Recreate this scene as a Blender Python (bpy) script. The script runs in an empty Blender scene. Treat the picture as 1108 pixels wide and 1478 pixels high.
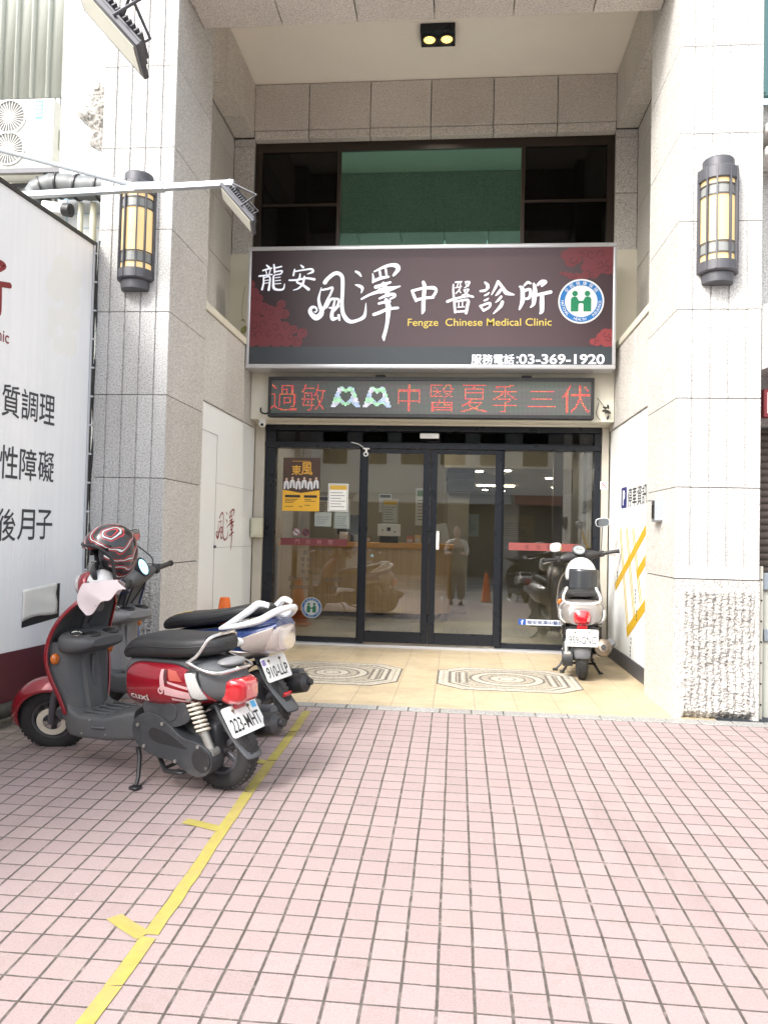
import bpy, bmesh, math, random
from math import sin, cos, pi, radians, sqrt, atan2
from mathutils import Vector, Matrix, noise, Quaternion
from mathutils.geometry import tessellate_polygon
from mathutils.bvhtree import BVHTree
random.seed(7)
SC = bpy.context.scene
COL = SC.collection
# ------------------------------------------------------------------ camera
CAM_H = 1.18
F_PX, IW, IH = 1104.0, 1108.0, 1478.0
fy = Vector((658-554, 775-739, F_PX)).normalized()      # world +Y seen by the camera (x right, y down, z forward)
fx = Vector((1, 0.0235, 0)); fx = (fx - fy*fx.dot(fy)).normalized()
fz = fx.cross(fy)
if fz.y > 0: fz = -fz
cam = bpy.data.cameras.new("camera"); camo = bpy.data.objects.new("camera", cam); COL.objects.link(camo)
camo.matrix_world = Matrix(((fx.x, -fx.y, -fx.z, 0), (fy.x, -fy.y, -fy.z, 0), (fz.x, -fz.y, -fz.z, CAM_H), (0, 0, 0, 1)))
cam.sensor_fit = 'VERTICAL'; cam.sensor_height = 36.0; cam.lens = 36.0*F_PX/IH
cam.clip_start = 0.05; cam.clip_end = 400
SC.camera = camo
# ------------------------------------------------------------------ sky, sun, exposure (bright overcast day)
SUN_DIR = Vector((0.48, 0.66, -0.76)).normalized()      # the way the light travels
w = bpy.data.worlds.new("World"); SC.world = w; w.use_nodes = True
nt = w.node_tree; bg = nt.nodes["Background"]
sky = nt.nodes.new("ShaderNodeTexSky"); sky.sky_type = 'NISHITA'; sky.sun_disc = False
sky.sun_elevation = math.asin(-SUN_DIR.z); sky.sun_rotation = atan2(-SUN_DIR.x, -SUN_DIR.y)
sky.air_density = 1.4; sky.dust_density = 4.0; sky.ozone_density = 1.0
hs = nt.nodes.new("ShaderNodeHueSaturation"); hs.inputs["Saturation"].default_value = 0.42
nt.links.new(sky.outputs[0], hs.inputs["Color"]); nt.links.new(hs.outputs[0], bg.inputs[0])
bg.inputs[1].default_value = 0.15
sl = bpy.data.lights.new("sun", 'SUN'); sl.energy = 1.25; sl.angle = radians(14); sl.color = (1, 0.985, 0.965)
so = bpy.data.objects.new("sun", sl); COL.objects.link(so)
so.rotation_euler = SUN_DIR.to_track_quat('-Z', 'Y').to_euler(); so.location = (-8, -8, 14)
SC.view_settings.view_transform = 'Standard'; SC.view_settings.look = 'None'
SC.view_settings.gamma = 1.0; SC.view_settings.use_curve_mapping = False
SC.view_settings.exposure = 1.66
SC.render.engine = 'CYCLES'
SC.cycles.max_bounces = 10; SC.cycles.transparent_max_bounces = 16
SC.cycles.glossy_bounces = 5; SC.cycles.diffuse_bounces = 5
SC.cycles.sample_clamp_indirect = 6.0
try: SC.cycles.use_denoising = True
except Exception: pass

# ------------------------------------------------------------------ mesh helper
def ident(): return Matrix.Identity(4)
class MB:
    def __init__(s): s.v = []; s.f = []; s.m = []; s.M = ident(); s.mi = 0
    def add(s, vs, fs):
        o = len(s.v)
        for p in vs: s.v.append(tuple(s.M @ Vector(p)))
        for f in fs: s.f.append(tuple(i+o for i in f)); s.m.append(s.mi)
        return s
    def bm(s, b, mat=None):
        b.verts.index_update()
        M = mat or ident()
        s.add([M @ x.co for x in b.verts], [[q.index for q in f.verts] for f in b.faces]); b.free(); return s
    def box(s, x0, x1, y0, y1, z0, z1, b=0.0, seg=2):
        bm = bmesh.new(); bmesh.ops.create_cube(bm, size=1)
        for q in bm.verts: q.co = ((x0+x1)/2+q.co.x*(x1-x0), (y0+y1)/2+q.co.y*(y1-y0), (z0+z1)/2+q.co.z*(z1-z0))
        if b > 0: bmesh.ops.bevel(bm, geom=list(bm.edges), offset=b, segments=seg, affect='EDGES', profile=0.5)
        return s.bm(bm)
    def obox(s, c, size, rot=None, b=0.0, seg=2):
        bm = bmesh.new(); bmesh.ops.create_cube(bm, size=1)
        for q in bm.verts: q.co = (q.co.x*size[0], q.co.y*size[1], q.co.z*size[2])
        if b > 0: bmesh.ops.bevel(bm, geom=list(bm.edges), offset=b, segments=seg, affect='EDGES', profile=0.5)
        R = (rot.to_matrix().to_4x4() if isinstance(rot, Quaternion) else rot) if rot is not None else ident()
        return s.bm(bm, Matrix.Translation(c) @ R)
    def rings(s, R, close=True, cap0=True, cap1=True):
        n = len(R[0]); vs = [p for r in R for p in r]; fs = []
        for i in range(len(R)-1):
            for j in range(n if close else n-1):
                k = (j+1) % n
                fs.append((i*n+j, i*n+k, (i+1)*n+k, (i+1)*n+j))
        if close and cap0: fs.append(tuple(range(n-1, -1, -1)))
        if close and cap1: fs.append(tuple((len(R)-1)*n+j for j in range(n)))
        return s.add(vs, fs)
    def tube(s, pts, r, n=10, smooth=0):
        P = [Vector(p) for p in pts]
        if smooth: P, r = catmull(P, smooth, r)
        rr = r if isinstance(r, (list, tuple)) else [r]*len(P)
        T = []
        for i in range(len(P)):
            a = P[max(0, i-1)]; b = P[min(len(P)-1, i+1)]; T.append((b-a).normalized())
        u = T[0].orthogonal().normalized(); R = []
        for i in range(len(P)):
            if i: u = (T[i-1].rotation_difference(T[i]) @ u).normalized()
            w_ = T[i].cross(u)
            R.append([P[i]+(u*cos(2*pi*j/n)+w_*sin(2*pi*j/n))*rr[i] for j in range(n)])
        return s.rings(R)
    def cyl(s, p0, p1, r0, r1=None, n=20): return s.tube([p0, p1], [r0, r0 if r1 is None else r1], n)
    def lathe(s, prof, org=(0, 0, 0), axis=(0, 0, 1), n=28, a0=0, a1=2*pi, ref=None, caps=True):
        ax = Vector(axis).normalized(); u = Vector(ref).normalized() if ref else ax.orthogonal().normalized(); w_ = ax.cross(u); o = Vector(org)
        full = abs(a1-a0-2*pi) < 1e-6; m = n if full else n+1
        R = []
        for (r, t) in prof:
            R.append([o+ax*t+(u*cos(a0+(a1-a0)*j/n)+w_*sin(a0+(a1-a0)*j/n))*r for j in range(m)])
        return s.rings(R, close=full, cap0=caps and prof[0][0] > 1e-5, cap1=caps and prof[-1][0] > 1e-5)
    def ell(s, c, rad, rot=None, nu=20, nv=12, v0=-pi/2, v1=pi/2):
        R = []; M = Matrix.Translation(c) @ ((rot.to_matrix().to_4x4() if isinstance(rot, Quaternion) else rot) if rot is not None else ident())
        for i in range(nv+1):
            t = v0+(v1-v0)*i/nv
            R.append([M @ Vector((rad[0]*cos(t)*cos(2*pi*j/nu), rad[1]*cos(t)*sin(2*pi*j/nu), rad[2]*sin(t))) for j in range(nu)])
        return s.rings(R)
    def prism(s, polys, o, u, v, th):
        """flat shape: polys = [outer, hole, ...] in 2D; o + x*u + y*v, thickness th behind along -(u x v)"""
        o = Vector(o); u = Vector(u); v = Vector(v); n = u.cross(v).normalized()
        polys = [list(p) for p in polys]
        pts = [p for poly in polys for p in poly]
        tris = tessellate_polygon([[Vector((p[0], p[1], 0)) for p in poly] for poly in polys])
        N = len(pts); vs = [o+u*p[0]+v*p[1] for p in pts]; vs += [q-n*th for q in vs]
        fs = []
        for t in tris:
            a, b, c = (pts[i] for i in t)
            if (b[0]-a[0])*(c[1]-a[1])-(b[1]-a[1])*(c[0]-a[0]) < 0: t = (t[0], t[2], t[1])
            fs.append(tuple(t)); fs.append(tuple(N+i for i in reversed(t)))
        k = 0
        for poly in polys:
            ar = sum(poly[i][0]*poly[(i+1) % len(poly)][1]-poly[(i+1) % len(poly)][0]*poly[i][1] for i in range(len(poly)))
            for i in range(len(poly)):
                a = k+i; b = k+(i+1) % len(poly)
                hole = poly is not polys[0]
                if (ar > 0) != hole: fs.append((a, N+a, N+b, b))
                else: fs.append((b, N+b, N+a, a))
            k += len(poly)
        return s.add(vs, fs)
    def build(s, name, mats, parent=None, local=False, ang=38, bevel=0, sub=0, solid=0):
        me = bpy.data.meshes.new(name)
        vs = s.v
        if parent is not None and not local:
            inv = wm(parent).inverted(); vs = [tuple(inv @ Vector(p)) for p in vs]
        me.from_pydata(vs, [], s.f)
        mats = mats if isinstance(mats, (list, tuple)) else [mats]
        for m in mats: me.materials.append(m)
        if len(mats) > 1: me.polygons.foreach_set('material_index', [min(i, len(mats)-1) for i in s.m])
        me.polygons.foreach_set('use_smooth', [True]*len(me.polygons))
        me.set_sharp_from_angle(angle=radians(ang))
        me.update()
        o = bpy.data.objects.new(name, me); COL.objects.link(o)
        if parent is not None: o.parent = parent
        if solid:
            m = o.modifiers.new('Solidify', 'SOLIDIFY'); m.thickness = solid; m.offset = -1
        if bevel:
            m = o.modifiers.new('Bevel', 'BEVEL'); m.width = bevel; m.segments = 2; m.limit_method = 'ANGLE'; m.angle_limit = radians(40)
        if sub:
            m = o.modifiers.new('Subdivision', 'SUBSURF'); m.levels = sub; m.render_levels = sub
        return o
def wm(o):
    M = Matrix.LocRotScale(o.location, o.rotation_euler, o.scale)
    return wm(o.parent) @ M if o.parent else M
def catmull(P, k, r=None):
    P = [Vector(p) for p in P]; out = []; ro = []
    rr = r if isinstance(r, (list, tuple)) else None
    for i in range(len(P)-1):
        a = P[max(0, i-1)]; b = P[i]; c = P[i+1]; d = P[min(len(P)-1, i+2)]
        for j in range(k):
            t = j/k
            out.append(0.5*((2*b)+(c-a)*t+(2*a-5*b+4*c-d)*t*t+(3*b-a-3*c+d)*t**3))
            if rr: ro.append(rr[i]+(rr[i+1]-rr[i])*t)
    out.append(P[-1])
    if rr: ro.append(rr[-1])
    return out, (ro if rr else r)
def spline2(pts, k=6):
    P, _ = catmull([Vector((p[0], p[1], 0)) for p in pts], k); return [(p.x, p.y) for p in P]
def closed2(pts, k=5):
    n = len(pts); out = []
    for i in range(n):
        a, b, c, d = (Vector((*pts[(i+q) % n][:2], 0)) for q in (-1, 0, 1, 2))
        for j in range(k):
            t = j/k; p = 0.5*((2*b)+(c-a)*t+(2*a-5*b+4*c-d)*t*t+(3*b-a-3*c+d)*t**3); out.append((p.x, p.y))
    return out
def circ(cx, cy, r, n=28, ry=None): return [(cx+r*cos(2*pi*i/n), cy+(ry or r)*sin(2*pi*i/n)) for i in range(n)]
def rrect(x0, y0, x1, y1, r, n=5):
    out = []
    for (cx, cy, a) in ((x1-r, y1-r, 0), (x0+r, y1-r, pi/2), (x0+r, y0+r, pi), (x1-r, y0+r, 3*pi/2)):
        for i in range(n+1): out.append((cx+r*cos(a+pi/2*i/n), cy+r*sin(a+pi/2*i/n)))
    return out
def sring(c, a, b, ux, uy, p=2.6, n=24):
    c = Vector(c); ux = Vector(ux); uy = Vector(uy); R = []
    for j in range(n):
        t = 2*pi*j/n; ct, st = cos(t), sin(t)
        R.append(c+ux*(a*math.copysign(abs(ct)**(2/p), ct))+uy*(b*math.copysign(abs(st)**(2/p), st)))
    return R
def thing(name, label, cat, loc=(0, 0, 0), rot=(0, 0, 0), group=None, kind=None):
    o = bpy.data.objects.new(name, None); COL.objects.link(o); o.location = loc; o.rotation_euler = rot
    o.empty_display_size = 0.1
    return tag(o, label, cat, group, kind)
def tag(o, label=None, cat=None, group=None, kind=None):
    if label: o['label'] = label
    if cat: o['category'] = cat
    if group: o['group'] = group
    if kind: o['kind'] = kind
    return o
# ------------------------------------------------------------------ lettering
def glyphs(body, bold=0.0):
    c = bpy.data.curves.new('lettering', 'FONT'); c.body = body; c.offset = bold; c.resolution_u = 4
    o = bpy.data.objects.new('lettering', c); COL.objects.link(o)
    bpy.context.view_layer.update()
    me = bpy.data.meshes.new_from_object(o.evaluated_get(bpy.context.evaluated_depsgraph_get()))
    vs = [v.co.copy() for v in me.vertices]; fs = [tuple(p.vertices) for p in me.polygons]
    bpy.data.objects.remove(o); bpy.data.curves.remove(c); bpy.data.meshes.remove(me)
    return vs, fs
def text(mb, body, c, u, v, h=None, w=None, bold=0.0, lift=0.001, shear=0.0, mid=True):
    """letters centred on c, along u, upright along v; h = height, w = width (either or both)"""
    cjk = any(ord(q) > 0x2e80 for q in body)
    vs, fs = glyphs(body, 0.0 if cjk else bold)
    if not vs: return
    x0 = min(p.x for p in vs); x1 = max(p.x for p in vs); y0 = min(p.y for p in vs); y1 = max(p.y for p in vs)
    if h is None: sx = sy = w/(x1-x0)
    else:
        sy = h/(y1-y0); sx = w/(x1-x0) if w else sy
    c = Vector(c); u = Vector(u).normalized(); v = Vector(v).normalized(); n = u.cross(v)
    ox = (x0+x1)/2 if mid else x0; oy = (y0+y1)/2
    b = bold*.55 if cjk and bold > 0 else 0
    for k, (ax, ay) in enumerate([(0, 0)] if not b else [(0, 0), (b, 0), (-b, 0), (0, b), (0, -b)]):
        mb.add([c+u*((p.x+ax-ox)*sx+(p.y-oy)*sy*shear)+v*((p.y+ay-oy)*sy)+n*(lift+.00006*k) for p in vs], fs)
def brush(mb, strokes, o, u, v, sc, lift=0.001, k=7, dz=0.00004):
    """brush strokes: each a list of (x, y, width) in drawing units, y down"""
    o = Vector(o); u = Vector(u); v = Vector(v); n = u.cross(v).normalized()
    for q, st in enumerate(strokes):
        P, r = catmull([Vector((a[0], a[1], 0)) for a in st], k, [a[2]/2 for a in st])
        L = []; R = []
        for i in range(len(P)):
            t = (P[min(i+1, len(P)-1)]-P[max(i-1, 0)]); t = t.normalized() if t.length > 1e-6 else Vector((1, 0, 0))
            nn = Vector((-t.y, t.x, 0)); L.append(P[i]+nn*r[i]); R.append(P[i]-nn*r[i])
        def cap(c, rad, d):
            a = atan2(d.y, d.x); return [c+Vector((cos(a+pi/2-pi*j/6), sin(a+pi/2-pi*j/6), 0))*rad for j in range(1, 6)]
        m = len(P); lf = lift+q*dz
        f3 = lambda p: o+u*(p.x*sc)-v*(p.y*sc)+n*lf
        mb.add([f3(p) for p in L]+[f3(p) for p in R], [(i, i+1, m+i+1, m+i) for i in range(m-1)])
        for c, rad, d, a, b in ((P[-1], r[-1], P[-1]-P[-2], L[-1], R[-1]), (P[0], r[0], P[0]-P[1], R[0], L[0])):
            pts = [a]+cap(c, rad, d)+[b]; mb.add([f3(p) for p in pts], [tuple(range(len(pts)))])
# ------------------------------------------------------------------ materials
def nodes(name):
    m = bpy.data.materials.new(name); m.use_nodes = True; t = m.node_tree
    return m, t, t.nodes["Principled BSDF"]
def N(t, typ, **kw):
    n = t.nodes.new(typ)
    for k, v in kw.items():
        if k.startswith('i_'): n.inputs[k[2:].replace('_', ' ')].default_value = v
        else: setattr(n, k, v)
    return n
def mth(t, op, a, b=None, c=None, clamp=False):
    n = t.nodes.new('ShaderNodeMath'); n.operation = op; n.use_clamp = clamp
    for i, x in enumerate((a, b, c)):
        if x is None: continue
        if hasattr(x, 'is_output') or isinstance(x, bpy.types.NodeSocket): t.links.new(x, n.inputs[i])
        else: n.inputs[i].default_value = x
    return n.outputs[0]
def mixc(t, f, a, b, mode='MIX'):
    n = t.nodes.new('ShaderNodeMix'); n.data_type = 'RGBA'; n.blend_type = mode
    for i, x in ((0, f), (6, a), (7, b)):
        if isinstance(x, bpy.types.NodeSocket): t.links.new(x, n.inputs[i])
        elif i == 0: n.inputs[i].default_value = x
        else: n.inputs[i].default_value = (*x[:3], 1)
    return n.outputs[2]
def obj_co(t, scale=None):
    tc = t.nodes.new('ShaderNodeTexCoord')
    if scale is None: return tc.outputs['Object']
    mp = t.nodes.new('ShaderNodeMapping'); mp.inputs['Scale'].default_value = scale
    t.links.new(tc.outputs['Object'], mp.inputs[0]); return mp.outputs[0]
def noi(t, co, sc, det=2.0, ro=0.5):
    n = t.nodes.new('ShaderNodeTexNoise'); n.inputs['Scale'].default_value = sc; n.inputs['Detail'].default_value = det
    n.inputs['Roughness'].default_value = ro; t.links.new(co, n.inputs['Vector']); return n.outputs['Fac']
def ramp(t, f, stops):
    n = t.nodes.new('ShaderNodeValToRGB'); e = n.color_ramp.elements
    while len(e) < len(stops): e.new(0.5)
    for q, (p, c) in zip(e, stops): q.position = p; q.color = (*c, 1) if len(c) == 3 else c
    t.links.new(f, n.inputs[0]); return n.outputs[0]
def bump(t, bsdf, hgt, strength=0.3, dist=0.01):
    b = t.nodes.new('ShaderNodeBump'); b.inputs['Strength'].default_value = strength; b.inputs['Distance'].default_value = dist
    t.links.new(hgt, b.inputs['Height']); t.links.new(b.outputs[0], bsdf.inputs['Normal'])
def smat(name, col, rough=0.5, metal=0.0, var=0.12, sc=9.0, coat=0.0, spec=0.5, bmp=0.0, bsc=80.0, dirt=0.0, dcol=(.12, .10, .08), emit=None, es=0.0):
    """plain surface with a little tonal variation, wear in the gloss and optional grime and grain"""
    m, t, b = nodes(name)
    co = obj_co(t)
    f = noi(t, co, sc, 4.0, .6)
    c = mixc(t, f, tuple(x*(1-var) for x in col), tuple(min(1, x*(1+var)) for x in col))
    if dirt > 0:
        g = ramp(t, noi(t, co, sc*.45, 6.0, .7), [(0.45, (0, 0, 0)), (0.8, (1, 1, 1))])
        c = mixc(t, mth(t, 'MULTIPLY', g, dirt), c, dcol)
    t.links.new(c, b.inputs['Base Color'])
    r = mth(t, 'MULTIPLY_ADD', noi(t, co, sc*2.3, 3.0), 0.25*rough, rough*0.88)
    t.links.new(r, b.inputs['Roughness'])
    b.inputs['Metallic'].default_value = metal; b.inputs['Specular IOR Level'].default_value = spec
    if coat: b.inputs['Coat Weight'].default_value = coat; b.inputs['Coat Roughness'].default_value = 0.06
    if bmp: bump(t, b, noi(t, co, bsc, 3.0), bmp, 0.004)
    if emit:
        b.inputs['Emission Color'].default_value = (*emit, 1); b.inputs['Emission Strength'].default_value = es
    return m
def granite(name, base, contrast=1.0, streak=0.25, rough=0.7, bmpv=0.25, sc=105, hammered=0.0, stain=(.30, .27, .22)):
    m, t, b = nodes(name); co = obj_co(t)
    s1 = noi(t, co, sc, 2.0, .65); s2 = noi(t, co, sc*2.1, 1.0, .5)
    lo = tuple(x*(1-.46*contrast) for x in base); hi = tuple(min(1, x*(1+.26*contrast)) for x in base)
    c = ramp(t, s1, [(0.34, lo), (0.47, base), (0.62, hi)])
    dk = ramp(t, s2, [(0.30, (1, 1, 1)), (0.40, (0, 0, 0))])
    c = mixc(t, mth(t, 'MULTIPLY', dk, .55*contrast), c, tuple(x*.35 for x in base))
    pk = ramp(t, noi(t, co, sc*.55, 1.0), [(0.5, (0, 0, 0)), (0.7, (1, 1, 1))])
    c = mixc(t, mth(t, 'MULTIPLY', pk, .25), c, (base[0]*1.02, base[1]*.90, base[2]*.82))
    st = ramp(t, noi(t, obj_co(t, (7, 7, .35)), 1.6, 5.0, .65), [(0.42, (0, 0, 0)), (0.75, (1, 1, 1))])
    c = mixc(t, mth(t, 'MULTIPLY', st, streak), c, stain)
    gi = N(t, 'ShaderNodeNewGeometry')
    c = mixc(t, 1.0, c, ramp(t, gi.outputs['Random Per Island'], [(0, (.90, .89, .885)), (.5, (.97, .97, .97)), (1, (1.0, 1.0, 1.0))]), 'MULTIPLY')
    big = noi(t, co, 1.3, 4.0)
    c = mixc(t, 1.0, c, ramp(t, big, [(0.3, (.86, .86, .85)), (0.7, (1.0, 1.0, 1.0))]), 'MULTIPLY')
    t.links.new(c, b.inputs['Base Color'])
    b.inputs['Roughness'].default_value = rough; b.inputs['Specular IOR Level'].default_value = 0.3
    h = s1
    if hammered:
        h = mth(t, 'MULTIPLY_ADD', noi(t, obj_co(t, (60, 60, 26)), 1.0, 3.0, .7), hammered, s1)
    bump(t, b, h, bmpv, 0.01)
    return m
def glass(name, tint=(.96, .98, .97), refl=0.09, rough=0.0, tr=1.0, gcol=(1, 1, 1)):
    """thin window glass: passes light straight through, mirrors a share that grows at a slant"""
    m, t, b = nodes(name); t.nodes.remove(b)
    out = t.nodes['Material Output']
    tb = N(t, 'ShaderNodeBsdfTransparent'); tb.inputs[0].default_value = (*tint, 1)
    gl = N(t, 'ShaderNodeBsdfGlossy'); gl.inputs['Roughness'].default_value = rough; gl.inputs[0].default_value = (*gcol, 1)
    lw = N(t, 'ShaderNodeLayerWeight'); lw.inputs[0].default_value = 0.22
    f = mth(t, 'MULTIPLY_ADD', lw.outputs['Facing'], 0.35, refl, clamp=True)
    mx = N(t, 'ShaderNodeMixShader'); t.links.new(f, mx.inputs[0]); t.links.new(tb.outputs[0], mx.inputs[1]); t.links.new(gl.outputs[0], mx.inputs[2])
    t.links.new(mx.outputs[0], out.inputs['Surface'])
    return m
def lit(name, col, s, base=None):
    m, t, b = nodes(name)
    b.inputs['Base Color'].default_value = (*(base or col), 1); b.inputs['Emission Color'].default_value = (*col, 1)
    b.inputs['Emission Strength'].default_value = s; b.inputs['Roughness'].default_value = .5
    return m
# --- paving: pink pressed tiles on a grid, wide dark joints along Y, thin joints along X
P_T, X_T, Y_T = 0.1065, -0.0270, 5.1785
def paving():
    m, t, b = nodes('pink_paving_tiles'); co = obj_co(t)
    sp = N(t, 'ShaderNodeSeparateXYZ')
    wob = noi(t, co, 5.0, 2.0); 
    t.links.new(co, sp.inputs[0])
    px = mth(t, 'ADD', sp.outputs[0], mth(t, 'MULTIPLY', mth(t, 'SUBTRACT', wob, .5), .006))
    py = mth(t, 'ADD', sp.outputs[1], mth(t, 'MULTIPLY', mth(t, 'SUBTRACT', noi(t, co, 4.1, 2.0), .5), .006))
    gx = mth(t, 'DIVIDE', mth(t, 'SUBTRACT', px, X_T), P_T); gy = mth(t, 'DIVIDE', mth(t, 'SUBTRACT', py, Y_T), P_T)
    ix = mth(t, 'FLOOR', gx); iy = mth(t, 'FLOOR', gy)
    dx = mth(t, 'ABSOLUTE', mth(t, 'SUBTRACT', mth(t, 'FRACT', mth(t, 'ADD', gx, .5)), .5))
    dy = mth(t, 'ABSOLUTE', mth(t, 'SUBTRACT', mth(t, 'FRACT', mth(t, 'ADD', gy, .5)), .5))
    jag = mth(t, 'MULTIPLY', mth(t, 'SUBTRACT', noi(t, co, 48, 4.0, .7), .5), .040)
    mx = N(t, 'ShaderNodeMapRange'); mx.inputs[1].default_value = .031; mx.inputs[2].default_value = .052; mx.inputs[3].default_value = 1; mx.inputs[4].default_value = 0
    my = N(t, 'ShaderNodeMapRange'); my.inputs[1].default_value = .018; my.inputs[2].default_value = .041; my.inputs[3].default_value = 1; my.inputs[4].default_value = 0
    t.links.new(mth(t, 'ADD', dx, jag), mx.inputs[0]); t.links.new(mth(t, 'ADD', dy, jag), my.inputs[0])
    J = mth(t, 'MAXIMUM', mx.outputs[0], my.outputs[0])
    cb = N(t, 'ShaderNodeCombineXYZ'); t.links.new(ix, cb.inputs[0]); t.links.new(iy, cb.inputs[1])
    wn = N(t, 'ShaderNodeTexWhiteNoise', noise_dimensions='2D'); t.links.new(cb.outputs[0], wn.inputs[0])
    tile = ramp(t, wn.outputs['Value'], [(0.0, (0.277, 0.213, 0.211)), (0.3, (0.305, 0.237, 0.234)), (0.65, (0.318, 0.249, 0.246)), (0.9, (0.333, 0.262, 0.255)), (1.0, (0.294, 0.234, 0.219))])
    fine = noi(t, co, 210, 2.0)
    tile = mixc(t, .38, tile, ramp(t, fine, [(0.3, (0.190, 0.145, 0.142)), (0.7, (0.412, 0.334, 0.320))]))
    # soft worn and dusty patches, warm dirt towards the wall on the left
    pat = ramp(t, noi(t, co, 1.4, 5.0, .65), [(0.35, (0, 0, 0)), (0.7, (1, 1, 1))])
    tile = mixc(t, mth(t, 'MULTIPLY', pat, .35), tile, (0.303, 0.233, 0.222))
    spot = ramp(t, noi(t, co, 9.0, 5.0, .7), [(0.60, (0, 0, 0)), (0.72, (1, 1, 1))])
    tile = mixc(t, mth(t, 'MULTIPLY', spot, .42), tile, (0.244, 0.185, 0.163))
    tyre = ramp(t, noi(t, obj_co(t, (2.6, .45, 1)), 1.0, 6.0, .75), [(0.56, (0, 0, 0)), (0.70, (1, 1, 1))])
    tile = mixc(t, mth(t, 'MULTIPLY', tyre, .45), tile, (0.222, 0.167, 0.159))
    oil = ramp(t, noi(t, co, .9, 4.0, .6), [(0.66, (0, 0, 0)), (0.74, (1, 1, 1))])
    tile = mixc(t, mth(t, 'MULTIPLY', oil, .30), tile, (0.163, 0.126, 0.118))
    chip = ramp(t, noi(t, co, 42, 2.0, .6), [(0.74, (0, 0, 0)), (0.77, (1, 1, 1))])
    tile = mixc(t, mth(t, 'MULTIPLY', chip, .55), tile, (0.429, 0.363, 0.348))
    gum = N(t, 'ShaderNodeTexVoronoi'); gum.inputs['Scale'].default_value = 2.1; t.links.new(co, gum.inputs['Vector'])
    gd = ramp(t, gum.outputs['Distance'], [(0.022, (1, 1, 1)), (0.034, (0, 0, 0))])
    tile = mixc(t, mth(t, 'MULTIPLY', gd, .6), tile, (0.118, 0.096, 0.089))
    lf = N(t, 'ShaderNodeMapRange'); lf.inputs[1].default_value = -2.1; lf.inputs[2].default_value = -2.75
    t.links.new(sp.outputs[0], lf.inputs[0])
    moss = mth(t, 'MULTIPLY', lf.outputs[0], ramp(t, noi(t, co, 7, 5.0, .7), [(0.3, (0, 0, 0)), (0.65, (1, 1, 1))]))
    tile = mixc(t, mth(t, 'MULTIPLY', moss, .75), tile, (0.081, 0.089, 0.037))
    # joints: grey cement, darker with dirt, broken by pale cement spots
    jn = noi(t, co, 14, 4.0, .7)
    jc = ramp(t, jn, [(0.3, (0.058, 0.049, 0.043)), (0.55, (0.096, 0.083, 0.074)), (0.68, (0.170, 0.148, 0.137)), (0.78, (0.266, 0.229, 0.218))])
    yb = mth(t, 'MULTIPLY', J, mth(t, 'SUBTRACT', 1.0, ramp(t, noi(t, co, 22, 3.0), [(0.62, (0, 0, 0)), (0.70, (0.629, 0.629, 0.629))])))
    c = mixc(t, yb, tile, jc)
    t.links.new(c, b.inputs['Base Color']); b.inputs['Roughness'].default_value = .62; b.inputs['Specular IOR Level'].default_value = .35
    hgt = mth(t, 'SUBTRACT', mth(t, 'MULTIPLY_ADD', fine, .10, mth(t, 'MULTIPLY', wn.outputs['Value'], .25)), J)
    bump(t, b, hgt, .55, .006)
    return m
def entry_tiles():
    m, t, b = nodes('cream_entrance_tiles'); co = obj_co(t); sp = N(t, 'ShaderNodeSeparateXYZ'); t.links.new(co, sp.inputs[0])
    gx = mth(t, 'DIVIDE', mth(t, 'SUBTRACT', sp.outputs[0], -0.1365), .2905); gy = mth(t, 'DIVIDE', mth(t, 'SUBTRACT', sp.outputs[1], 5.40), .535)
    dx = mth(t, 'ABSOLUTE', mth(t, 'SUBTRACT', mth(t, 'FRACT', mth(t, 'ADD', gx, .5)), .5)); dy = mth(t, 'ABSOLUTE', mth(t, 'SUBTRACT', mth(t, 'FRACT', mth(t, 'ADD', gy, .5)), .5))
    jx = mth(t, 'LESS_THAN', dx, .0085); jy = mth(t, 'LESS_THAN', dy, .0045); J = mth(t, 'MAXIMUM', jx, jy)
    cb = N(t, 'ShaderNodeCombineXYZ'); t.links.new(mth(t, 'FLOOR', gx), cb.inputs[0]); t.links.new(mth(t, 'FLOOR', gy), cb.inputs[1])
    wn = N(t, 'ShaderNodeTexWhiteNoise', noise_dimensions='2D'); t.links.new(cb.outputs[0], wn.inputs[0])
    c = ramp(t, wn.outputs['Value'], [(0, (0.448, 0.352, 0.220)), (1, (0.512, 0.420, 0.276))])
    c = mixc(t, .5, c, ramp(t, noi(t, co, 11, 6.0, .7), [(0.3, (0.400, 0.308, 0.184)), (0.7, (0.544, 0.456, 0.320))]))
    d = ramp(t, noi(t, co, 2.3, 6.0, .7), [(0.48, (0, 0, 0)), (0.75, (1, 1, 1))])
    c = mixc(t, mth(t, 'MULTIPLY', d, .55), c, (0.240, 0.192, 0.132))
    c = mixc(t, mth(t, 'MULTIPLY', J, .8), c, (0.200, 0.160, 0.112))
    t.links.new(c, b.inputs['Base Color']); b.inputs['Roughness'].default_value = .42
    bump(t, b, mth(t, 'SUBTRACT', mth(t, 'MULTIPLY', noi(t, co, 30, 3.0), .3), J), .3, .003)
    return m
def banner_mat():
    m, t, b = nodes('printed_banner_vinyl'); co = obj_co(t)
    st = noi(t, obj_co(t, (9, 9, .3)), 3.0, 4.0, .6)
    c = ramp(t, st, [(0.3, (.84, .86, .87)), (0.7, (.89, .905, .91))])
    t.links.new(c, b.inputs['Base Color']); b.inputs['Roughness'].default_value = .45
    bump(t, b, noi(t, obj_co(t, (26, 26, .5)), 2.0, 3.0), .35, .006)
    return m
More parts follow.
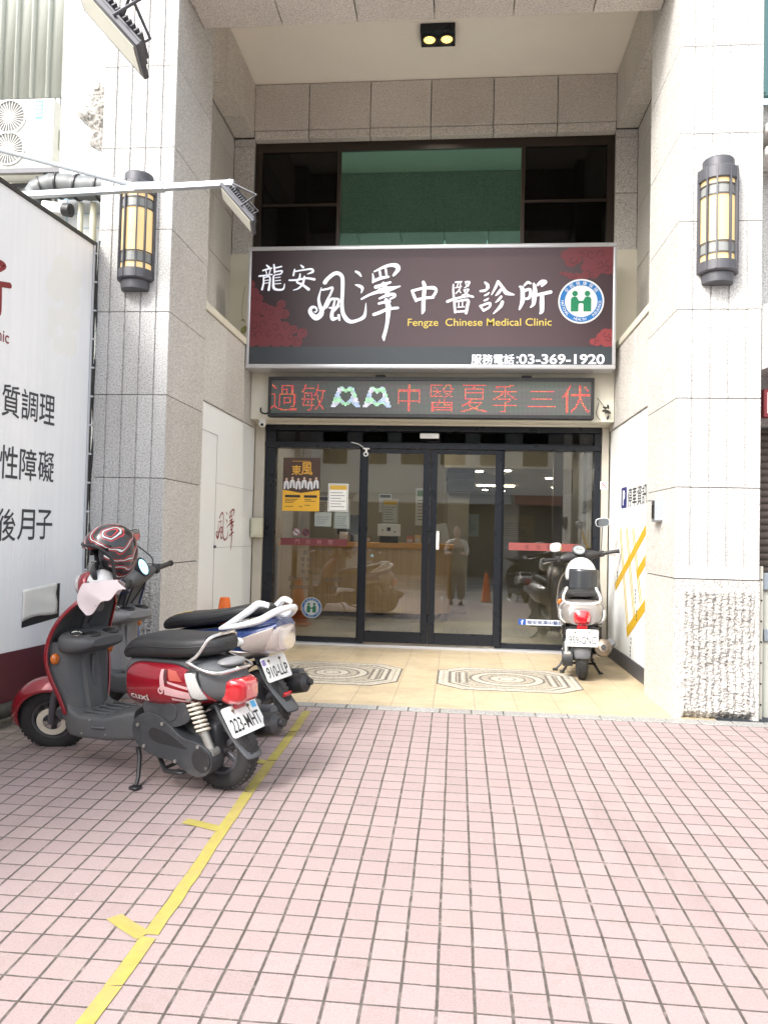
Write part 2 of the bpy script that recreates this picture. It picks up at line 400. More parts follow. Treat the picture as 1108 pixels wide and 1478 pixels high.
def wood_mat(name, a, bb, sc=1.0, horiz=True):
    m, t, b = nodes(name)
    f = noi(t, obj_co(t, (.6*sc, 8*sc, 26*sc) if horiz else (24*sc, 24*sc, .7*sc)), 2.2, 5.0, .6)
    t.links.new(ramp(t, f, [(0.3, a), (0.7, bb)]), b.inputs['Base Color']); b.inputs['Roughness'].default_value = .4
    return m
def corrugated_mat(name, a, rust):
    m, t, b = nodes(name)
    f = noi(t, obj_co(t, (8, 8, .5)), 2.0, 5.0, .7)
    c = ramp(t, f, [(0.3, a), (0.62, tuple(x*.93 for x in a)), (0.85, rust)])
    t.links.new(c, b.inputs['Base Color']); b.inputs['Roughness'].default_value = .5
    return m
def grid_tile(name, base, line, p, lw):
    m, t, b = nodes(name); co = obj_co(t); sp = N(t, 'ShaderNodeSeparateXYZ'); t.links.new(co, sp.inputs[0])
    q = lambda s: mth(t, 'LESS_THAN', mth(t, 'ABSOLUTE', mth(t, 'SUBTRACT', mth(t, 'FRACT', mth(t, 'DIVIDE', s, p)), .5)), lw/p)
    J = mth(t, 'MAXIMUM', q(sp.outputs[0]), q(sp.outputs[2]))
    c = mixc(t, J, ramp(t, noi(t, co, 3, 5.0), [(0.3, tuple(x*.9 for x in base)), (0.7, base)]), line)
    t.links.new(c, b.inputs['Base Color']); b.inputs['Roughness'].default_value = .3
    return m
def asphalt_mat():
    m, t, b = nodes('road_asphalt'); co = obj_co(t)
    c = ramp(t, noi(t, co, 90, 3.0, .7), [(0.3, (0.091, 0.091, 0.094)), (0.7, (0.221, 0.221, 0.221))])
    c = mixc(t, mth(t, 'MULTIPLY', noi(t, co, .8, 4.0), .5), c, (0.234, 0.229, 0.221))
    t.links.new(c, b.inputs['Base Color']); b.inputs['Roughness'].default_value = .85
    return m
M = {}
M['gran_front'] = granite('pale_fluted_granite', (.52, .52, .515), 1.0, .20, .72, .4, 95, .8)
M['gran_side'] = granite('grey_pink_granite', (.60, .585, .56), 1.0, .10, .6, .15, 110)
M['gran_beam'] = granite('warm_grey_granite', (.66, .625, .575), 1.05, .08, .6, .15, 105)
M['gran_rough'] = granite('rough_split_granite', (.50, .49, .47), .9, .25, .85, .8, 75, 1.0)
M['joint'] = smat('dark_joint', (.10, .09, .08), .9)
M['paving'] = paving(); M['entry'] = entry_tiles(); M['asphalt'] = asphalt_mat()
M['kerb'] = granite('grey_kerb_stone', (.32, .32, .31), .8, .2, .8, .3, 80)
M['mosaic_dark'] = granite('grey_pebble_mosaic', (.17, .155, .135), 1.3, .0, .6, .6, 60)
M['mosaic_mid'] = granite('beige_pebble_mosaic', (.38, .345, .28), 1.0, .0, .6, .6, 60)
M['mosaic_light'] = granite('cream_pebble_mosaic', (.50, .47, .40), .8, .0, .6, .5, 60)
M['ceiling'] = smat('cream_soffit_paint', (.90, .85, .77), .8, var=.04, sc=1.2, dirt=.12, dcol=(.45, .38, .3))
M['cream'] = smat('cream_wall_paint', (.66, .63, .53), .6, var=.04, sc=3, dirt=.12, dcol=(.40, .36, .28))
M['white_panel'] = smat('white_sheet_panel', (.84, .865, .87), .35, var=.03, sc=1.5, dirt=.10, dcol=(.5, .5, .46))
M['jamb'] = smat('taupe_jamb_stone', (.46, .425, .36), .5, var=.08, sc=5, dirt=.2)
M['black_alu'] = smat('black_anodised_aluminium', (.012, .014, .019), .28, 0.0, var=.1, sc=3, spec=.28)
M['bronze_alu'] = smat('dark_bronze_aluminium', (.022, .013, .009), .35, var=.1, sc=14)
M['glass'] = glass('door_glass', (.93, .95, .94), .075)
M['green_glass'] = glass('green_mirror_glass', (.10, .26, .21), .50, gcol=(.36, .72, .63))
M['sign_alu'] = smat('brushed_aluminium_frame', (.62, .63, .66), .35, .6, var=.05, sc=20)
M['steel'] = smat('galvanised_steel', (.42, .46, .50), .45, .55, var=.12, sc=18, dirt=.25, dcol=(.25, .2, .16))
M['dark_steel'] = smat('dark_grey_coated_steel', (.085, .085, .095), .45, .3, var=.15, sc=12)
M['black_plastic'] = smat('black_plastic', (.018, .018, .02), .42, var=.2, sc=20, dirt=.2, dcol=(.09, .085, .08))
M['white_plastic'] = smat('white_plastic', (.74, .74, .72), .4, var=.04, sc=6, dirt=.1)
M['cream_plastic'] = smat('aged_cream_plastic', (.55, .54, .42), .45, var=.06, sc=8, dirt=.15)
M['white'] = smat('white_print', (.82, .83, .84), .5, var=.02)
M['black'] = smat('black_print', (.015, .015, .018), .5, var=.05)
M['maroon'] = smat('maroon_print', (.115, .03, .035), .45, var=.06, sc=4)
M['red_ink'] = smat('dark_red_lettering', (.23, .022, .025), .5, var=.06)
M['grey_ink'] = smat('charcoal_lettering', (.045, .047, .055), .5, var=.06)
M['yellow_tape'] = smat('yellow_floor_tape', (.35, .30, .075), .5, var=.22, sc=22, dirt=.75, dcol=(.36, .26, .13))
M['banner'] = banner_mat()
M['dirty_pipe'] = smat('black_grimy_pipe', (.03, .03, .028), .6, var=.3, sc=10, dirt=.5, dcol=(.10, .10, .06))
# scooters
M['red_paint'] = smat('metallic_red_paint', (.24, .0045, .014), .26, .25, var=.10, sc=5, coat=.9, dirt=.05, dcol=(.2, .1, .09))
M['blue_paint'] = smat('dark_blue_paint', (.018, .045, .17), .28, .3, var=.10, sc=5, coat=.9)
M['silver_paint'] = smat('silver_grey_paint', (.30, .28, .27), .33, .5, var=.08, sc=6, coat=.6, dirt=.10)
M['white_paint'] = smat('white_gloss_paint', (.78, .79, .80), .25, var=.03, sc=6, coat=.6)
M['grey_plastic'] = smat('weathered_dark_grey_plastic', (.072, .076, .082), .55, var=.25, sc=9, bmp=.12, bsc=240, dirt=.40, dcol=(.12, .115, .105))
M['light_grey_plastic'] = smat('light_grey_scooter_plastic', (.21, .21, .215), .5, var=.15, sc=9, dirt=.3, dcol=(.14, .13, .12))
M['seat'] = smat('black_vinyl_seat', (.017, .0175, .019), .50, var=.2, sc=12, bmp=.25, bsc=420, dirt=.3, dcol=(.05, .05, .05))
M['tyre'] = smat('dusty_tyre_rubber', (.020, .020, .021), .75, var=.3, sc=14, bmp=.4, bsc=120, dirt=.35, dcol=(.075, .07, .065))
M['engine'] = smat('dusty_engine_casing', (.040, .043, .048), .5, .2, var=.25, sc=11, dirt=.55, dcol=(.13, .125, .12), bmp=.1, bsc=160)
M['alloy'] = smat('dull_cast_alloy', (.36, .35, .33), .45, .7, var=.2, sc=16, dirt=.4)
M['chrome'] = smat('chromed_steel', (.70, .69, .67), .18, 1.0, var=.06, sc=20, dirt=.15, dcol=(.35, .3, .25))
M['spring'] = smat('cream_spring_paint', (.62, .57, .47), .45, var=.1, sc=30, dirt=.3)
M['brown_metal'] = smat('heat_browned_exhaust', (.17, .14, .11), .42, .7, var=.3, sc=8, dirt=.3)
def lens(name, col, rough=.12, tr=.45):
    m, t, b = nodes(name); co = obj_co(t)
    wv = N(t, 'ShaderNodeTexWave'); wv.inputs['Scale'].default_value = 46; wv.inputs['Distortion'].default_value = .6; t.links.new(co, wv.inputs['Vector'])
    t.links.new(mixc(t, wv.outputs['Fac'], tuple(x*.72 for x in col), col), b.inputs['Base Color'])
    b.inputs['Roughness'].default_value = rough; b.inputs['Coat Weight'].default_value = .8; b.inputs['Coat Roughness'].default_value = .03
    b.inputs['Transmission Weight'].default_value = tr
    bump(t, b, wv.outputs['Fac'], .15, .002)
    return m
M['red_lens'] = lens('red_tail_lens', (.60, .010, .020), .15, .25)
M['clear_lens'] = lens('clear_indicator_lens', (.80, .80, .78), .10, .35)
M['smoke_lens'] = lens('pale_tail_lens', (.62, .53, .48), .12, .35)
M['amber'] = lens('amber_lens', (.75, .18, .01), .15, .25)
M['mirror_glass'] = smat('mirror_glass', (.75, .77, .80), .03, 1.0, var=.01)
M['plate'] = smat('white_number_plate', (.80, .80, .78), .42, var=.03, sc=14, dirt=.06)
M['orange'] = smat('orange_cone_plastic', (.72, .14, .015), .5, var=.1, sc=8)
# ------------------------------------------------------------------ ground
SL = 0.05
def gz(y): return -SL*(5.18-y) if y < 5.18 else 0.0
X_L, X_R = -2.11, 1.475                      # inner faces of the two pillars
g = MB(); g.add([(-9, -3.5, gz(-3.5)), (9, -3.5, gz(-3.5)), (9, 5.18, 0), (-9, 5.18, 0)], [(0, 1, 2, 3)])
tag(g.build('pavement', M['paving']), kind='structure')
g = MB()
x = -6.05
while x < 6: g.box(x+.003, x+P_T*2-.003, 5.183, 5.302, -.06, .004, .003, 1); x += P_T*2
tag(g.build('kerb_strip', M['kerb']), kind='structure')
g = MB(); g.add([(-2.66, 5.30, .001), (1.75, 5.30, .001), (1.75, 8.25, .001), (-2.66, 8.25, .001)], [(0, 1, 2, 3)])
def medallion(cx, cy):
    def octo(i):
        a, b_, c = .58-i, .505-i, .20-i*.45
        return [(a-c, -b_), (a, -b_+c), (a, b_-c), (a-c, b_), (-a+c, b_), (-a, b_-c), (-a, -b_+c), (-a+c, -b_)]
    o = (cx, cy, .0045)
    R = [(0, .014, 1), (.014, .045, 3), (.045, .058, 2), (.058, .092, 3), (.092, .118, 1), (.118, .150, 3), (.150, .162, 1)]
    for a, b_, k in R: g.mi = k; g.prism([octo(a), octo(b_)], o, (1, 0, 0), (0, 1, 0), .0035)
    g.mi = 2; g.prism([octo(.162), circ(0, 0, .315, 40)], o, (1, 0, 0), (0, 1, 0), .0035)
    for r0, r1, k in ((.315, .293, 1), (.293, .235, 3), (.235, .215, 1), (.215, .155, 2), (.155, .138, 1), (.138, .075, 3), (.075, .06, 1)):
        g.mi = k; g.prism([circ(0, 0, r0, 40), circ(0, 0, r1, 40)], o, (1, 0, 0), (0, 1, 0), .0035)
    g.mi = 3; g.prism([circ(0, 0, .06, 24)], o, (1, 0, 0), (0, 1, 0), .0035)
    for s in (-1, 1):      # inlaid bars left and right of the rings
        for q, k in ((.335, 1), (.365, 3), (.395, 1)):
            g.mi = k; g.prism([[(s*q-.009, -.24), (s*q+.009, -.24), (s*q+.009, .24), (s*q-.009, .24)]], (cx, cy, .0052), (1, 0, 0), (0, 1, 0), .003)
medallion(.446, 6.49); medallion(-1.025, 6.49)
tag(g.build('entrance_floor', [M['entry'], M['mosaic_dark'], M['mosaic_mid'], M['mosaic_light']]), kind='structure')
g = MB(); g.box(-30, 30, -3.68, -3.50, -.9, gz(-3.5)+.002, .02); tag(g.build('kerb', M['kerb']), kind='structure')
g = MB(); g.add([(-150, -150, -.62), (150, -150, -.62), (150, 150, -.62), (-150, 150, -.62)], [(0, 1, 2, 3)])
tag(g.build('ground', M['asphalt']), kind='structure')
g = MB(); g.add([(-30, -12.5, -.57), (30, -12.5, -.57), (30, -3.66, -.57), (-30, -3.66, -.57)], [(0, 1, 2, 3)])
g.mi = 1
for yy in (-4.4, -8.2, -11.8): g.box(-30, 30, yy-.06, yy+.06, -.575, -.565)
for k in range(10): g.box(-8+k*1.9, -7.94+k*1.9, -6.3, -4.4, -.575, -.565)
tag(g.build('road', [M['asphalt'], M['white']]), kind='structure')
g = MB(); g.box(-30, 30, -16, -12.5, -.7, -.42); tag(g.build('far_pavement', M['kerb']), kind='structure')

# yellow parking tape laid on the paving, torn in lengths
g = MB(); ta = Vector((0, 1, SL)).normalized()
def strip(p, q, wd, j=.007):
    p = Vector((*p, gz(p[1])+.003)); q = Vector((*q, gz(q[1])+.003)); d = (q-p).normalized(); nn = Vector((-d.y, d.x, 0))*wd/2
    n = max(2, int((q-p).length/.09)); L = []; R = []
    for i in range(n+1):
        c = p.lerp(q, i/n); a = random.uniform(-j, j)*.35
        L.append(c+nn*(1+random.uniform(-.05, .05))+Vector((a, 0, 0))); R.append(c-nn*(1+random.uniform(-.05, .05))+Vector((a, 0, 0)))
    L[0] += d*random.uniform(-.01, .012); R[-1] += d*random.uniform(-.01, .012)
    up = Vector((0, 0, .0012)); V = L+R+[a-up for a in L]+[a-up for a in R]; m = n+1
    g.add(V, [(m+i, m+i+1, i+1, i) for i in range(n)]+[(i, i+1, 2*m+i+1, 2*m+i) for i in range(n)]+[(m+i+1, m+i, 3*m+i, 3*m+i+1) for i in range(n)])
xs = lambda y: -.966+.006*sin(y*3)
for a, b_ in ((5.07, 4.62), (4.605, 4.11), (4.10, 3.66), (3.655, 3.29), (3.284, 2.86), (2.855, 2.447), (2.435, 2.19), (2.182, 1.955), (1.945, 1.3)): strip((xs(a), a), (xs(b_), b_), .052)
for a, b_ in (((-1.05, 4.10), (-.99, 4.06)), ((-1.155, 3.30), (-1.075, 3.275)), ((-1.08, 3.278), (-.99, 3.245)), ((-1.125, 2.535), (-.985, 2.44))): strip(a, b_, .055)
tp = g.build('floor_tape', M['yellow_tape']); tag(tp, 'yellow tape line with short side ticks stuck on the pink paving', 'floor tape')

# ------------------------------------------------------------------ the two granite pillars
ZJ = [0, .935, 1.555, 2.162, 2.772, 3.380, 3.990, 4.602, 5.212, 5.82, 6.43, 7.04, 7.65]
GR = [.10, .218, .335, .452]; PW = .552
def pillar(name_label, xin, s):
    """xin = x of the inner face, s = +1 when the pillar runs towards +x"""
    t = thing('granite_pillar', name_label, 'pillar', (xin+s*PW/2, 5.75, 0), group='granite entrance pillars')
    F = 5.35; B = 6.15
    m = MB()
    for a, b_ in zip(ZJ[1:], ZJ[2:]):
        fl = a+.085 if a < 1 else a
        for z0, z1, gro in ((a, fl, False), (fl, b_, True)):
            if z1-z0 < .01: continue
            P = [(0, B), (0, F+.004), (.004, F)]
            if gro:
                for q in GR: P += [(q-.007, F), (q-.004, F+.010), (q+.004, F+.010), (q+.007, F)]
            P += [(PW-.004, F), (PW, F+.004), (PW, B)]
            z0_ = z0+(.003 if z0 == a else 0); z1_ = z1-(.003 if z1 == b_ else 0)
            n = len(P); vs = [(xin+s*p[0], p[1], z0_) for p in P]+[(xin+s*p[0], p[1], z1_) for p in P]
            fs = []; mi = []
            for i in range(n):
                k = (i+1) % n; f = (i, k, n+k, n+i) if s < 0 else (k, i, n+i, n+k)
                m.mi = 0 if (F-.001 <= P[i][1] <= F+.012 and F-.001 <= P[k][1] <= F+.012) else 1
                m.add(vs, []); o = len(m.v)-len(vs); m.f.append(tuple(o+q for q in f)); m.m.append(m.mi)
            m.mi = 1
            for ring, rev in ((range(n), s > 0), (range(n, 2*n), s < 0)):
                o = len(m.v); m.add(vs, []); f = tuple(o+q for q in ring); m.f.append(f if not rev else tuple(reversed(f))); m.m.append(1)
    x0, x1 = sorted((xin+s*.014, xin+s*(PW-.014)))
    m.mi = 2; m.box(x0, x1, F+.014, B-.01, .93, 7.65)
    m.build('shaft', [M['gran_front'], M['gran_side'], M['joint']], t)
    # split-faced base block with chisel ridges and an undercut foot
    m = MB(); nx, nz = 96, 150; top = .931; V = []
    for j in range(nz+1):
        z = top*j/nz
        for i in range(nx+1):
            u = PW*i/nx; p = Vector((u*s*3+xin, z*3, 1.7))
            bd_ = .016*noise.noise(Vector((z*16, u*16, 5+xin))); e = min(1, max(0, (u-.050+bd_)/.022))*min(1, max(0, (PW-.030-u+bd_)/.022))*min(1, max(0, (top-.055-z+bd_)/.03))
            d = .022*(noise.noise(p*1.6)+.7)+.010*noise.noise(p*7)+.016*noise.noise(p*24)+.014*noise.noise(p*47)+.009*sin(u*2*pi/.046+1.5*noise.noise(p*3))
            y = F-.002-d*e*.75
            ft = .055+.035*noise.noise(Vector((u*7, 3.1, xin)))
            if z < ft: y += (ft-z)*1.1*e
            V.append((xin+s*u, y, z))
    fs = []
    for j in range(nz):
        for i in range(nx):
            a = j*(nx+1)+i; f = (a, a+1, a+nx+2, a+nx+1); fs.append(f if s > 0 else f[::-1])
    m.add(V, fs)
    m.mi = 1
    n0 = len(V); e0 = [j*(nx+1) for j in range(nz+1)]; e1 = [j*(nx+1)+nx for j in range(nz+1)]
    for edge, sd in ((e0, -1), (e1, 1)):
        q = [V[k] for k in edge]; vs = q+[(p[0], B, p[2]) for p in q]; nn = len(q)
        m.add(vs, [((i, i+1, nn+i+1, nn+i) if sd*s < 0 else (i+1, i, nn+i, nn+i+1)) for i in range(nn-1)])
    x0, x1 = sorted((xin, xin+s*PW))
    m.add([(x0, F+.06, top), (x1, F+.06, top), (x1, B, top), (x0, B, top)], [(0, 1, 2, 3)])
    q = [V[nz*(nx+1)+i] for i in range(nx+1)]; vs = q+[(p[0], F+.06, p[2]) for p in q]
    m.add(vs, [((i, i+1, nx+2+i, nx+1+i) if s > 0 else (i+1, i, nx+1+i, nx+2+i)) for i in range(nx)])
    m.build('base_block', [M['gran_rough'], M['gran_side']], t)
    return t
pillar('fluted granite pillar on the left of the entrance, partly behind the parked scooters', X_L, -1)
pillar('fluted granite pillar right of the entrance, its rough split base block in full view', X_R, 1)

# ------------------------------------------------------------------ clinic building: recessed entrance between the pillars
bd = thing('clinic_building', 'granite clad clinic building with deep recessed entrance between two fluted pillars', 'building', (-.3, 8.2, 0))
WL, WR = -2.17, 1.55                        # lower side walls
UL, UR = -2.50, 1.80                        # upper side walls, set back
def slabs_x(m, x, s, y0, y1, z0, z1, ny, zs, th=.03):
    """cladding slabs on a wall x = const, face turned towards s"""
    for k in range(ny):
        a = y0+(y1-y0)*k/ny; b_ = y0+(y1-y0)*(k+1)/ny
        for c, d in zip(zs, zs[1:]):
            m.box(min(x, x-s*th), max(x, x-s*th), a+.003, b_-.003, c+.003, d-.003, .003, 1)
for s, xw, xu, lab in ((1, WL, UL, ''), (-1, WR, UR, '')):
    m = MB(); slabs_x(m, xw, s, 6.153, 6.93+.0, 2.30, 3.075, 1, [2.30, 3.075]); slabs_x(m, xw, s, 6.93, 8.06, 2.30, 3.075, 1, [2.30, 3.075])
    m.mi = 1; m.box(min(xw-s*.035, xw-s*.32), max(xw-s*.035, xw-s*.32), 6.15, 8.1, 0, 3.06)
    m.build('side_wall', [M['gran_side'], M['joint']], bd)
    m = MB(); m.box(min(xw-s*.012, xw-s*.034), max(xw-s*.012, xw-s*.034), 6.155, 8.055, .135 if s < 0 else .02, 2.297, .002, 1)
    m.mi = 1
    if s > 0:
        m.box(xw-.0115, xw-.0085, 6.162, 6.77, 2.052, 2.056); m.box(xw-.0115, xw-.0085, 6.768, 6.772, .1, 2.056)
        for zz in (1.62, 1.03): m.box(xw-.0115, xw-.0100, 6.78, 8.05, zz, zz+.003)
        m.mi = 2; m.cyl((xw-.012, 6.77, 1.04), (xw+.006, 6.77, 1.04), .016, .012, 12)
    o = m.build('wall_panel', [M['white_panel'], smat('panel_seam', (.30, .31, .30), .6), M['dark_steel']], bd)
    m = MB(); m.box(min(xw+s*.012, xu), max(xw+s*.012, xu), 6.153, 8.06, 3.078, 3.150, .006, 1)
    m.build('ledge', M['cream'], bd)
    m = MB(); slabs_x(m, xu, s, 6.155, 8.05, 3.15, 5.48, 3, [3.155, 3.38, 3.99, 4.602, 5.212, 5.476])
    m.mi = 1; m.box(min(xu-s*.034, xu-s*.25), max(xu-s*.034, xu-s*.25), 6.15, 8.3, 3.1, 6.5)
    m.build('upper_wall', [M['gran_side'], M['joint']], bd)
    xi = -2.275 if s > 0 else 1.575           # inner edge of the window recess
    m = MB(); a, b_ = sorted((xu, xi))
    for c, d in ((4.20, 4.80), (4.80, 5.39), (5.39, 5.476)): m.box(a+.002, b_-.002, 8.05, 8.10, c+.003, d-.003, .003, 1)
    m.mi = 1; m.box(a, b_, 8.101, 8.3, 4.2, 5.5)
    m.build('window_return', [M['gran_side'], M['joint']], bd)
    # beam along the side of the porch
    m = MB(); ys_ = [5.885, 6.42, 7.02, 7.62, 8.045]
    for c, d in zip(ys_, ys_[1:]): m.box(a+(.002 if s > 0 else 0), b_, c+.003, d-.003, 5.483, 6.055, .003, 1)
    m.build('side_beam', M['gran_beam'], bd)
m = MB(); m.box(WR+.004, WR+.0335, 6.155, 8.05, .0, .134, .003, 1); m.build('baseboard', M['dark_steel'], bd)
# beam over the window with five and a half cladding panels, and its thin lower course
m = MB(); xs_ = [-2.275, -1.675, -1.008, -.359, .303, .969, 1.575]
for a, b_ in zip(xs_, xs_[1:]):
    m.box(a+.004, b_-.004, 8.02, 8.07, 5.553, 6.052, .004, 1); m.box(a+.004, b_-.004, 8.035, 8.16, 5.455, 5.547, .004, 1)
m.mi = 1; m.box(-2.3, 1.6, 8.072, 8.4, 5.46, 6.2)
m.build('back_beam', [M['gran_beam'], M['joint']], bd)
# front beam: only its soffit shows
m = MB(); xs_ = [-2.108, -1.46, -.855, -.25, .355, .96, 1.473]
for a, b_ in zip(xs_, xs_[1:]): m.box(a+.004, b_-.004, 5.345, 5.88, 5.23, 5.28, .004, 1); m.box(a+.004, b_-.004, 5.335, 5.37, 5.283, 6.4, .004, 1)
m.mi = 1; m.box(-2.109, 1.474, 5.372, 5.80, 5.285, 6.5); m.mi = 0; m.box(-2.109, 1.474, 5.803, 5.879, 5.283, 6.058, .004, 1)
m.build('front_beam', [M['gran_beam'], M['joint']], bd)
m = MB(); m.box(-2.5, 1.8, 5.6, 8.1, 6.06, 6.12); m.build('porch_ceiling', M['ceiling'], bd)
m = MB(); m.box(-2.66, 2.03, 5.42, 20, 6.5, 12.0); m.box(-2.66, -2.52, 6.16, 20, 0, 6.5); m.box(1.87, 2.03, 6.16, 8.3, 0, 6.5); m.build('upper_storeys', M['gran_side'], bd)
# cream wall behind the shop sign and the boxed fascia below it
m = MB(); m.box(-2.5, 1.8, 8.03, 8.09, 2.36, 3.99); m.box(-2.5, -2.272, 8.03, 8.09, 3.99, 4.197); m.box(1.572, 1.8, 8.03, 8.09, 3.99, 4.197)
m.build('sign_wall', M['cream'], bd)
m = MB(); m.box(-2.166, 1.546, 7.80, 8.03, 2.363, 2.98, .004, 1); m.box(-2.166, 1.546, 8.031, 8.20, 2.345, 2.36); m.build('fascia', M['cream'], bd)
for a, b_ in ((-2.168, -2.066), (1.477, 1.548)):
    m = MB(); m.box(a, b_, 8.04, 8.2, 0, 2.343, .004, 1); m.build('door_jamb', M['jamb'], bd)
# ---- upper window
wt, wb = 5.452, 4.0
m = MB()
m.box(-2.272, 1.572, 8.12, 8.19, wt-.10, wt); m.box(-2.272, 1.572, 8.12, 8.19, wb, wb+.05)
for a, b_ in ((-2.272, -2.20), (-1.365, -1.325), (.610, .650), (1.50, 1.572)): m.box(a, b_, 8.115, 8.192, wb+.05, wt-.10, .003, 1)
m.box(-2.20, -1.365, 8.13, 8.18, 4.755, 4.78); m.box(.65, 1.5, 8.13, 8.18, 4.755, 4.78)
wf = m.build('window_frame', M['bronze_alu'], bd)
for a, b_, mt in ((-2.20, -1.365, 'dark_pane'), (-1.325, .610, 'pane'), (.65, 1.5, 'dark_pane')):
    m = MB(); y0, y1 = 8.172, 8.136      # panes leaned out of plumb so they mirror a strip of sky
    m.add([(a, y0, wb+.05), (b_, y0, wb+.05), (b_, y1, wt-.10), (a, y1, wt-.10), (a, y0+.006, wb+.05), (b_, y0+.006, wb+.05), (b_, y1+.006, wt-.10), (a, y1+.006, wt-.10)], [(0, 1, 2, 3), (7, 6, 5, 4), (0, 4, 5, 1), (3, 2, 6, 7), (0, 3, 7, 4), (1, 5, 6, 2)])
    M.setdefault('dark_glass', glass('near_black_glass', (.035, .05, .05), .012))
    m.build('window_pane', M['green_glass'] if mt == 'pane' else M['dark_glass'], wf)
m = MB(); P = []
for i in range(241): P.append((-2.45+i*4.2/240, 8.55+.035*sin(i*.9)+.020*sin(i*.31)))
m.rings([[(x_, y_, z_) for x_, y_ in P] for z_ in (3.9, 5.6)], close=False)
m.build('curtain', smat('dark_green_curtain', (.16, .24, .20), .9, var=.15), bd, solid=.004)
m = MB(); m.box(-2.6, 1.9, 9.0, 9.05, 3.6, 5.8); m.box(-2.6, 1.9, 8.2, 9.0, 5.7, 5.75); m.build('upper_room', M['joint'], bd)
# ---- glazed entrance: black aluminium, two fixed lights and two sliding leaves
D0, D1 = 8.07, 8.17
m = MB()
m.box(-2.064, 1.475, D0-.03, D1, 2.285, 2.343, .003, 1); m.box(-2.064, 1.475, D0-.02, D1, 2.10, 2.155, .003, 1)
m.box(-2.064, -1.952, D0, D1, 0.03, 2.285, .003, 1); m.box(1.405, 1.475, D0, D1, .03, 2.285, .003, 1)
m.box(-1.040, -.966, D0+.035, D1, .03, 2.10, .003, 1); m.box(.416, .492, D0+.035, D1, .03, 2.10, .003, 1)
m.box(-1.952, -1.04, D0+.03, D1-.01, .03, .082, .003, 1); m.box(.492, 1.405, D0+.03, D1-.01, .03, .082, .003, 1)
m.box(-1.952, 1.405, D0+.05, D1-.02, 2.155, 2.175)
fr = m.build('entrance_frame', M['black_alu'], bd)
m = MB(); m.box(-1.952, 1.405, D0+.04, D0+.048, 2.175, 2.285); m.build('transom_pane', glass('dark_transom_glass', (.10, .12, .13), .02), fr)
m = MB(); m.box(-2.064, 1.475, D0-.05, D1+.05, .0, .028, .004, 1); m.build('threshold', M['sign_alu'], fr)
for a, b_ in ((-1.952, -1.04), (.492, 1.405)):
    m = MB(); m.box(a, b_, 8.128, 8.136, .082, 2.10); m.build('fixed_pane', M['glass'], fr)
for a, b_, hx in ((-1.016, -.286, None), (-.282, .468, -.193)):
    m = MB(); y0, y1 = D0-.005, D0+.03
    m.box(a, a+.072, y0, y1, .05, 2.095, .003, 1); m.box(b_-.072, b_, y0, y1, .05, 2.095, .003, 1)
    m.box(a+.072, b_-.072, y0, y1, 2.050, 2.095, .002, 1); m.box(a+.072, b_-.072, y0, y1, .05, .168, .002, 1)
    lf = m.build('sliding_door', M['black_alu'], bd)
    m = MB(); m.box(a+.072, b_-.072, y0+.012, y0+.020, .168, 2.05); m.build('door_pane', M['glass'], lf)
    if hx:
        m = MB(); m.box(hx-.016, hx+.016, y0-.006, y0+.008, 1.04, 1.235, .004, 1); m.build('handle', M['white_plastic'], lf)
m = MB(); m.box(-.40, -.20, D0-.075, D0-.035, 2.205, 2.26, .008, 2); sn = m.build('door_sensor', M['white_plastic'], bd)
# ------------------------------------------------------------------ the room behind the glass (parts of the building)
M['room_wall'] = smat('beige_room_wall', (.26, .235, .185), .8, var=.05, sc=2)
M['room_floor'] = smat('pale_room_floor', (.20, .185, .15), .35, var=.08, sc=3)
m = MB(); m.box(-2.5, 3.0, 8.2, 20, -.05, -.002); m.build('room_floor', M['room_floor'], bd)
m = MB(); m.box(-2.55, -2.51, 8.2, 20, 0, 3.3); m.box(2.6, 2.65, 8.3, 20, 0, 3.3); m.box(-2.5, -.2, 12.3, 12.4, 0, 3.0); m.box(-.2, 2.6, 19.0, 19.1, 0, 2.3)
m.box(-.25, -.20, 12.4, 19.0, 0, 2.3); m.build('room_wall', M['room_wall'], bd)
m = MB(); m.box(-2.5, 2.6, 8.2, 11.6, 2.80, 2.86); m.box(-.2, 2.6, 11.6, 19.1, 2.25, 2.32); m.box(-.2, 2.6, 11.5, 11.6, 2.22, 2.8); m.box(-2.5, -.2, 11.6, 12.3, 2.8, 2.86); m.build('room_ceiling', smat('room_ceiling_paint', (.34, .31, .25), .8), bd)
m = MB(); m.box(.35, 1.1, 11.40, 11.48, 2.53, 2.58); m.build('ceiling_slot', M['black'], bd)
for a, b_, c in ((.40, 1.15, 15.6),):
    m = MB(); m.box(a, b_, c, c+.12, 2.225, 2.246); m.build('ceiling_strip_light', lit('warm_strip', (1, .86, .60), 9), bd)
L_ = lit('downlight_glow', (1, .88, .68), 26)
for x_, y_ in ((.35, 12.4), (.78, 12.2), (.70, 12.8), (.62, 17.2), (1.02, 17.6), (1.6, 13.6), (2.0, 16)):
    m = MB(); m.cyl((x_, y_, 2.238), (x_, y_, 2.249), .055, .055, 16); m.build('downlight', L_, bd)
for x_, y_ in ((-1.5, 10.9), (-.6, 10.9), (.8, 10.2), (-1.2, 9.3)):
    m = MB(); m.cyl((x_, y_, 2.785), (x_, y_, 2.799), .10, .10, 16); m.build('downlight', L_, bd)
m = MB(); m.box(-.14, .19, 11.9, 12.29, 0, 2.8, .01, 1); m.build('room_column', smat('grey_stone_column', (.30, .28, .24), .5, var=.15, sc=5), bd)
m = MB(); m.box(1.22, 1.34, 9.9, 10.0, 0, 2.8); m.box(1.48, 1.52, 9.2, 10.0, 0, 2.8); m.build('inner_partition', smat('dark_partition', (.10, .085, .07), .5), bd)
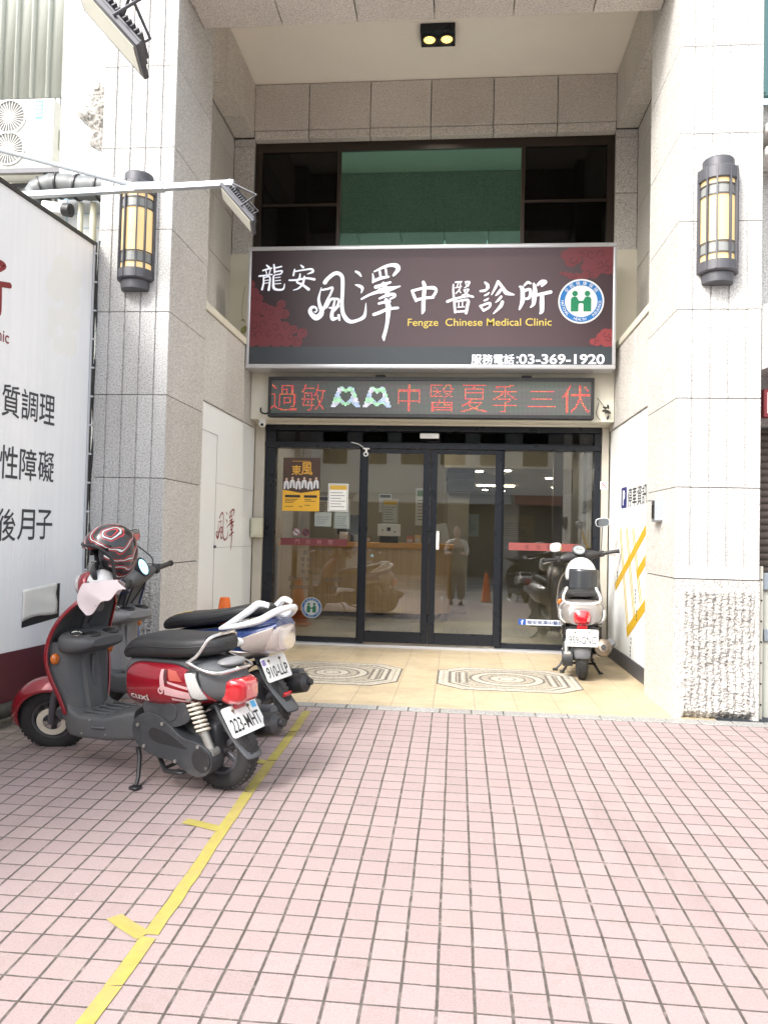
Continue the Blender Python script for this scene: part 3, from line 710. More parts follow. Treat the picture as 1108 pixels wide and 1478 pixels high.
# reception counter with rounded end
ct = thing('reception_counter', 'curved wooden reception counter with orange wood top behind the glass', 'counter', (-1.2, 10.6, 0))
def cshape(i): return [(-2.45, 10.40+i), (-.50, 10.40+i)]+[(-.50+(.46-i)*cos(a), 10.86+(.46-i)*sin(a)) for a in [(-pi/2)+pi/2*k/10 for k in range(1, 11)]]+[(-.04-i, 11.4), (-2.45, 11.4)]
m = MB(); m.prism([cshape(.02)], (0, 0, 1.00), (1, 0, 0), (0, 1, 0), .88); m.build('front_panel', wood_mat('pale_oak_panel', (.50, .31, .15), (.62, .41, .22), .8, False), ct)
m = MB(); m.prism([cshape(-.01)], (0, 0, 1.075), (1, 0, 0), (0, 1, 0), .073); m.build('top', wood_mat('orange_oak_top', (.60, .27, .06), (.70, .36, .11)), ct, bevel=.006)
m = MB(); m.prism([cshape(.06)], (0, 0, .119), (1, 0, 0), (0, 1, 0), .118); m.build('toe_kick', M['black_plastic'], ct)
def sheet(label, name, cat, x0, x1, y, z0, z1, cols, th=.004, group=None, band=None, lines=0, lc='grey_ink', frame=False):
    """a printed sheet hung upright at y, facing the street"""
    m = MB(); m.box(x0, x1, y, y+th, z0, z1); m.mi = 1
    W, H = x1-x0, z1-z0
    if band: m.box(x0+W*.08, x1-W*.08, y-.0012, y-.0001, z1-H*.22, z1-H*.06)
    m.mi = 2
    for k in range(lines):
        zz = z1-H*(.32+.6*k/max(1, lines)); m.box(x0+W*.12, x1-W*random.uniform(.12, .4), y-.0012, y-.0001, zz-H*.018, zz)
    if frame:
        for a, b_, c, d in ((.04, .96, .03, .045), (.04, .96, .955, .97), (.04, .06, .045, .955), (.94, .96, .045, .955)): m.box(x0+W*a, x0+W*b_, y-.0012, y-.0001, z0+H*c, z0+H*d)
    o = m.build(name, cols+[M[lc]], None); o.location = (0, 0, 0); return tag(o, label, cat, group)
M['gold'] = smat('gold_print', (.62, .38, .04), .5, var=.08); M['paper'] = smat('white_paper', (.80, .80, .76), .6, var=.03); M['paper2'] = smat('grey_white_paper', (.50, .50, .48), .6, var=.05)
sheet('white notice with gold heading and grey text standing on the reception counter', 'notice_sheet', 'notice', -1.02, -.80, 10.50, 1.34, 1.68, [M['paper2'], M['gold']], band=1, lines=6, frame=True)
bx = thing('ticket_machine', 'white ticket box on dark legs standing on the reception counter', 'ticket box', (-.92, 10.55, 1.075))
m = MB(); m.box(-1.08, -.77, 10.50, 10.62, 1.17, 1.335, .006, 1); m.build('box', M['white_plastic'], bx)
m = MB(); m.box(-1.05, -.80, 10.53, 10.6, 1.077, 1.168); m.build('stand', M['black_plastic'], bx)
m = MB()
for x_, z_ in ((-1.01, 1.25), (-.84, 1.23)): m.cyl((x_, 10.494, z_), (x_, 10.501, z_), .011, .011, 12)
m.box(-.95, -.90, 10.496, 10.5, 1.24, 1.29); m.build('buttons', M['black'], bx)
cols = [(.45, .18, .16), (.55, .42, .22), (.30, .33, .25), (.55, .50, .46), (.24, .16, .14), (.62, .58, .55)]
for k, (x_, w_, h_) in enumerate(((-.68, .09, .10), (-.57, .08, .12), (-.46, .11, .15), (-.33, .10, .19), (-1.30, .12, .10), (-1.62, .11, .14))):
    m = MB(); m.box(x_, x_+w_, 10.56+.02*(k % 2), 10.64+.02*(k % 2), 1.077, 1.077+h_, .004, 1); m.mi = 1; m.box(x_+.01, x_+w_-.01, 10.5595+.02*(k % 2)-.001, 10.5599+.02*(k % 2), 1.09, 1.077+h_*.6)
    nm = ['low red medicine box beside the ticket box', 'small ochre medicine box on the counter', 'olive medicine box left of the tallest box on the counter', 'tallest pale medicine box at the right end of the counter', 'dark brown medicine box at the left of the counter', 'white medicine box at the far left of the counter'][k]
    o = m.build('medicine_box', [smat('carton_%d' % k, cols[k], .6), M['paper2']]); tag(o, nm, 'box', 'boxes on the reception counter')
sheet('pale wall poster behind the counter, left of the column', 'wall_poster', 'poster', -.66, -.36, 12.28, 1.35, 1.95, [M['paper2'], smat('green_print', (.10, .2, .08), .6)], band=1, lines=7)
sheet('framed pale blue chart on the far wall of the corridor', 'wall_chart', 'chart', .05, .55, 18.98, 1.20, 1.75, [smat('blue_paper', (.35, .42, .45), .6), M['gold']], lines=6)
sheet('brown certificate board on the far wall of the corridor', 'certificate_board', 'board', 1.0, 1.9, 18.98, 1.15, 1.75, [smat('tan_board', (.30, .25, .16), .6), M['gold']], lines=8)
o = MB(); o.obox((-.20, 10.7, 1.22), (.18, .02, .28), Matrix.Rotation(radians(-12), 4, 'Y'), .002, 1); tag(o.build('leaflet_board', M['paper2']), 'tilted white board on the end of the reception counter', 'board')
t = thing('monitor', 'dark computer monitor seen from behind on the reception counter', 'monitor', (-1.45, 10.75, 1.075))
m = MB(); m.box(-1.68, -1.25, 10.74, 10.77, 1.18, 1.46, .006, 1); m.build('screen_back', M['black_plastic'], t)
m = MB(); m.box(-1.49, -1.44, 10.75, 10.78, 1.085, 1.25); m.box(-1.56, -1.37, 10.70, 10.82, 1.076, 1.086, .003, 1); m.build('stand', M['black_plastic'], t)
for k, (x0_, x1_, z0_, z1_, lb) in enumerate(((-2.30, -2.05, 1.45, 1.80, 'white notice on the back wall at the far left behind the counter'), (-1.98, -1.72, 1.45, 1.75, 'yellow headed notice on the back wall, second from the left behind the counter'), (-1.25, -1.05, 1.55, 1.85, 'white notice on the back wall above the ticket box'))):
    sheet(lb, 'wall_notice', 'notice', x0_, x1_, 12.285, z0_, z1_, [M['paper2'], M['gold'] if k == 1 else M['grey_ink']], band=1, lines=6)
# queue number displays on the column
q = thing('queue_display', 'stack of three black number displays with red digits on the column', 'display', (.03, 11.85, 2.1))
for k, z_ in enumerate((2.30, 2.08, 1.88)):
    m = MB(); m.box(-.16, .27, 11.78, 11.89, z_, z_+.15, .006, 1); m.build('housing', M['black_plastic'], q)
m = MB(); text(m, '106', (.10, 11.777, 2.375), (1, 0, 0), (0, 0, 1), h=.085, w=.20, bold=.02); m.build('digits', lit('red_digit_glow', (1, .03, .06), 2.2), q)
# ------------------------------------------------------------------ what stands across the street (seen mirrored in the glass)
def far_house(x0, x1, h_, colr, label, aw):
    t = thing('street_building', label, 'building', ((x0+x1)/2, -15, 0), group='buildings across the street')
    mt = smat('facade_%d' % int(x0*10), colr, .7, var=.06, sc=1.5, dirt=.2)
    m = MB(); m.box(x0, x1, -20, -15, -.6, h_); m.box(x0, x1, -15.0, -14.88, 2.9, 3.4); m.build('wall', mt, t)
    wi = MB(); n = int((x1-x0)/1.5)
    for fl in range(int((h_-3.2)/3)):
        for k in range(n):
            cx = x0+(k+.5)*(x1-x0)/n; wi.box(cx-.5, cx+.5, -15, -14.96, 4.1+3*fl, 5.5+3*fl)
    wi.build('windows', M['dark_glass'], t)
    m = MB(); m.box(x0+.3, x1-.3, -15, -14.95, -.4, 2.5); m.build('shopfront', smat('shopfront_%d' % int(x0*10), (.07, .075, .08), .3), t)
    m = MB(); m.rings([[(x0+.1, -15, 2.95), (x1-.1, -15, 2.95)], [(x0+.1, -13.6, 2.5), (x1-.1, -13.6, 2.5)]], close=False); m.build('awning', smat('awning_%d' % int(x0*10), aw, .6), t, solid=.03)
far_house(-11, -4.2, 7.4, (.66, .63, .58), 'beige two storey house across the street with a dark awning', (.25, .26, .27))
far_house(-4.2, 2.2, 6.4, (.60, .60, .59), 'grey low house across the street with pale awning', (.48, .48, .45))
far_house(2.2, 9.5, 8.0, (.70, .66, .60), 'tallest cream house across the street with rust red awning', (.30, .12, .08))
# ------------------------------------------------------------------ brush lettering, drawn stroke by stroke
FENG = [[(240,265,45),(270,225,40),(330,178,40),(375,174,38),(412,207,38),(420,280,38),(420,380,36),(418,480,36),(430,570,40),(470,635,45),(520,658,36),(590,640,32),(640,610,38),(656,560,25),(660,470,5)],
 [(205,315,6),(187,390,20),(181,440,28),(195,500,36),(214,545,46),(203,590,56),(160,618,60),(116,590,46),(95,550,40),(115,515,30),(150,517,22),(165,540,18),(155,563,14),(137,560,8)],
 [(215,340,20),(270,330,22),(318,318,24),(300,380,22),(265,450,24),(235,530,30)],
 [(262,515,24),(300,440,28),(340,430,26),(385,440,24),(372,500,24),(345,530,22)],
 [(295,520,18),(345,518,22)], [(345,440,18),(330,520,28),(318,590,38),(330,630,42),(372,622,22)], [(388,595,28),(396,640,22)], [(335,560,14),(392,500,14)]]
ZE = [[(550,155,22),(580,172,30),(605,202,14)], [(548,288,10),(590,300,32),(620,322,32),(610,370,8)], [(615,430,20),(700,385,26),(800,350,40)],
 [(720,175,10),(730,230,28),(725,262,22)], [(735,155,14),(830,110,30),(900,90,34),(958,97,48),(974,132,44),(930,192,24)], [(790,150,24),(800,200,24)], [(850,130,22),(860,190,22)],
 [(735,250,28),(800,222,34),(880,206,22)], [(755,310,38),(830,285,34),(900,262,22)], [(800,347,56),(880,332,56),(950,315,28),(1000,300,10)], [(830,270,30),(858,330,54),(880,390,44)],
 [(795,425,20),(870,392,32),(938,382,32),(945,405,24),(900,430,18)], [(790,475,24),(850,460,28),(900,455,24)], [(742,585,32),(800,565,34),(880,530,30),(980,518,26)],
 [(862,440,40),(885,500,54),(886,560,46),(880,650,36),(865,740,34),(848,808,36),(850,845,12)]]
LONG = [[(195,150,24),(235,185,38)], [(135,235,24),(200,215,28),(280,195,22)], [(185,235,18),(200,285,20)], [(262,215,18),(242,285,20)], [(75,325,26),(160,315,26),(290,297,20)],
 [(150,340,26),(152,440,30),(130,540,34)], [(160,350,20),(250,337,24),(252,450,32),(240,545,42)], [(175,395,13),(235,387,13)], [(175,440,13),(235,432,13)],
 [(315,140,26),(325,200,32),(330,270,28)], [(330,195,24),(440,170,26)], [(335,255,24),(448,240,28),(430,288,24),(335,308,18),(314,335,30),(314,430,36),(326,518,46),(400,545,34),(480,530,32),(500,450,12)],
 [(345,352,15),(425,340,15)], [(345,400,15),(432,390,15)], [(345,450,15),(438,442,15)]]
AN = [[(755,145,18),(795,180,42)], [(658,215,22),(640,310,34)], [(650,250,24),(800,225,26),(930,210,34),(958,250,42),(870,290,14)], [(575,390,28),(700,385,30),(850,357,34),(985,375,42)],
 [(750,290,24),(742,350,34),(702,420,32),(790,460,38),(895,535,50)], [(822,330,28),(800,440,42),(730,520,28),(645,550,10)]]
ZHONG = [[(68,262,36),(100,340,48),(135,418,40)], [(75,265,42),(220,228,42),(390,218,56),(432,268,42),(380,362,44)], [(140,402,46),(260,375,42),(392,362,42)], [(236,130,44),(256,200,62),(250,330,58),(245,460,60),(245,560,58),(228,612,20)]]
YI = [[(690,165,22),(690,260,28),(702,370,34)], [(722,132,24),(812,125,24)], [(762,150,16),(742,208,14)], [(722,217,16),(812,197,16)], [(792,140,20),(790,230,16),(732,300,20)], [(772,240,14),(802,290,16)],
 [(872,125,22),(888,190,20),(860,215,16)], [(878,125,24),(930,130,30),(906,190,26)], [(850,252,20),(920,240,24),(870,310,22),(822,332,20)], [(860,270,20),(920,330,30),(988,352,32)],
 [(607,425,42),(700,390,40),(850,352,30),(930,347,24)], [(710,420,34),(716,500,38),(726,590,34)], [(722,428,22),(908,402,40),(905,500,48),(890,600,42)], [(730,580,30),(890,572,30)], [(780,425,16),(776,495,16)], [(832,415,16),(832,490,16)], [(762,512,16),(860,504,16)]]
ZHEN = [[(110,135,32),(150,180,52),(140,230,36)], [(42,265,32),(110,255,42),(170,212,18)], [(107,332,24),(150,310,32),(175,285,12)], [(102,410,24),(145,390,30),(165,370,12)], [(42,490,30),(92,560,32)], [(50,490,32),(182,447,36),(180,508,32),(97,560,36)],
 [(300,118,36),(270,200,42),(210,318,18)], [(308,122,38),(370,210,48),(430,290,66),(542,318,20)], [(347,240,38),(312,290,48),(270,332,16)], [(352,350,38),(312,400,38),(270,437,12)], [(372,430,48),(342,500,54),(242,607,16)]]
SUO = [[(690,180,26),(740,132,44),(785,147,26)], [(622,195,26),(660,222,58),(670,330,64),(665,430,62),(625,542,24)], [(690,260,46),(770,237,42),(785,300,48),(760,370,42),(690,382,30)], [(885,170,36),(950,120,58),(1008,125,42),(950,182,36)],
 [(830,150,32),(850,250,66),(840,380,70),(830,460,54),(787,510,16)], [(860,325,46),(980,300,50),(1080,277,52)], [(955,310,56),(955,430,68),(955,560,64),(930,602,26)]]
def place(strokes, ox, oy, sc, m): return [[(*m(ox+a[0]/sc, oy+a[1]/sc), a[2]/sc*m.k) for a in st] for st in strokes]
# ------------------------------------------------------------------ shop sign
SX0, SX1, SZ0, SZ1, SY = -2.160, 1.500, 2.842, 4.085, 7.55
class SignMap:
    k = (SX1-SX0)/527.5
    def __call__(s, px, py):
        f = (px-360.5)/527.5; top = 357-7*f; bot = 533-2*f
        return (SX0+f*(SX1-SX0), -(SZ1-(py-top)/(bot-top)*(SZ1-SZ0)))
sm = SignMap()
sp3 = lambda px, py: (sm(px, py)[0], SY+.0, -sm(px, py)[1])
sg = thing('shop_sign', 'large maroon clinic signboard with white brush lettering in an aluminium frame above the doors', 'sign', (-.33, 7.65, 2.84))
m = MB(); fw = .042
m.box(SX0, SX1, SY+.02, 7.76, SZ0, SZ1, .004, 1)
for a in ((SX0, SX1, SZ1-fw, SZ1), (SX0, SX1, SZ0, SZ0+fw)): m.box(a[0], a[1], SY-.012, SY+.019, a[2], a[3], .006, 2)
for a in ((SX0, SX0+fw-.01), (SX1-fw+.01, SX1)): m.box(a[0], a[1], SY-.012, SY+.019, SZ0+fw, SZ1-fw, .006, 2)
m.build('sign_frame', M['sign_alu'], sg)
def sign_print():
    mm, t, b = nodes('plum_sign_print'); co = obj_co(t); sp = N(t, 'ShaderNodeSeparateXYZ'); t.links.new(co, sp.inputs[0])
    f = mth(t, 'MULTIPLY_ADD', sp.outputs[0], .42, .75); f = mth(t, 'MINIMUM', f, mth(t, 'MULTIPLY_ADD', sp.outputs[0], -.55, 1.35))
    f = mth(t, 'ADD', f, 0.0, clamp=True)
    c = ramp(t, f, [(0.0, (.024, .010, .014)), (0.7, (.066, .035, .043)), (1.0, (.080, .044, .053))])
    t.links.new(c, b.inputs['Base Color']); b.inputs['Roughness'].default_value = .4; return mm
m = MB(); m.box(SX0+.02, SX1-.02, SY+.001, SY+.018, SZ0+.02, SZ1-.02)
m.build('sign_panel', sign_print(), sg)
zb = -sm(360, 502)[1]
m = MB(); m.box(SX0+fw-.011, SX1-fw+.011, SY-.0052, SY+.0008, SZ0+fw, zb); m.build('phone_band', smat('slate_band_print', (.034, .043, .052), .4, var=.04), sg)
# red clouds printed on the corners
def cloud(discs, ox, oy, sc, curls, mats, lift):
    m = MB()
    for i, (x_, y_, r_) in enumerate(discs):
        X_, Z_ = sm(ox+x_/sc, oy+y_/sc); r2 = r_/sc*sm.k
        pts = [(min(max(X_+p[0], SX0+fw-.012), SX1-fw+.012), min(max(-Z_+p[1], zb), SZ1-fw)) for p in circ(0, 0, r2, 26)]
        m.add([(p[0], SY-.0002-lift-.00002*i, p[1]) for p in pts], [tuple(range(len(pts)))])
    m.mi = 1
    st = []
    for (x_, y_, r_, a0, tw) in curls:
        X_, Z_ = sm(ox+x_/sc, oy+y_/sc); k = r_/sc*sm.k
        st.append([(X_+k*(1-q/15)*cos(a0+tw*q*.42), Z_+k*(1-q/15)*sin(a0+tw*q*.42), .0065) for q in range(13)])
    brush(m, st, (0, SY, 0), (1, 0, 0), (0, 0, 1), 1.0, lift=.0018+lift, k=3, dz=0.00001)
    return m.build('cloud_print', mats, sg)
cr = smat('cloud_red', (.150, .026, .034), .45, var=.12, sc=4); cl = smat('cloud_line', (.075, .014, .020), .45)
dl = [(120,120,60),(165,260,85),(250,350,68),(190,470,130),(330,520,105),(430,570,110),(620,445,72),(680,600,78),(555,590,115),(150,690,140),(330,780,140),(520,800,140),(680,830,110),(825,850,72),(975,905,85),(150,980,150),(350,1000,150),(560,1000,140),(720,1010,120),(890,1040,95)]
cur = [(230,340,52,0,1),(330,500,62,1,-1),(620,470,50,3,1),(690,590,58,1,1),(450,560,62,2,-1),(190,560,70,0,1),(350,770,85,2,1),(180,770,65,1,-1),(530,830,75,4,1),(700,790,58,0,1),(830,830,46,3,-1),(970,880,58,4,1),(280,930,85,2,1),(440,930,70,5,-1),(620,990,80,3,1),(780,960,62,0,1),(905,1035,62,2,1),(150,930,70,4,1)]
cloud(dl, 355, 400, 11.08, cur, [cr, cl], .0004)
dr = [(180,130,75),(250,210,90),(260,110,90),(380,90,100),(520,110,120),(690,130,150),(520,230,110),(640,270,120),(760,280,120),(560,380,80),(440,420,60),(330,440,60),(240,420,45),(170,395,35),(110,380,22),(330,180,70),(440,300,60),(790,90,90)]
cur2 = [(270,190,70,0,1),(380,110,60,2,-1),(520,110,70,1,1),(660,120,70,3,1),(760,230,80,0,1),(640,260,60,2,-1),(530,390,48,1,1),(300,420,40,3,-1),(720,330,58,4,1)]
cloud(dr, 800, 355, 9.856, cur2, [cr, cl], .0006)
d3 = [(560,1350,45),(620,1350,60),(680,1290,75),(730,1240,75),(790,1260,90),(740,1340,80),(810,1360,60)]
cloud(d3, 800, 355, 9.856, [(730,1240,52,0,1),(620,1345,38,2,1),(780,1300,48,3,-1)], [smat('bright_cloud_red', (.25, .035, .042), .45), cl], .0004)
# brush characters
M['sign_white'] = lit('glowing_white_print', (.78, .83, 1.0), .14, (.80, .82, .88))  # small emission added to the white print to brighten the lettering
br = lambda st, ox, oy, sc: place(st, ox, oy, sc, sm)
m = MB()
for st, ox, oy, sc in ((LONG, 370, 370, 11.08), (AN, 370, 370, 11.08), (FENG, 440, 370, 6.925), (ZE, 440, 370, 6.925), (ZHONG, 595, 395, 10.55), (YI, 595, 395, 10.55), (ZHEN, 695, 395, 10.55), (SUO, 695, 395, 10.55)):
    brush(m, br(st, ox, oy, sc), (0, SY, 0), (1, 0, 0), (0, 0, 1), 1.0, lift=.003)
m.build('brush_lettering', M['sign_white'], sg)
m = MB(); text(m, 'Fengze  Chinese Medical Clinic', (*sp3(698, 466.5)[:1], SY, sp3(698, 466.5)[2]), (1, 0, 0), (0, 0, 1), h=.098, w=1.41, bold=.004, lift=.003)
m.build('english_lettering', smat('yellow_lettering', (.78, .60, .12), .5, var=.02), sg)
m = MB(); text(m, '服務電話：', (sp3(721, 518)[0], SY, sp3(721, 518)[2]), (1, 0, 0), (0, 0, 1), h=.097, w=.455, bold=.03, lift=.008)
text(m, '03-369-1920', (sp3(814, 517.3)[0], SY, sp3(814, 517.3)[2]), (1, 0, 0), (0, 0, 1), h=.100, w=.82, bold=.022, lift=.008)
m.build('phone_lettering', M['sign_white'], sg)
def emblem(name, cx, y, cz, R, parent=None, dim=1.0):
    c3 = lambda r, g_, b_: smat('emblem_%s_%.2f_%.2f' % (name, r, g_), (r*dim, g_*dim, b_*dim), .45, var=.02)
    m = MB(); o = (cx, y, cz); U, V = (1, 0, 0), (0, 0, 1); k = R/390
    m.mi = 0; m.prism([circ(0, 0, R, 48)], (cx, y-.0032, cz), U, V, .002)
    m.mi = 1; m.prism([circ(0, 0, 362*k, 48), circ(0, 0, 276*k, 48)], (cx, y-.0042, cz), U, V, .001)
    m.mi = 2
    for sx in (-105, 105): m.prism([circ(sx*k, 135*k, 48*k, 20)], (cx, y-.0042, cz), U, V, .001)
    body = [(-175, -178), (-45, -178), (-45, -60), (-30, -35), (30, -35), (40, -60), (40, -178), (172, -178), (172, 40), (150, 75), (105, 85), (65, 70), (40, 20), (30, 8), (-35, 8), (-45, 20), (-70, 70), (-105, 85), (-150, 75), (-175, 40)]
    m.prism([[(p[0]*k, p[1]*k) for p in body]], (cx, y-.0042, cz), U, V, .001)
    m.mi = 0
    for i, ch in enumerate('全民健康保險'):
        a = radians(90+52-i*104/5); u = Vector((sin(a), 0, -cos(a)))
        text(m, ch, (cx+318*k*cos(a), y, cz+318*k*sin(a)), u, (cos(a), 0, sin(a)), h=72*k, w=72*k, lift=.005)
    wd = 'NATIONAL   HEALTH   INSURANCE'
    for i, ch in enumerate(wd):
        if ch == ' ': continue
        a = radians(181+178*i/(len(wd)-1)); u = Vector((-sin(a), 0, cos(a)))
        text(m, ch, (cx+318*k*cos(a), y, cz+318*k*sin(a)), u, (-cos(a), 0, -sin(a)), h=46*k, lift=.005)
    return m.build('emblem', [c3(.80, .83, .86), c3(.008, .17, .50), c3(.0, .22, .095)], parent)
ex, _, ez = sp3(839.8, 434.4); emblem('sign', ex, SY-.001, ez, .220, sg)
# ------------------------------------------------------------------ LED message board
lx0, lx1, lz0, lz1 = -1.955, 1.330, 2.376, 2.786
led = thing('led_board', 'long black LED message board with red scrolling characters under the clinic sign', 'display', (-.31, 7.75, 2.376))
m = MB(); m.box(lx0, lx1, 7.70, 7.80, lz0, lz1, .006, 2)
for z_ in (lz0, lz1-.035): m.box(lx0, lx1, 7.685, 7.70, z_, z_+.035, .003, 1)
for x_ in (lx0, lx1-.03): m.box(x_, x_+.03, 7.685, 7.70, lz0+.035, lz1-.035, .003, 1)
for x_ in (-.85, .62): m.box(x_, x_+.10, 7.70, 7.76, lz1, lz1+.025, .006, 1)
m.build('housing', M['black_plastic'], led)
def led_screen():
    mm, t, b = nodes('led_matrix_face'); co = obj_co(t); sp = N(t, 'ShaderNodeSeparateXYZ'); t.links.new(co, sp.inputs[0])
    q = lambda s: mth(t, 'ABSOLUTE', mth(t, 'SUBTRACT', mth(t, 'FRACT', mth(t, 'DIVIDE', s, .0125)), .5))
    d = mth(t, 'LESS_THAN', mth(t, 'ADD', mth(t, 'POWER', q(sp.outputs[0]), 2.0), mth(t, 'POWER', q(sp.outputs[2]), 2.0)), .10)
    hue = ramp(t, noi(t, obj_co(t, (2, 1, 9)), 1.5, 2.0), [(0.35, (.10, .15, .115)), (0.5, (.13, .135, .12)), (0.65, (.15, .115, .14))])
    t.links.new(mixc(t, d, (.058, .064, .062), hue), b.inputs['Base Color']); b.inputs['Roughness'].default_value = .5; return mm
m = MB(); m.box(lx0+.03, lx1-.03, 7.694, 7.699, lz0+.035, lz1-.035); m.build('screen', led_screen(), led)
dot = MB()
def dots(test, x0, x1, z0, z1, pal):
    P_ = .0125; n = int((x1-x0)/P_); k = int((z1-z0)/P_)
    for i in range(n):
        for j in range(k):
            if test((i+.5)/n, (j+.5)/k):
                cx = x0+(i+.5)*P_; cz = z0+(j+.5)*P_; dot.mi = pal(i, j); r_ = .0050
                dot.add([(cx+r_*cos(q*pi/3), 7.6925, cz+r_*sin(q*pi/3)) for q in range(6)], [tuple(range(6))])
ledx = lambda px: lx0+(px-387)/471*(lx1-lx0)
for ch, a, b_ in (('過', 389, 432), ('敏', 437, 474), ('中', 579, 613), ('醫', 624, 662), ('夏', 670, 708), ('季', 716, 751), ('三', 765, 806), ('伏', 813, 853)):
    vs, fs = glyphs(ch, -.010); xs0 = min(p.x for p in vs); xs1 = max(p.x for p in vs); zs0 = min(p.y for p in vs); zs1 = max(p.y for p in vs)
    bv = BVHTree.FromPolygons([Vector((p.x, p.y, 0)) for p in vs], fs)
    tst = lambda u_, v_: bv.ray_cast(Vector((xs0+u_*(xs1-xs0), zs0+v_*(zs1-zs0), 1)), Vector((0, 0, -1)))[0] is not None
    dots(tst, ledx(a), ledx(b_), lz0+(.115 if ch == '三' else .062), lz1-(.120 if ch == '三' else .062), lambda i, j: 1 if random.random() < .24 else 0)
def inpoly(x_, y_, P_):
    c = False
    for i in range(len(P_)):
        (x1_, y1_), (x2_, y2_) = P_[i], P_[i-1]
        if (y1_ > y_) != (y2_ > y_) and x_ < (x2_-x1_)*(y_-y1_)/(y2_-y1_)+x1_: c = not c
    return c
hand = [(0, .0), (.16, .0), (.30, .22), (.42, .10), (.5, .06), (.58, .10), (.70, .22), (.84, .0), (1, .0), (.86, .62), (.76, .95), (.66, 1), (.56, .95), (.5, .86), (.44, .95), (.34, 1), (.24, .95), (.14, .62)]
heart = [(.5, .22), (.66, .42), (.70, .62), (.64, .78), (.56, .76), (.5, .66), (.44, .76), (.36, .78), (.30, .62), (.34, .42)]
for a, b_ in ((481, 525), (528, 571)):
    dots(lambda u_, v_: inpoly(u_, v_, hand) and not inpoly(u_, v_, heart), ledx(a), ledx(b_), lz0+.10, lz1-.095, lambda i, j: 2+(j//4+i//9) % 3)
dot.build('lit_dots', [lit('led_red', (1, .05, .07), .22, (.6, .06, .06)), lit('led_orange', (1, .22, .05), .25, (.6, .2, .06)), lit('led_white', (.85, .85, 1), .32), lit('led_green', (.5, 1, .6), .30), lit('led_blue', (.55, .7, 1), .32)], led)
m = MB(); m.tube([(lx0, 7.74, lz0+.05), (lx0-.03, 7.72, lz0+.03), (lx0-.08, 7.74, lz0+.05), (lx0-.10, 7.79, lz0+.10)], .009, 8, 4); m.build('cable', M['black_plastic'], led)
# ------------------------------------------------------------------ wall lamps on the pillars
M['lamp_glass'] = lit('warm_lamp_glass', (1, .72, .36), .20, (.58, .42, .20))
M['lamp_band'] = smat('grey_frosted_band', (.24, .25, .24), .35, var=.2, sc=20)
def wall_lamp(cx, dz, label):
    t = thing('wall_lamp', label, 'wall lamp', (cx, 5.35, 3.35+dz), group='lantern lamps on the pillars')
    L = lambda prof, nm, mat, m=None: (m or MB())
    def half(prof, nm, mat):
        m = MB(); m.lathe([(0.001, prof[0][1]+dz)]+[(r, z+dz) for r, z in prof]+[(0.001, prof[-1][1]+dz)], (cx, 5.345, 0), (0, 0, 1), 24, pi, 2*pi, ref=(1, 0, 0)); return m.build(nm, mat, t, ang=30)
    half([(.100, 3.70), (.104, 3.705), (.104, 3.765), (.098, 3.775)], 'cap', M['dark_steel'])
    half([(.128, 3.615), (.132, 3.62), (.132, 3.695), (.126, 3.702)], 'top_ring', M['dark_steel'])
    half([(.112, 3.055), (.112, 3.62)], 'glass_cylinder', M['lamp_glass'])
    half([(.1145, 3.515), (.1145, 3.572)], 'frosted_band', M['lamp_band']); half([(.1145, 3.118), (.1145, 3.180)], 'frosted_band', M['lamp_band'])
    half([(.120, 2.985), (.132, 2.995), (.132, 3.055), (.126, 3.062)], 'bottom_ring', M['dark_steel'])
    half([(.085, 2.915), (.102, 2.922), (.106, 2.984)], 'base_cup', M['dark_steel'])
    m = MB()
    for a in (182, 222, 250, 290, 318, 358):
        c, s_ = cos(radians(a)), sin(radians(a))
        for r0, r1, z0, z1 in ((.117, .137, 2.995, 3.702),):
            R = Matrix.Translation((cx, 5.345, dz)) @ Matrix.Rotation(radians(a), 4, 'Z')
            m.M = R; m.box(r0, r1, -.0055, .0055, z0, z1, .001, 1); m.M = ident()
    for z_ in (3.508, 3.578, 3.110, 3.187):
        m.lathe([(.113, z_-.004+dz), (.121, z_-.004+dz), (.121, z_+.004+dz), (.113, z_+.004+dz)], (cx, 5.345, 0), (0, 0, 1), 24, pi, 2*pi, ref=(1, 0, 0))
    m.build('cage', M['dark_steel'], t)
wall_lamp(-2.368, 0, 'dark caged half-round wall lamp on the left pillar, behind the steel floodlight arm')
wall_lamp(1.730, .016, 'dark caged half-round wall lamp with amber glass on the right pillar')
# ceiling downlight
t = thing('ceiling_spotlight', 'black twin spotlight box glowing on the porch ceiling', 'ceiling light', (-.27, 7.25, 6.06))
m = MB(); m.box(-.44, -.108, 7.13, 7.38, 5.985, 6.06, .004, 1); m.build('housing', M['black_alu'], t)
for x_ in (-.355, -.188):
    m = MB(); m.lathe([(.082, 0), (.082, -.008), (.062, -.010), (.055, -.002)], (x_, 7.262, 5.985), (0, 0, 1), 24); lr = m.build('lamp_ring', M['black_plastic'], t)
    m = MB(); m.ell((x_, 7.262, 5.981), (.054, .054, .012)); m.build('lamp', lit('spot_glow', (1, .62, .14), 1.0), lr)

    sd = bpy.data.lights.new('porch_spot', 'SPOT'); sd.energy = 70; sd.spot_size = radians(118); sd.spot_blend = 1.0; sd.shadow_soft_size = .05; sd.color = (1, .90, .76)
    so_ = bpy.data.objects.new('porch_spot', sd); COL.objects.link(so_); so_.location = (x_, 7.262, 5.955)
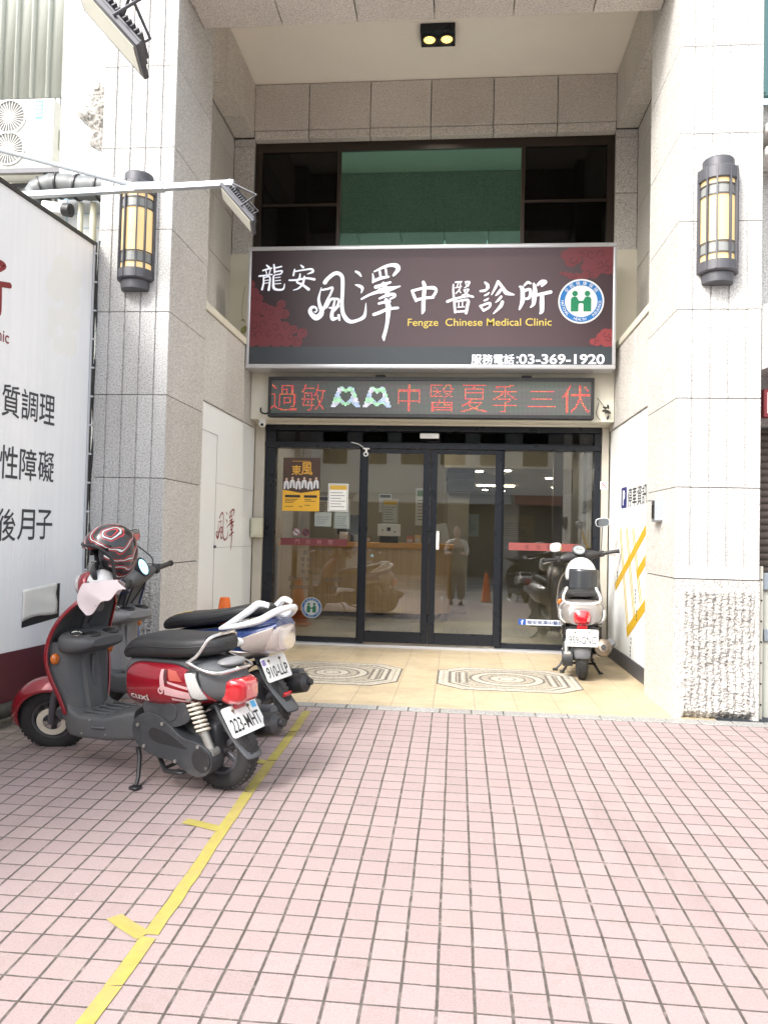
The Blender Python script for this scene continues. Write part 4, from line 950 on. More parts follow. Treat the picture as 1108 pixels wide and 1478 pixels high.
# ------------------------------------------------------------------ printed banner wall on the left
B0 = Vector((-2.69, 5.17, 0)); BU = Vector((.096, .995, 0)).normalized(); BN = Vector((BU.y, -BU.x, 0)); BZ = Vector((0, 0, 1))
BM = Matrix.Translation(B0) @ Matrix(((BU.x, -BN.x, 0, 0), (BU.y, -BN.y, 0, 0), (0, 0, 1, 0), (0, 0, 0, 1)))   # local x = along, -y = outwards
bn = thing('banner_wall', 'tall white printed banner wall with charcoal characters and maroon foot beside the scooters', 'banner', tuple(B0+BU*-2))
bp = lambda s, z, o=0.0: B0+BU*s+BN*o+BZ*z
m = MB(); nx, nz = 60, 16; V = []
for j in range(nz+1):
    for i in range(nx+1):
        s_ = -4.3+4.44*i/nx; z_ = .40+2.85*j/nz; o_ = 0.0
        V.append(bp(s_, z_, o_))
m.add(V, [(j*(nx+1)+i, j*(nx+1)+i+1, (j+1)*(nx+1)+i+1, (j+1)*(nx+1)+i) for j in range(nz) for i in range(nx)])
m.build('sheet', M['banner'], bn)
m = MB(); m.M = BM; m.box(-4.3, .14, -.004, .10, .03, .399); m.build('maroon_foot', M['maroon'], bn)
m = MB(); m.M = BM; m.box(-4.3, .135, .012, .10, .40, 3.25); m.box(.141, .165, -.012, .11, .03, 3.25); m.box(-4.3, .165, -.012, .11, 3.252, 3.275); m.box(-4.3, .14, .0, .1, .0, .028)
m.M = ident(); m.tube([bp(-4.3, .06, .05), bp(-.05, .06, .05)], .045, 12)
m.build('frame', M['dirty_pipe'], bn)
m = MB()
for k in range(15): m.cyl(bp(.148, .25+k*.21, .012), bp(.148, .25+k*.21, .028), .009, .007, 8)
m.M = BM; m.box(.128, .1405, -.012, -.0045, .42, 3.25); m.M = ident()
m.build('edge_strip', M['sign_alu'], bn)
m = MB(); m.tube([bp(.19+.008*sin(k*2.1), 3.3-k*.2, .01+.006*cos(k*1.7)) for k in range(16)], .011, 8, 3); m.build('cable', M['black_plastic'], bn)
m = MB()
for tx, s0, s1, z_, h_ in (('質調理', -.79, -.25, 1.955, .198), ('性障礙', -.79, -.237, 1.575, .205), ('後月子', -.79, -.232, 1.19, .198)):
    for i, ch in enumerate(tx):
        wd = (s1-s0)/3; text(m, ch, bp(s0+wd*(i+.5), z_+(.004*i), 0), BU, BZ, h=h_*(.98 if i else 1), w=wd*.90, bold=.012, lift=.0016)
m.build('charcoal_lettering', M['grey_ink'], bn)
m = MB(); text(m, 'Clinic', bp(-.85, 2.338, 0), BU, BZ, h=.075, w=.22, bold=.01, lift=.0016)
brush(m, [[((a[0]-1090)/490*.35, (a[1]-345)/490*.33, a[2]/490*.34) for a in st] for st in SUO], bp(-.745, 2.615), BU, BZ, 1.0, lift=.0016)
m.build('red_lettering', M['red_ink'], bn)
m = MB()
for k, (s_, z_, r_) in enumerate(((-.22, 2.92, .12), (-.12, 2.80, .11), (-.30, 2.80, .10), (-.16, 2.62, .09), (-.30, 2.60, .07), (-.06, 2.62, .06), (-.12, 2.46, .09), (-.24, 2.42, .06), (-.32, 2.5, .05), (-.04, 2.94, .06))):
    c = bp(s_, z_, .0005+.00005*k); m.add([c+BU*(r_*cos(q*pi/12))+BZ*(r_*sin(q*pi/12)) for q in range(24)], [tuple(range(24))])
m.build('pale_cloud_print', smat('faded_cloud_print', (.855, .865, .83), .5, var=.02), bn)
m = MB(); m.add([bp(-.52, .535, .0010), bp(-.128, .565, .0010), bp(-.128, .80, .0010), bp(-.52, .77, .0010)], [(0, 1, 2, 3)]); m.build('torn_opening_shade', M['black'], bn)  # flat black patch stands in for the shade inside the tear
m = MB(); V = []
for j in range(9):
    for i in range(13):
        u_ = i/12; v_ = j/8; s_ = -.52+.345*u_-.02*(1-v_)*u_; z_ = .575+.035*u_*(1) + (.20+.0*u_)*v_+.01*sin(u_*5)*(1-v_)
        V.append(bp(s_, z_, .004+.030*u_*u_*(.3+.7*(1-v_))+.006*sin(u_*9+v_*3)*u_+.004*sin(v_*11+u_*4)*u_))
m.add(V, [(j*13+i, j*13+i+1, (j+1)*13+i+1, (j+1)*13+i) for j in range(8) for i in range(12)])
m.build('torn_flap', smat('yellowed_vinyl', (.76, .75, .70), .45, var=.05, sc=6), bn, solid=.002)
# ------------------------------------------------------------------ floodlights reaching over the banner
M['led_face'] = smat('pale_floodlight_glass', (.52, .51, .43), .25, var=.06, sc=12)
def floodlight(label, Y, p0, p1, wid, arm, group='floodlights over the banner'):
    """p0, p1: (x, z) of the two ends of the lamp head; lens looks down and back to the banner"""
    t = thing('floodlight', label, 'floodlight', (arm[-1][0], Y, arm[-1][2]), group=group)
    a = Vector((p0[0], Y, p0[1])); b_ = Vector((p1[0], Y, p1[1])); d = (b_-a).normalized(); c = (a+b_)/2
    n = Vector((d.z, 0, -d.x)); n = n if n.x < 0 else -n              # lens side
    tl = Matrix.Rotation(radians(-15), 4, d); n = (tl @ n).normalized(); s_ = d.cross(n)
    R = Matrix((d, s_, n)).transposed().to_4x4(); L_ = (b_-a).length
    m = MB(); m.M = Matrix.Translation(c) @ R
    m.box(-L_/2, L_/2, -wid/2, wid/2, -.012, .012, .004, 1)
    m.box(-L_/2+.03, L_/2-.03, -wid/2+.03, wid/2-.03, -.035, -.012, .004, 1)
    for k in range(14): m.box(-L_/2+.04+k*(L_-.08)/14, -L_/2+.046+k*(L_-.08)/14, -wid/2+.025, wid/2-.025, -.058, -.035)
    h = m.build('lamp_head', M['dark_steel'], t)
    m = MB(); m.M = Matrix.Translation(c) @ R; m.box(-L_/2+.022, L_/2-.022, -wid/2+.022, wid/2-.022, .0115, .0155); m.build('lens', M['led_face'], h)
    m = MB()
    br_ = a.lerp(b_, .62); pt = Vector(arm[-1])
    for sy in (-1, 1):
        m.tube([br_+s_*(sy*(wid/2+.006)), br_+s_*(sy*(wid/2+.008))-n*.13, pt+Vector((0, sy*.04, -.02))], .007, 8)
    m.obox(pt+Vector((-.01, 0, -.01)), (.09, .04, .03), Matrix.Rotation(radians(50), 4, 'Y'), .004, 1)
    m.build('bracket', M['dark_steel'], t)
    m = MB(); m.tube([pt, pt+Vector((.03, -.01, -.04)), c-n*.05], .006, 6, 5); m.build('lead', M['black_plastic'], t)
    m = MB(); A = [Vector(p) for p in arm]
    for i in range(len(A)-1):
        d_ = (A[i+1]-A[i]); ln = d_.length; rt = d_.to_track_quat('X', 'Z').to_matrix().to_4x4(); m.obox((A[i]+A[i+1])/2, (ln, .042, .042), rt, .004, 1)
    return t, m
t, m = floodlight('steel floodlight on a long braced arm that crosses in front of the left lamp', 4.95, (-1.615, 3.475), (-1.385, 3.215), .17, [(-3.15, 4.95, 3.462), (-1.53, 4.95, 3.520)])
m.tube([(-3.45, 4.955, 3.86), (-2.19, 4.955, 3.51)], .017, 8); m.box(-2.22, -2.02, 4.922, 4.982, 3.478, 3.532, .004, 1)
m.build('arm', M['steel'], t)
m = MB(); m.box(-3.19, -3.13, 4.92, 4.98, 0, 3.50); m.build('post', M['steel'], t)
t, m = floodlight('dark floodlight hanging into the top left corner in front of the pillar', 2.9, (-1.560, 3.355), (-1.285, 3.050), .18, [(-2.95, 2.9, 3.385), (-1.37, 2.9, 3.390)])
m.build('arm', M['dark_steel'], t)
m = MB(); m.box(-2.99, -2.95, 2.87, 2.93, 0, 3.41); m.build('post', M['dark_steel'], t)
# ------------------------------------------------------------------ the neighbour's wall at the back left
nb = thing('neighbour_house', 'neighbouring house with white tiled wall end and ribbed metal cladding behind the banner', 'building', (-4.5, 8, 0))
m = MB(); m.box(-3.14, -2.662, 5.62, 9.3, 0, 9.0); m.build('tiled_wall', grid_tile('white_wall_tiles', (.60, .62, .625), (.27, .40, .48), .115, .0055), nb)
m = MB(); V = []; nx, nz = 22, 60
for j in range(nz+1):
    for i in range(nx+1):
        u_, v_ = i/nx, j/nz; e = min(1, 6*min(v_, 1-v_, 1-u_, u_)) if 1 else 1
        x_ = -2.664-(1-u_)*(.05+.25*max(0, sin(pi*min(1, v_*1.02)))**.6)*(1+.45*noise.noise(Vector((v_*5, 1, 0)))); z_ = 4.08+.66*v_
        V.append((x_, 5.617-.05*e*(.6+noise.noise(Vector((x_*14, z_*9, 3))))-.02*e*noise.noise(Vector((x_*40, z_*40, 3))), z_))
m.add(V, [(j*(nx+1)+i, j*(nx+1)+i+1, (j+1)*(nx+1)+i+1, (j+1)*(nx+1)+i) for j in range(nz) for i in range(nx)])
m.build('bare_concrete_patch', granite('broken_concrete', (.40, .39, .37), 1.2, .2, .9, 1.0, 45), nb)
m = MB(); P = []; x_ = -10.0
while x_ < -3.1:
    P += [(x_, 9.0), (x_+.150, 9.0), (x_+.158, 8.945), (x_+.185, 8.945), (x_+.193, 9.0)]; x_ += .21
m.rings([[(p[0], p[1], z_) for p in P] for z_ in (6.55, 11)], close=False)
m.build('ribbed_cladding', corrugated_mat('green_white_cladding', (.50, .52, .47), (.30, .27, .18)), nb, solid=.01, ang=15)
m = MB(); m.box(-10, -3.1, 9.02, 9.1, 0, 6.54); m.build('cream_wall', M['cream'], nb)
m = MB(); m.box(-6.4, -4.93, 8.97, 9.04, 6.36, 6.53); vt = m.build('louvre', M['dark_steel'], nb)
m = MB()
for k in range(12): m.box(-6.38+k*.12, -6.34+k*.12, 8.93, 8.968, 6.37, 6.52)
m.build('louvre_bars', M['white_plastic'], vt)
ac = thing('air_conditioner', 'white twin fan outdoor air conditioner on a steel bracket at the back left', 'air conditioner', (-5.3, 8.7, 5.42))
m = MB(); m.box(-5.80, -4.84, 8.5, 8.86, 5.43, 6.27, .012, 2); m.box(-5.7, -4.95, 8.498, 8.5, 5.83, 5.84); cs = m.build('casing', smat('weathered_white_casing', (.56, .56, .53), .45, var=.05, sc=4, dirt=.2), ac)
m = MB(); m.box(-4.839, -4.80, 8.62, 8.78, 5.72, 5.95, .01, 1); m.build('side_handle', M['cream_plastic'], ac)
for z_ in (6.055, 5.672):
    m = MB(); m.lathe([(.205, .0), (.205, -.016), (.19, -.018), (.19, -.004)], (-5.39, 8.499, z_), (0, 1, 0), 32, caps=False); m.mi = 1
    m.cyl((-5.39, 8.4985, z_), (-5.39, 8.496, z_), .188, .188, 32); m.mi = 0
    for k in range(28):
        a = 2*pi*k/28; m.tube([(-5.39+.03*cos(a), 8.487, z_+.03*sin(a)), (-5.39+.19*cos(a+.25), 8.487, z_+.19*sin(a+.25))], .0035, 5)
    m.box(-5.425, -5.355, 8.478, 8.488, z_-.035, z_+.035, .003, 1)
    m.build('fan_grille', [M['white_plastic'], smat('fan_shadow_grey', (.16, .16, .15), .7)], ac)
m = MB(); m.box(-5.07, -4.98, 8.496, 8.4995, 6.02, 6.24, .0); m.mi = 1
for k in range(4): m.box(-5.055, -4.995, 8.4945, 8.4958, 6.05+k*.046, 6.078+k*.046)
m.build('blue_sticker', [smat('blue_sticker_print', (.02, .22, .55), .4), M['white']], ac)
m = MB(); m.box(-5.9, -4.70, 8.46, 8.52, 5.36, 5.415); m.box(-5.9, -4.78, 8.84, 8.90, 5.36, 5.415); m.box(-4.95, -4.90, 8.52, 9.0, 5.37, 5.41); m.tube([(-4.92, 8.5, 5.36), (-4.92, 9.0, 4.95)], .02, 8); m.build('bracket', M['dark_steel'], ac)
# ribbed duct, camera and pipes between the banner and the pillar
m = MB(); path, _ = catmull([(-2.66, 5.46, 3.745), (-2.86, 5.46, 3.75), (-3.06, 5.46, 3.77), (-3.20, 5.45, 3.72), (-3.245, 5.44, 3.60), (-3.20, 5.43, 3.47), (-3.10, 5.42, 3.38)], 8)
m.tube(path, [.088 if i % 6 else .094 for i in range(len(path))], 16); m.mi = 1
for i in range(3, len(path)-1, 6): m.tube([path[i], path[i]+(path[i+1]-path[i]).normalized()*.014], .099, 16)
o = m.build('insulated_duct', [smat('grey_taped_duct', (.13, .14, .145), .5, var=.2, sc=10, dirt=.3), M['black_plastic']]); tag(o, 'fat grey taped duct curving out of the left pillar behind the banner', 'duct')
t = thing('security_camera', 'white bullet security camera with black lens behind the top of the banner', 'camera', (-2.95, 5.3, 3.42))
m = MB(); m.obox((-2.98, 5.28, 3.515), (.17, .085, .085), Matrix.Rotation(radians(8), 4, 'Y'), .018, 2); m.build('housing', M['white_plastic'], t)
m = MB(); m.cyl((-2.90, 5.275, 3.503), (-2.845, 5.27, 3.495), .046, .048, 20); m.mi = 1; m.cyl((-2.846, 5.269, 3.495), (-2.842, 5.2685, 3.4945), .03, .03, 16); m.build('lens', [M['black_plastic'], M['black_alu']], t)
m = MB(); m.tube([(-2.98, 5.29, 3.47), (-2.97, 5.31, 3.42), (-2.97, 5.40, 3.37)], .022, 10); m.cyl((-2.97, 5.30, 3.39), (-2.97, 5.30, 3.35), .035, .06, 14); m.build('mount', M['white_plastic'], t)
for k, (x_, r_, lab) in enumerate(((-2.90, .022, 'leftmost of the three cream pipes under the duct'), (-2.80, .026, 'middle cream pipe under the duct'), (-2.71, .022, 'cream pipe under the duct, nearest the left pillar'))):
    m = MB(); m.tube([(x_, 5.52, 0), (x_, 5.52, 3.66)], r_, 10); m.mi = 1
    for z_ in (1.2, 2.3, 3.3): m.tube([(x_, 5.52, z_), (x_, 5.52, z_+.03)], r_*1.2, 10)
    tag(m.build('drain_pipe', [M['cream_plastic'], M['dark_steel']]), lab, 'pipe', group='pipes beside the left pillar')
# ------------------------------------------------------------------ the neighbour on the right
rn = thing('neighbour_shop', 'neighbouring shop at the right edge with stone ledges and brown roller shutter', 'building', (3.5, 5.6, 0))
m = MB(); m.box(2.046, 7, 5.62, 6.0, 2.02, 4.33); m.box(2.6, 7, 5.62, 6.0, 4.33, 9); m.box(4.6, 7, 5.5, 6.0, 0, 2.02); m.build('wall', M['gran_front'], rn)
for z_ in (4.00, 3.84): 
    m = MB(); m.box(2.05, 7, 5.36, 5.62, z_, z_+.06, .008, 1); m.build('ledge', M['gran_side'], rn)
m = MB(); m.box(2.055, 2.6, 5.50, 5.54, 4.33, 9); m.box(2.055, 2.085, 5.46, 5.5, 4.33, 9); m.build('window_pane', smat('teal_window', (.10, .22, .22), .15), rn)
m = MB(); m.add([(2.035, 5.36, 2.36), (2.035, 5.62, 2.36), (7, 5.62, 2.44), (7, 5.0, 2.44), (2.28, 5.0, 2.46), (2.035, 5.36, 2.80), (2.035, 5.62, 2.80), (7, 5.62, 2.84), (7, 5.0, 2.84), (2.28, 5.0, 2.84)], [(0, 1, 2, 3, 4), (9, 8, 7, 6, 5), (0, 4, 9, 5), (4, 3, 8, 9), (0, 5, 6, 1)]); m.build('canopy', M['gran_front'], rn)
m = MB(); P = []
for k in range(40): P += [(5.705, .02+k*.05), (5.69, .032+k*.05), (5.69, .058+k*.05)]
m.rings([[(x_, p[0], p[1]) for p in P] for x_ in (4.6, 2.05)], close=False); m.build('roller_shutter', smat('brown_shutter', (.16, .13, .115), .45, .2, var=.15, sc=5, dirt=.2), rn, solid=.006, ang=15)
m = MB(); m.box(2.078, 4.3, 5.44, 5.50, 2.05, 2.245, .004, 1); m.mi = 1; m.box(2.10, 4.28, 5.435, 5.4385, 2.075, 2.22); o = m.build('red_sign', [smat('red_sign_frame', (.17, .02, .025), .4), smat('pinkish_sign_face', (.55, .42, .42), .5)]); tag(o, 'red framed sign strip over the shutter at the right edge', 'sign')
cb = thing('metal_cabinet', 'grey green metal cabinet standing at the foot of the right pillar', 'cabinet', (2.4, 5.5, 0))
m = MB(); m.box(2.082, 2.9, 5.46, 5.68, .0, .97, .004, 1); m.build('body', smat('grey_green_cabinet', (.40, .41, .36), .5, var=.06, sc=4, dirt=.2), cb)
m = MB(); m.box(2.072, 2.9, 5.43, 5.459, .87, .985, .004, 1); m.box(2.092, 2.9, 5.44, 5.459, .52, .60, .004, 1); m.build('grey_rails', smat('blue_grey_rail', (.19, .22, .25), .45), cb)
m = MB(); m.box(2.046, 2.070, 5.40, 5.45, .0, 1.03, .003, 1); m.mi = 1
for k in range(7): m.cyl((2.058, 5.399, .10+k*.14), (2.058, 5.394, .10+k*.14), .006, .006, 8)
m.build('edge_angle', [smat('cream_grey_angle', (.45, .44, .38), .5), M['black']], cb)
# ------------------------------------------------------------------ small fittings in the entrance
t = thing('dome_camera', 'small white ball security camera under the left end of the fascia', 'camera', (-2.05, 7.85, 2.36))
m = MB(); m.cyl((-2.045, 7.84, 2.362), (-2.045, 7.84, 2.345), .045, .042, 18); m.build('base', M['white_plastic'], t)
m = MB(); m.ell((-2.045, 7.835, 2.318), (.040, .040, .038)); m.build('ball', M['white_plastic'], t)
m = MB(); m.ell((-2.040, 7.802, 2.306), (.016, .012, .016)); m.build('lens', M['black_alu'], t)
t = thing('door_camera', 'tiny white camera on the door frame above the left sliding door', 'camera', (-.97, 8.03, 2.09))
m = MB(); m.box(-1.0, -.93, 8.02, 8.045, 2.085, 2.10, .003, 1); m.cyl((-.965, 8.03, 2.085), (-.965, 8.03, 2.06), .012, .012, 10); m.build('mount', M['white_plastic'], t)
m = MB(); m.cyl((-.965, 8.05, 2.04), (-.965, 7.985, 2.03), .024, .026, 14); m.mi = 1; m.cyl((-.965, 7.985, 2.03), (-.965, 7.983, 2.03), .014, .014, 12); m.build('housing', [M['white_plastic'], M['black_alu']], t)
m = MB(); m.tube([(-.99, 8.04, 2.10), (-1.05, 8.035, 2.14), (-1.13, 8.03, 2.16)], .004, 6, 4); m.build('lead', M['white_plastic'], t)
t = thing('switch_box', 'yellowed switch box on the left wall corner beside the glass door', 'switch box', (-2.10, 7.95, 1.13))
m = MB(); m.box(-2.168, -2.045, 7.93, 8.02, 1.125, 1.335, .010, 2); m.build('casing', M['cream_plastic'], t)
m = MB(); m.box(-2.150, -2.063, 7.922, 7.9298, 1.145, 1.315, .004, 1); m.build('lid', M['cream_plastic'], t)
t = thing('intercom', 'small grey intercom box under a metal hood on the right pillar', 'intercom', (1.46, 5.76, 1.40))
m = MB(); m.box(1.435, 1.474, 5.69, 5.83, 1.325, 1.475, .005, 1); m.build('casing', M['steel'], t)
m = MB(); m.box(1.405, 1.474, 5.675, 5.845, 1.477, 1.483); m.box(1.420, 1.474, 5.672, 5.685, 1.335, 1.476); m.build('hood', M['steel'], t)
m = MB(); m.box(1.431, 1.4348, 5.715, 5.81, 1.35, 1.45); m.build('face', M['black_plastic'], t)
def nosmoke(m, cx, y, cz, r, bar=1, cig=2):
    m.mi = bar; m.prism([circ(0, 0, r, 28), circ(0, 0, r*.80, 28)], (cx, y-.0012, cz), (1, 0, 0), (0, 0, 1), .001)
    a = radians(-45); m.prism([[(-r*.8*cos(a)-r*.09*sin(-a), 0), (0, 0)][:0] or [(r*.82*cos(a)+dx, r*.82*sin(a)+dy) for dx, dy in ((-.09*r, -.09*r), (.09*r, .09*r))]+[(-r*.82*cos(a)+dx, -r*.82*sin(a)+dy) for dx, dy in ((.09*r, .09*r), (-.09*r, -.09*r))]], (cx, y-.0013, cz), (1, 0, 0), (0, 0, 1), .001)
    m.mi = cig; m.box(cx-r*.5, cx+r*.45, y-.0009, y, cz-r*.1, cz+r*.1)
m = MB(); m.box(1.463, 1.541, 8.036, 8.0395, 1.705, 1.787); nosmoke(m, 1.502, 8.036, 1.746, .033)
o = m.build('no_smoking_sign', [M['white'], smat('sign_red', (.55, .03, .04), .4), M['black']]); tag(o, 'small red and white no smoking sticker on the right door jamb', 'sign')
# dry twig and leaf that cling to the boards
m = MB(); m.tube([(1.37, 7.76, 2.60), (1.42, 7.74, 2.53), (1.46, 7.75, 2.47), (1.49, 7.76, 2.42)], .0035, 6, 4); m.tube([(1.395, 7.795, 2.56), (1.37, 7.79, 2.45), (1.41, 7.79, 2.38)], .003, 6, 4)
for x_, z_, a in ((1.445, 2.50, .3), (1.475, 2.51, 1.4), (1.46, 2.46, 2.2), (1.485, 2.455, .8), (1.475, 2.40, 1.9), (1.44, 2.47, 2.9)):
    m.ell((x_, 7.745, z_), (.024, .004, .012), Matrix.Rotation(a, 4, 'Y'), 10, 6)
tag(m.build('dead_vine', smat('dark_dry_vine', (.02, .022, .018), .7)), 'withered dark vine hanging at the right end of the LED board', 'vine')
m = MB(); m.tube([(-2.205, 7.60, 3.70), (-2.23, 7.62, 3.58), (-2.235, 7.62, 3.44), (-2.22, 7.60, 3.34)], .003, 6, 4); m.ell((-2.205, 7.60, 3.25), (.030, .012, .045), Matrix.Rotation(.5, 4, 'Y'), 12, 8); m.tube([(-2.235, 7.6, 3.345), (-2.21, 7.6, 3.355), (-2.195, 7.6, 3.33)], .007, 6)
tag(m.build('hanging_leaf', smat('olive_dry_leaf', (.20, .20, .07), .6, var=.2)), 'single olive leaf hanging on a twig at the left edge of the clinic sign', 'leaf')
# ------------------------------------------------------------------ prints on the white side panels
XP = 1.562
yz = lambda y_, z_: (XP-.0014, y_, z_)
pk = thing('parking_map', 'parking map print with blue P and yellow streets on the right white wall panel', 'wall print', (XP, 7.0, .3))
m = MB(); U, V_ = (0, -1, 0), (0, 0, 1)
m.prism([rrect(-.115, -.098, .115, .098, .02)], (XP-.0014, 7.365, 1.585), U, V_, .0012); m.mi = 1; text(m, 'P', (XP-.0014, 7.365, 1.585), U, V_, h=.14, bold=.04, lift=.001)
m.build('parking_symbol', [smat('parking_blue', (.012, .02, .16), .4), M['white']], pk)
m = MB()
for i, ch in enumerate('停車資訊'): text(m, ch, (XP-.0004, 7.12-.182*i, 1.578), U, V_, h=.175, w=.165, bold=.018, lift=.001)
m.build('lettering', M['grey_ink'], pk)
m = MB()
def road_bar(a, b_, wd, k, up=0.0):
    m.mi = k; d = Vector((-(b_[0]-a[0]), b_[1]-a[1])).normalized(); nn = Vector((-d.y, d.x))*wd/2
    pts = [(-a[0]+nn.x, a[1]+nn.y), (-a[0]-nn.x, a[1]-nn.y), (-b_[0]-nn.x, b_[1]-nn.y), (-b_[0]+nn.x, b_[1]+nn.y)]
    m.prism([pts], (XP-.0010-up, 0, 0), U, V_, .0008)
for a, b_ in (((7.51, 1.298), (7.13, .37)), ((7.24, 1.296), (6.88, .50)), ((6.985, 1.293), (6.66, .66))):
    road_bar(a, b_, .078, 1); road_bar(a, b_, .018, 2, .0004)
for a, b_, w_ in (((7.70, .725), (6.50, 1.283), .080), ((6.80, .890), (6.36, 1.096), .085), ((7.17, .345), (6.36, .724), .092)): road_bar(a, b_, w_, 0, .0008)
m.build('map_streets', [smat('map_yellow', (.60, .37, .012), .45, var=.04), smat('map_thin_yellow', (.50, .36, .03), .45), M['white']], pk)
m = MB()
for y_, z_, n_ in ((7.60, .86, 3), (6.86, .74, 4), (6.80, .56, 3), (6.42, 1.17, 2), (7.02, .22, 4), (7.0, .30, 2)):
    for k in range(n_): m.box(XP-.0022, XP-.0010, y_-.012, y_+.012, z_-.034*k, z_-.034*k+.024)
m.build('small_print', M['grey_ink'], pk)
XQ = -2.182
m = MB(); sc_ = .50/700
lg = [[((a[0]-560)*.00062, (a[1]-420)*.00052, a[2]*.00058*.8) for a in st] for st in FENG+ZE]
brush(m, lg, (XQ, 7.11, 1.225), (0, 1, 0), (0, 0, 1), 1.0, lift=.0014)
tag(m.build('wall_logo', M['red_ink']), 'two dark red brush characters painted on the left white wall panel', 'wall print')
# ------------------------------------------------------------------ posters and films on the glass
GY = 8.1265
t = thing('event_poster', 'brown and yellow poster with six white coated figures on the left door glass', 'poster', (-1.67, GY, 1.42))
px0, px1, pz0, pz1 = -1.876, -1.470, 1.420, 1.996; pw = px1-px0
m = MB(); m.box(px0, px1, GY-.003, GY, pz0, pz1); m.build('sheet', smat('brown_poster_print', (.060, .028, .018), .35, var=.3, sc=8), t)
m = MB(); m.prism([[(px0, pz0), (px1, pz0), (px1, pz0+.228), (px0+pw*.5, pz0+.195), (px0, pz0+.228)]], (0, GY-.0042, 0), (1, 0, 0), (0, 0, 1), .001); m.build('yellow_field', smat('poster_yellow', (.72, .40, .03), .4, var=.05), t)
m = MB(); text(m, '東', (px0+pw*.36, GY, pz1-.135), (1, 0, 0), (0, 0, 1), h=.105, w=.10, bold=.03, lift=.0045); text(m, '風', (px0+pw*.64, GY, pz1-.118), (1, 0, 0), (0, 0, 1), h=.135, w=.12, bold=.03, lift=.0045)
for k in range(9): m.box(px0+pw*.25+k*.022, px0+pw*.25+k*.022+.014, GY-.0045, GY-.0032, pz1-.042, pz1-.034)
m.build('gold_title', smat('poster_gold', (.62, .33, .04), .4, var=.15, sc=30), t)
m = MB()
for k in range(6):
    cx = px0+pw*(.10+.16*k); cz = pz0+.235+.012*(k % 2)
    m.mi = 0; m.prism([[(cx-.030, cz), (cx+.030, cz), (cx+.026, cz+.075), (cx+.012, cz+.09), (cx-.012, cz+.09), (cx-.026, cz+.075)]], (0, GY-.0048-.0002*k, 0), (1, 0, 0), (0, 0, 1), .001)
    m.mi = 2; m.prism([[(cx-.010, cz), (cx+.010, cz), (cx, cz+.08)]], (0, GY-.0054-.0002*k, 0), (1, 0, 0), (0, 0, 1), .0005)
    m.prism([circ(cx, cz+.112, .021, 14)], (0, GY-.0050-.0002*k, 0), (1, 0, 0), (0, 0, 1), .001)
    m.mi = 1; m.prism([circ(cx, cz+.106, .014, 12, .017)], (0, GY-.0058-.0002*k, 0), (1, 0, 0), (0, 0, 1), .0005)
m.build('printed_figures', [smat('coat_white', (.62, .62, .64), .5), smat('printed_skin', (.50, .33, .25), .5), M['black']], t)
m = MB()
for a, b_ in ((.07, .48), (.58, .93)): m.box(px0+pw*a, px0+pw*b_, GY-.0052, GY-.0043, pz0+.145, pz0+.172)
for a, b_, z_ in ((.07, .42, .122), (.07, .36, .105), (.07, .30, .088), (.07, .30, .045), (.45, .55, .045), (.60, .78, .122), (.60, .9, .105), (.60, .75, .06)): m.box(px0+pw*a, px0+pw*b_, GY-.0052, GY-.0043, pz0+z_, pz0+z_+.006)
m.build('small_print', M['black'], t)
sheet('white notice with gold heading stuck on the left door glass beside the brown poster', 'notice_sheet', 'notice', -1.377, -1.159, GY-.003, 1.424, 1.722, [M['paper'], M['gold']], th=.003, band=1, lines=6, lc='grey_ink', frame=True)
sheet('grey paper list hung low behind the left door glass, under the brown poster', 'notice_sheet', 'notice', -1.52, -1.34, 8.142, 1.26, 1.41, [M['paper2'], M['maroon']], th=.003, lines=4)
sheet('framed grey paper list behind the left door glass, nearest the sliding door', 'notice_sheet', 'notice', -1.31, -1.14, 8.142, 1.24, 1.43, [M['paper2'], M['gold']], th=.003, lines=5, frame=True)
t = thing('opening_hours_film', 'clinic hours lettering with dark red band on the left door glass', 'window film', (-1.52, GY, .58))
m = MB(); m.box(-1.883, -1.156, GY-.001, GY, 1.052, 1.128); m.build('red_band', smat('faded_red_film', (.13, .022, .025), .5), t)
m = MB()
for i, ch in enumerate('門診時間'): text(m, ch, (-1.70+.12*i, GY, 1.09), (1, 0, 0), (0, 0, 1), h=.048, lift=.0022)
m.build('band_lettering', smat('pinkish_film', (.32, .16, .16), .5), t)
m = MB()
for tx, x_, z_ in (('週', -1.613, .976), ('早 09', -1.60, .90), ('午 14', -1.60, .835), ('晚 18', -1.60, .772), ('週', -1.35, .976)): text(m, tx, (x_, GY, z_), (1, 0, 0), (0, 0, 1), h=.046, lift=.0012)
text(m, '【週日早', (-1.665, GY, .690), (1, 0, 0), (0, 0, 1), h=.046, w=.23, lift=.0012); text(m, '看診】', (-1.31, GY, .690), (1, 0, 0), (0, 0, 1), h=.046, w=.17, lift=.0012)
text(m, '服務電話', (-1.67, GY, .602), (1, 0, 0), (0, 0, 1), h=.044, w=.21, lift=.0012); text(m, '1920', (-1.31, GY, .602), (1, 0, 0), (0, 0, 1), h=.034, w=.11, lift=.0012)
m.build('hours_lettering', smat('grey_brown_film', (.075, .065, .055), .5), t)
m = MB(); m.mi = 0
for cx in (-1.712, -1.612): m.prism([circ(cx, 1.19, .044, 24)], (0, GY-.0004, 0), (1, 0, 0), (0, 0, 1), .0006); nosmoke(m, cx, GY-.0004, 1.19, .042)
m.build('prohibition_signs', [smat('film_grey_white', (.36, .38, .38), .5), smat('film_red', (.16, .03, .04), .5), M['black']], t)
e_ = emblem('film', -1.527, GY+.0015, .385, .112, None, .42); tag(e_, 'round blue and green health insurance emblem low on the left door glass', 'window sticker')
t = thing('doctor_film', 'dull red lettered band across the right door glass', 'window film', (.92, GY, 1.06))
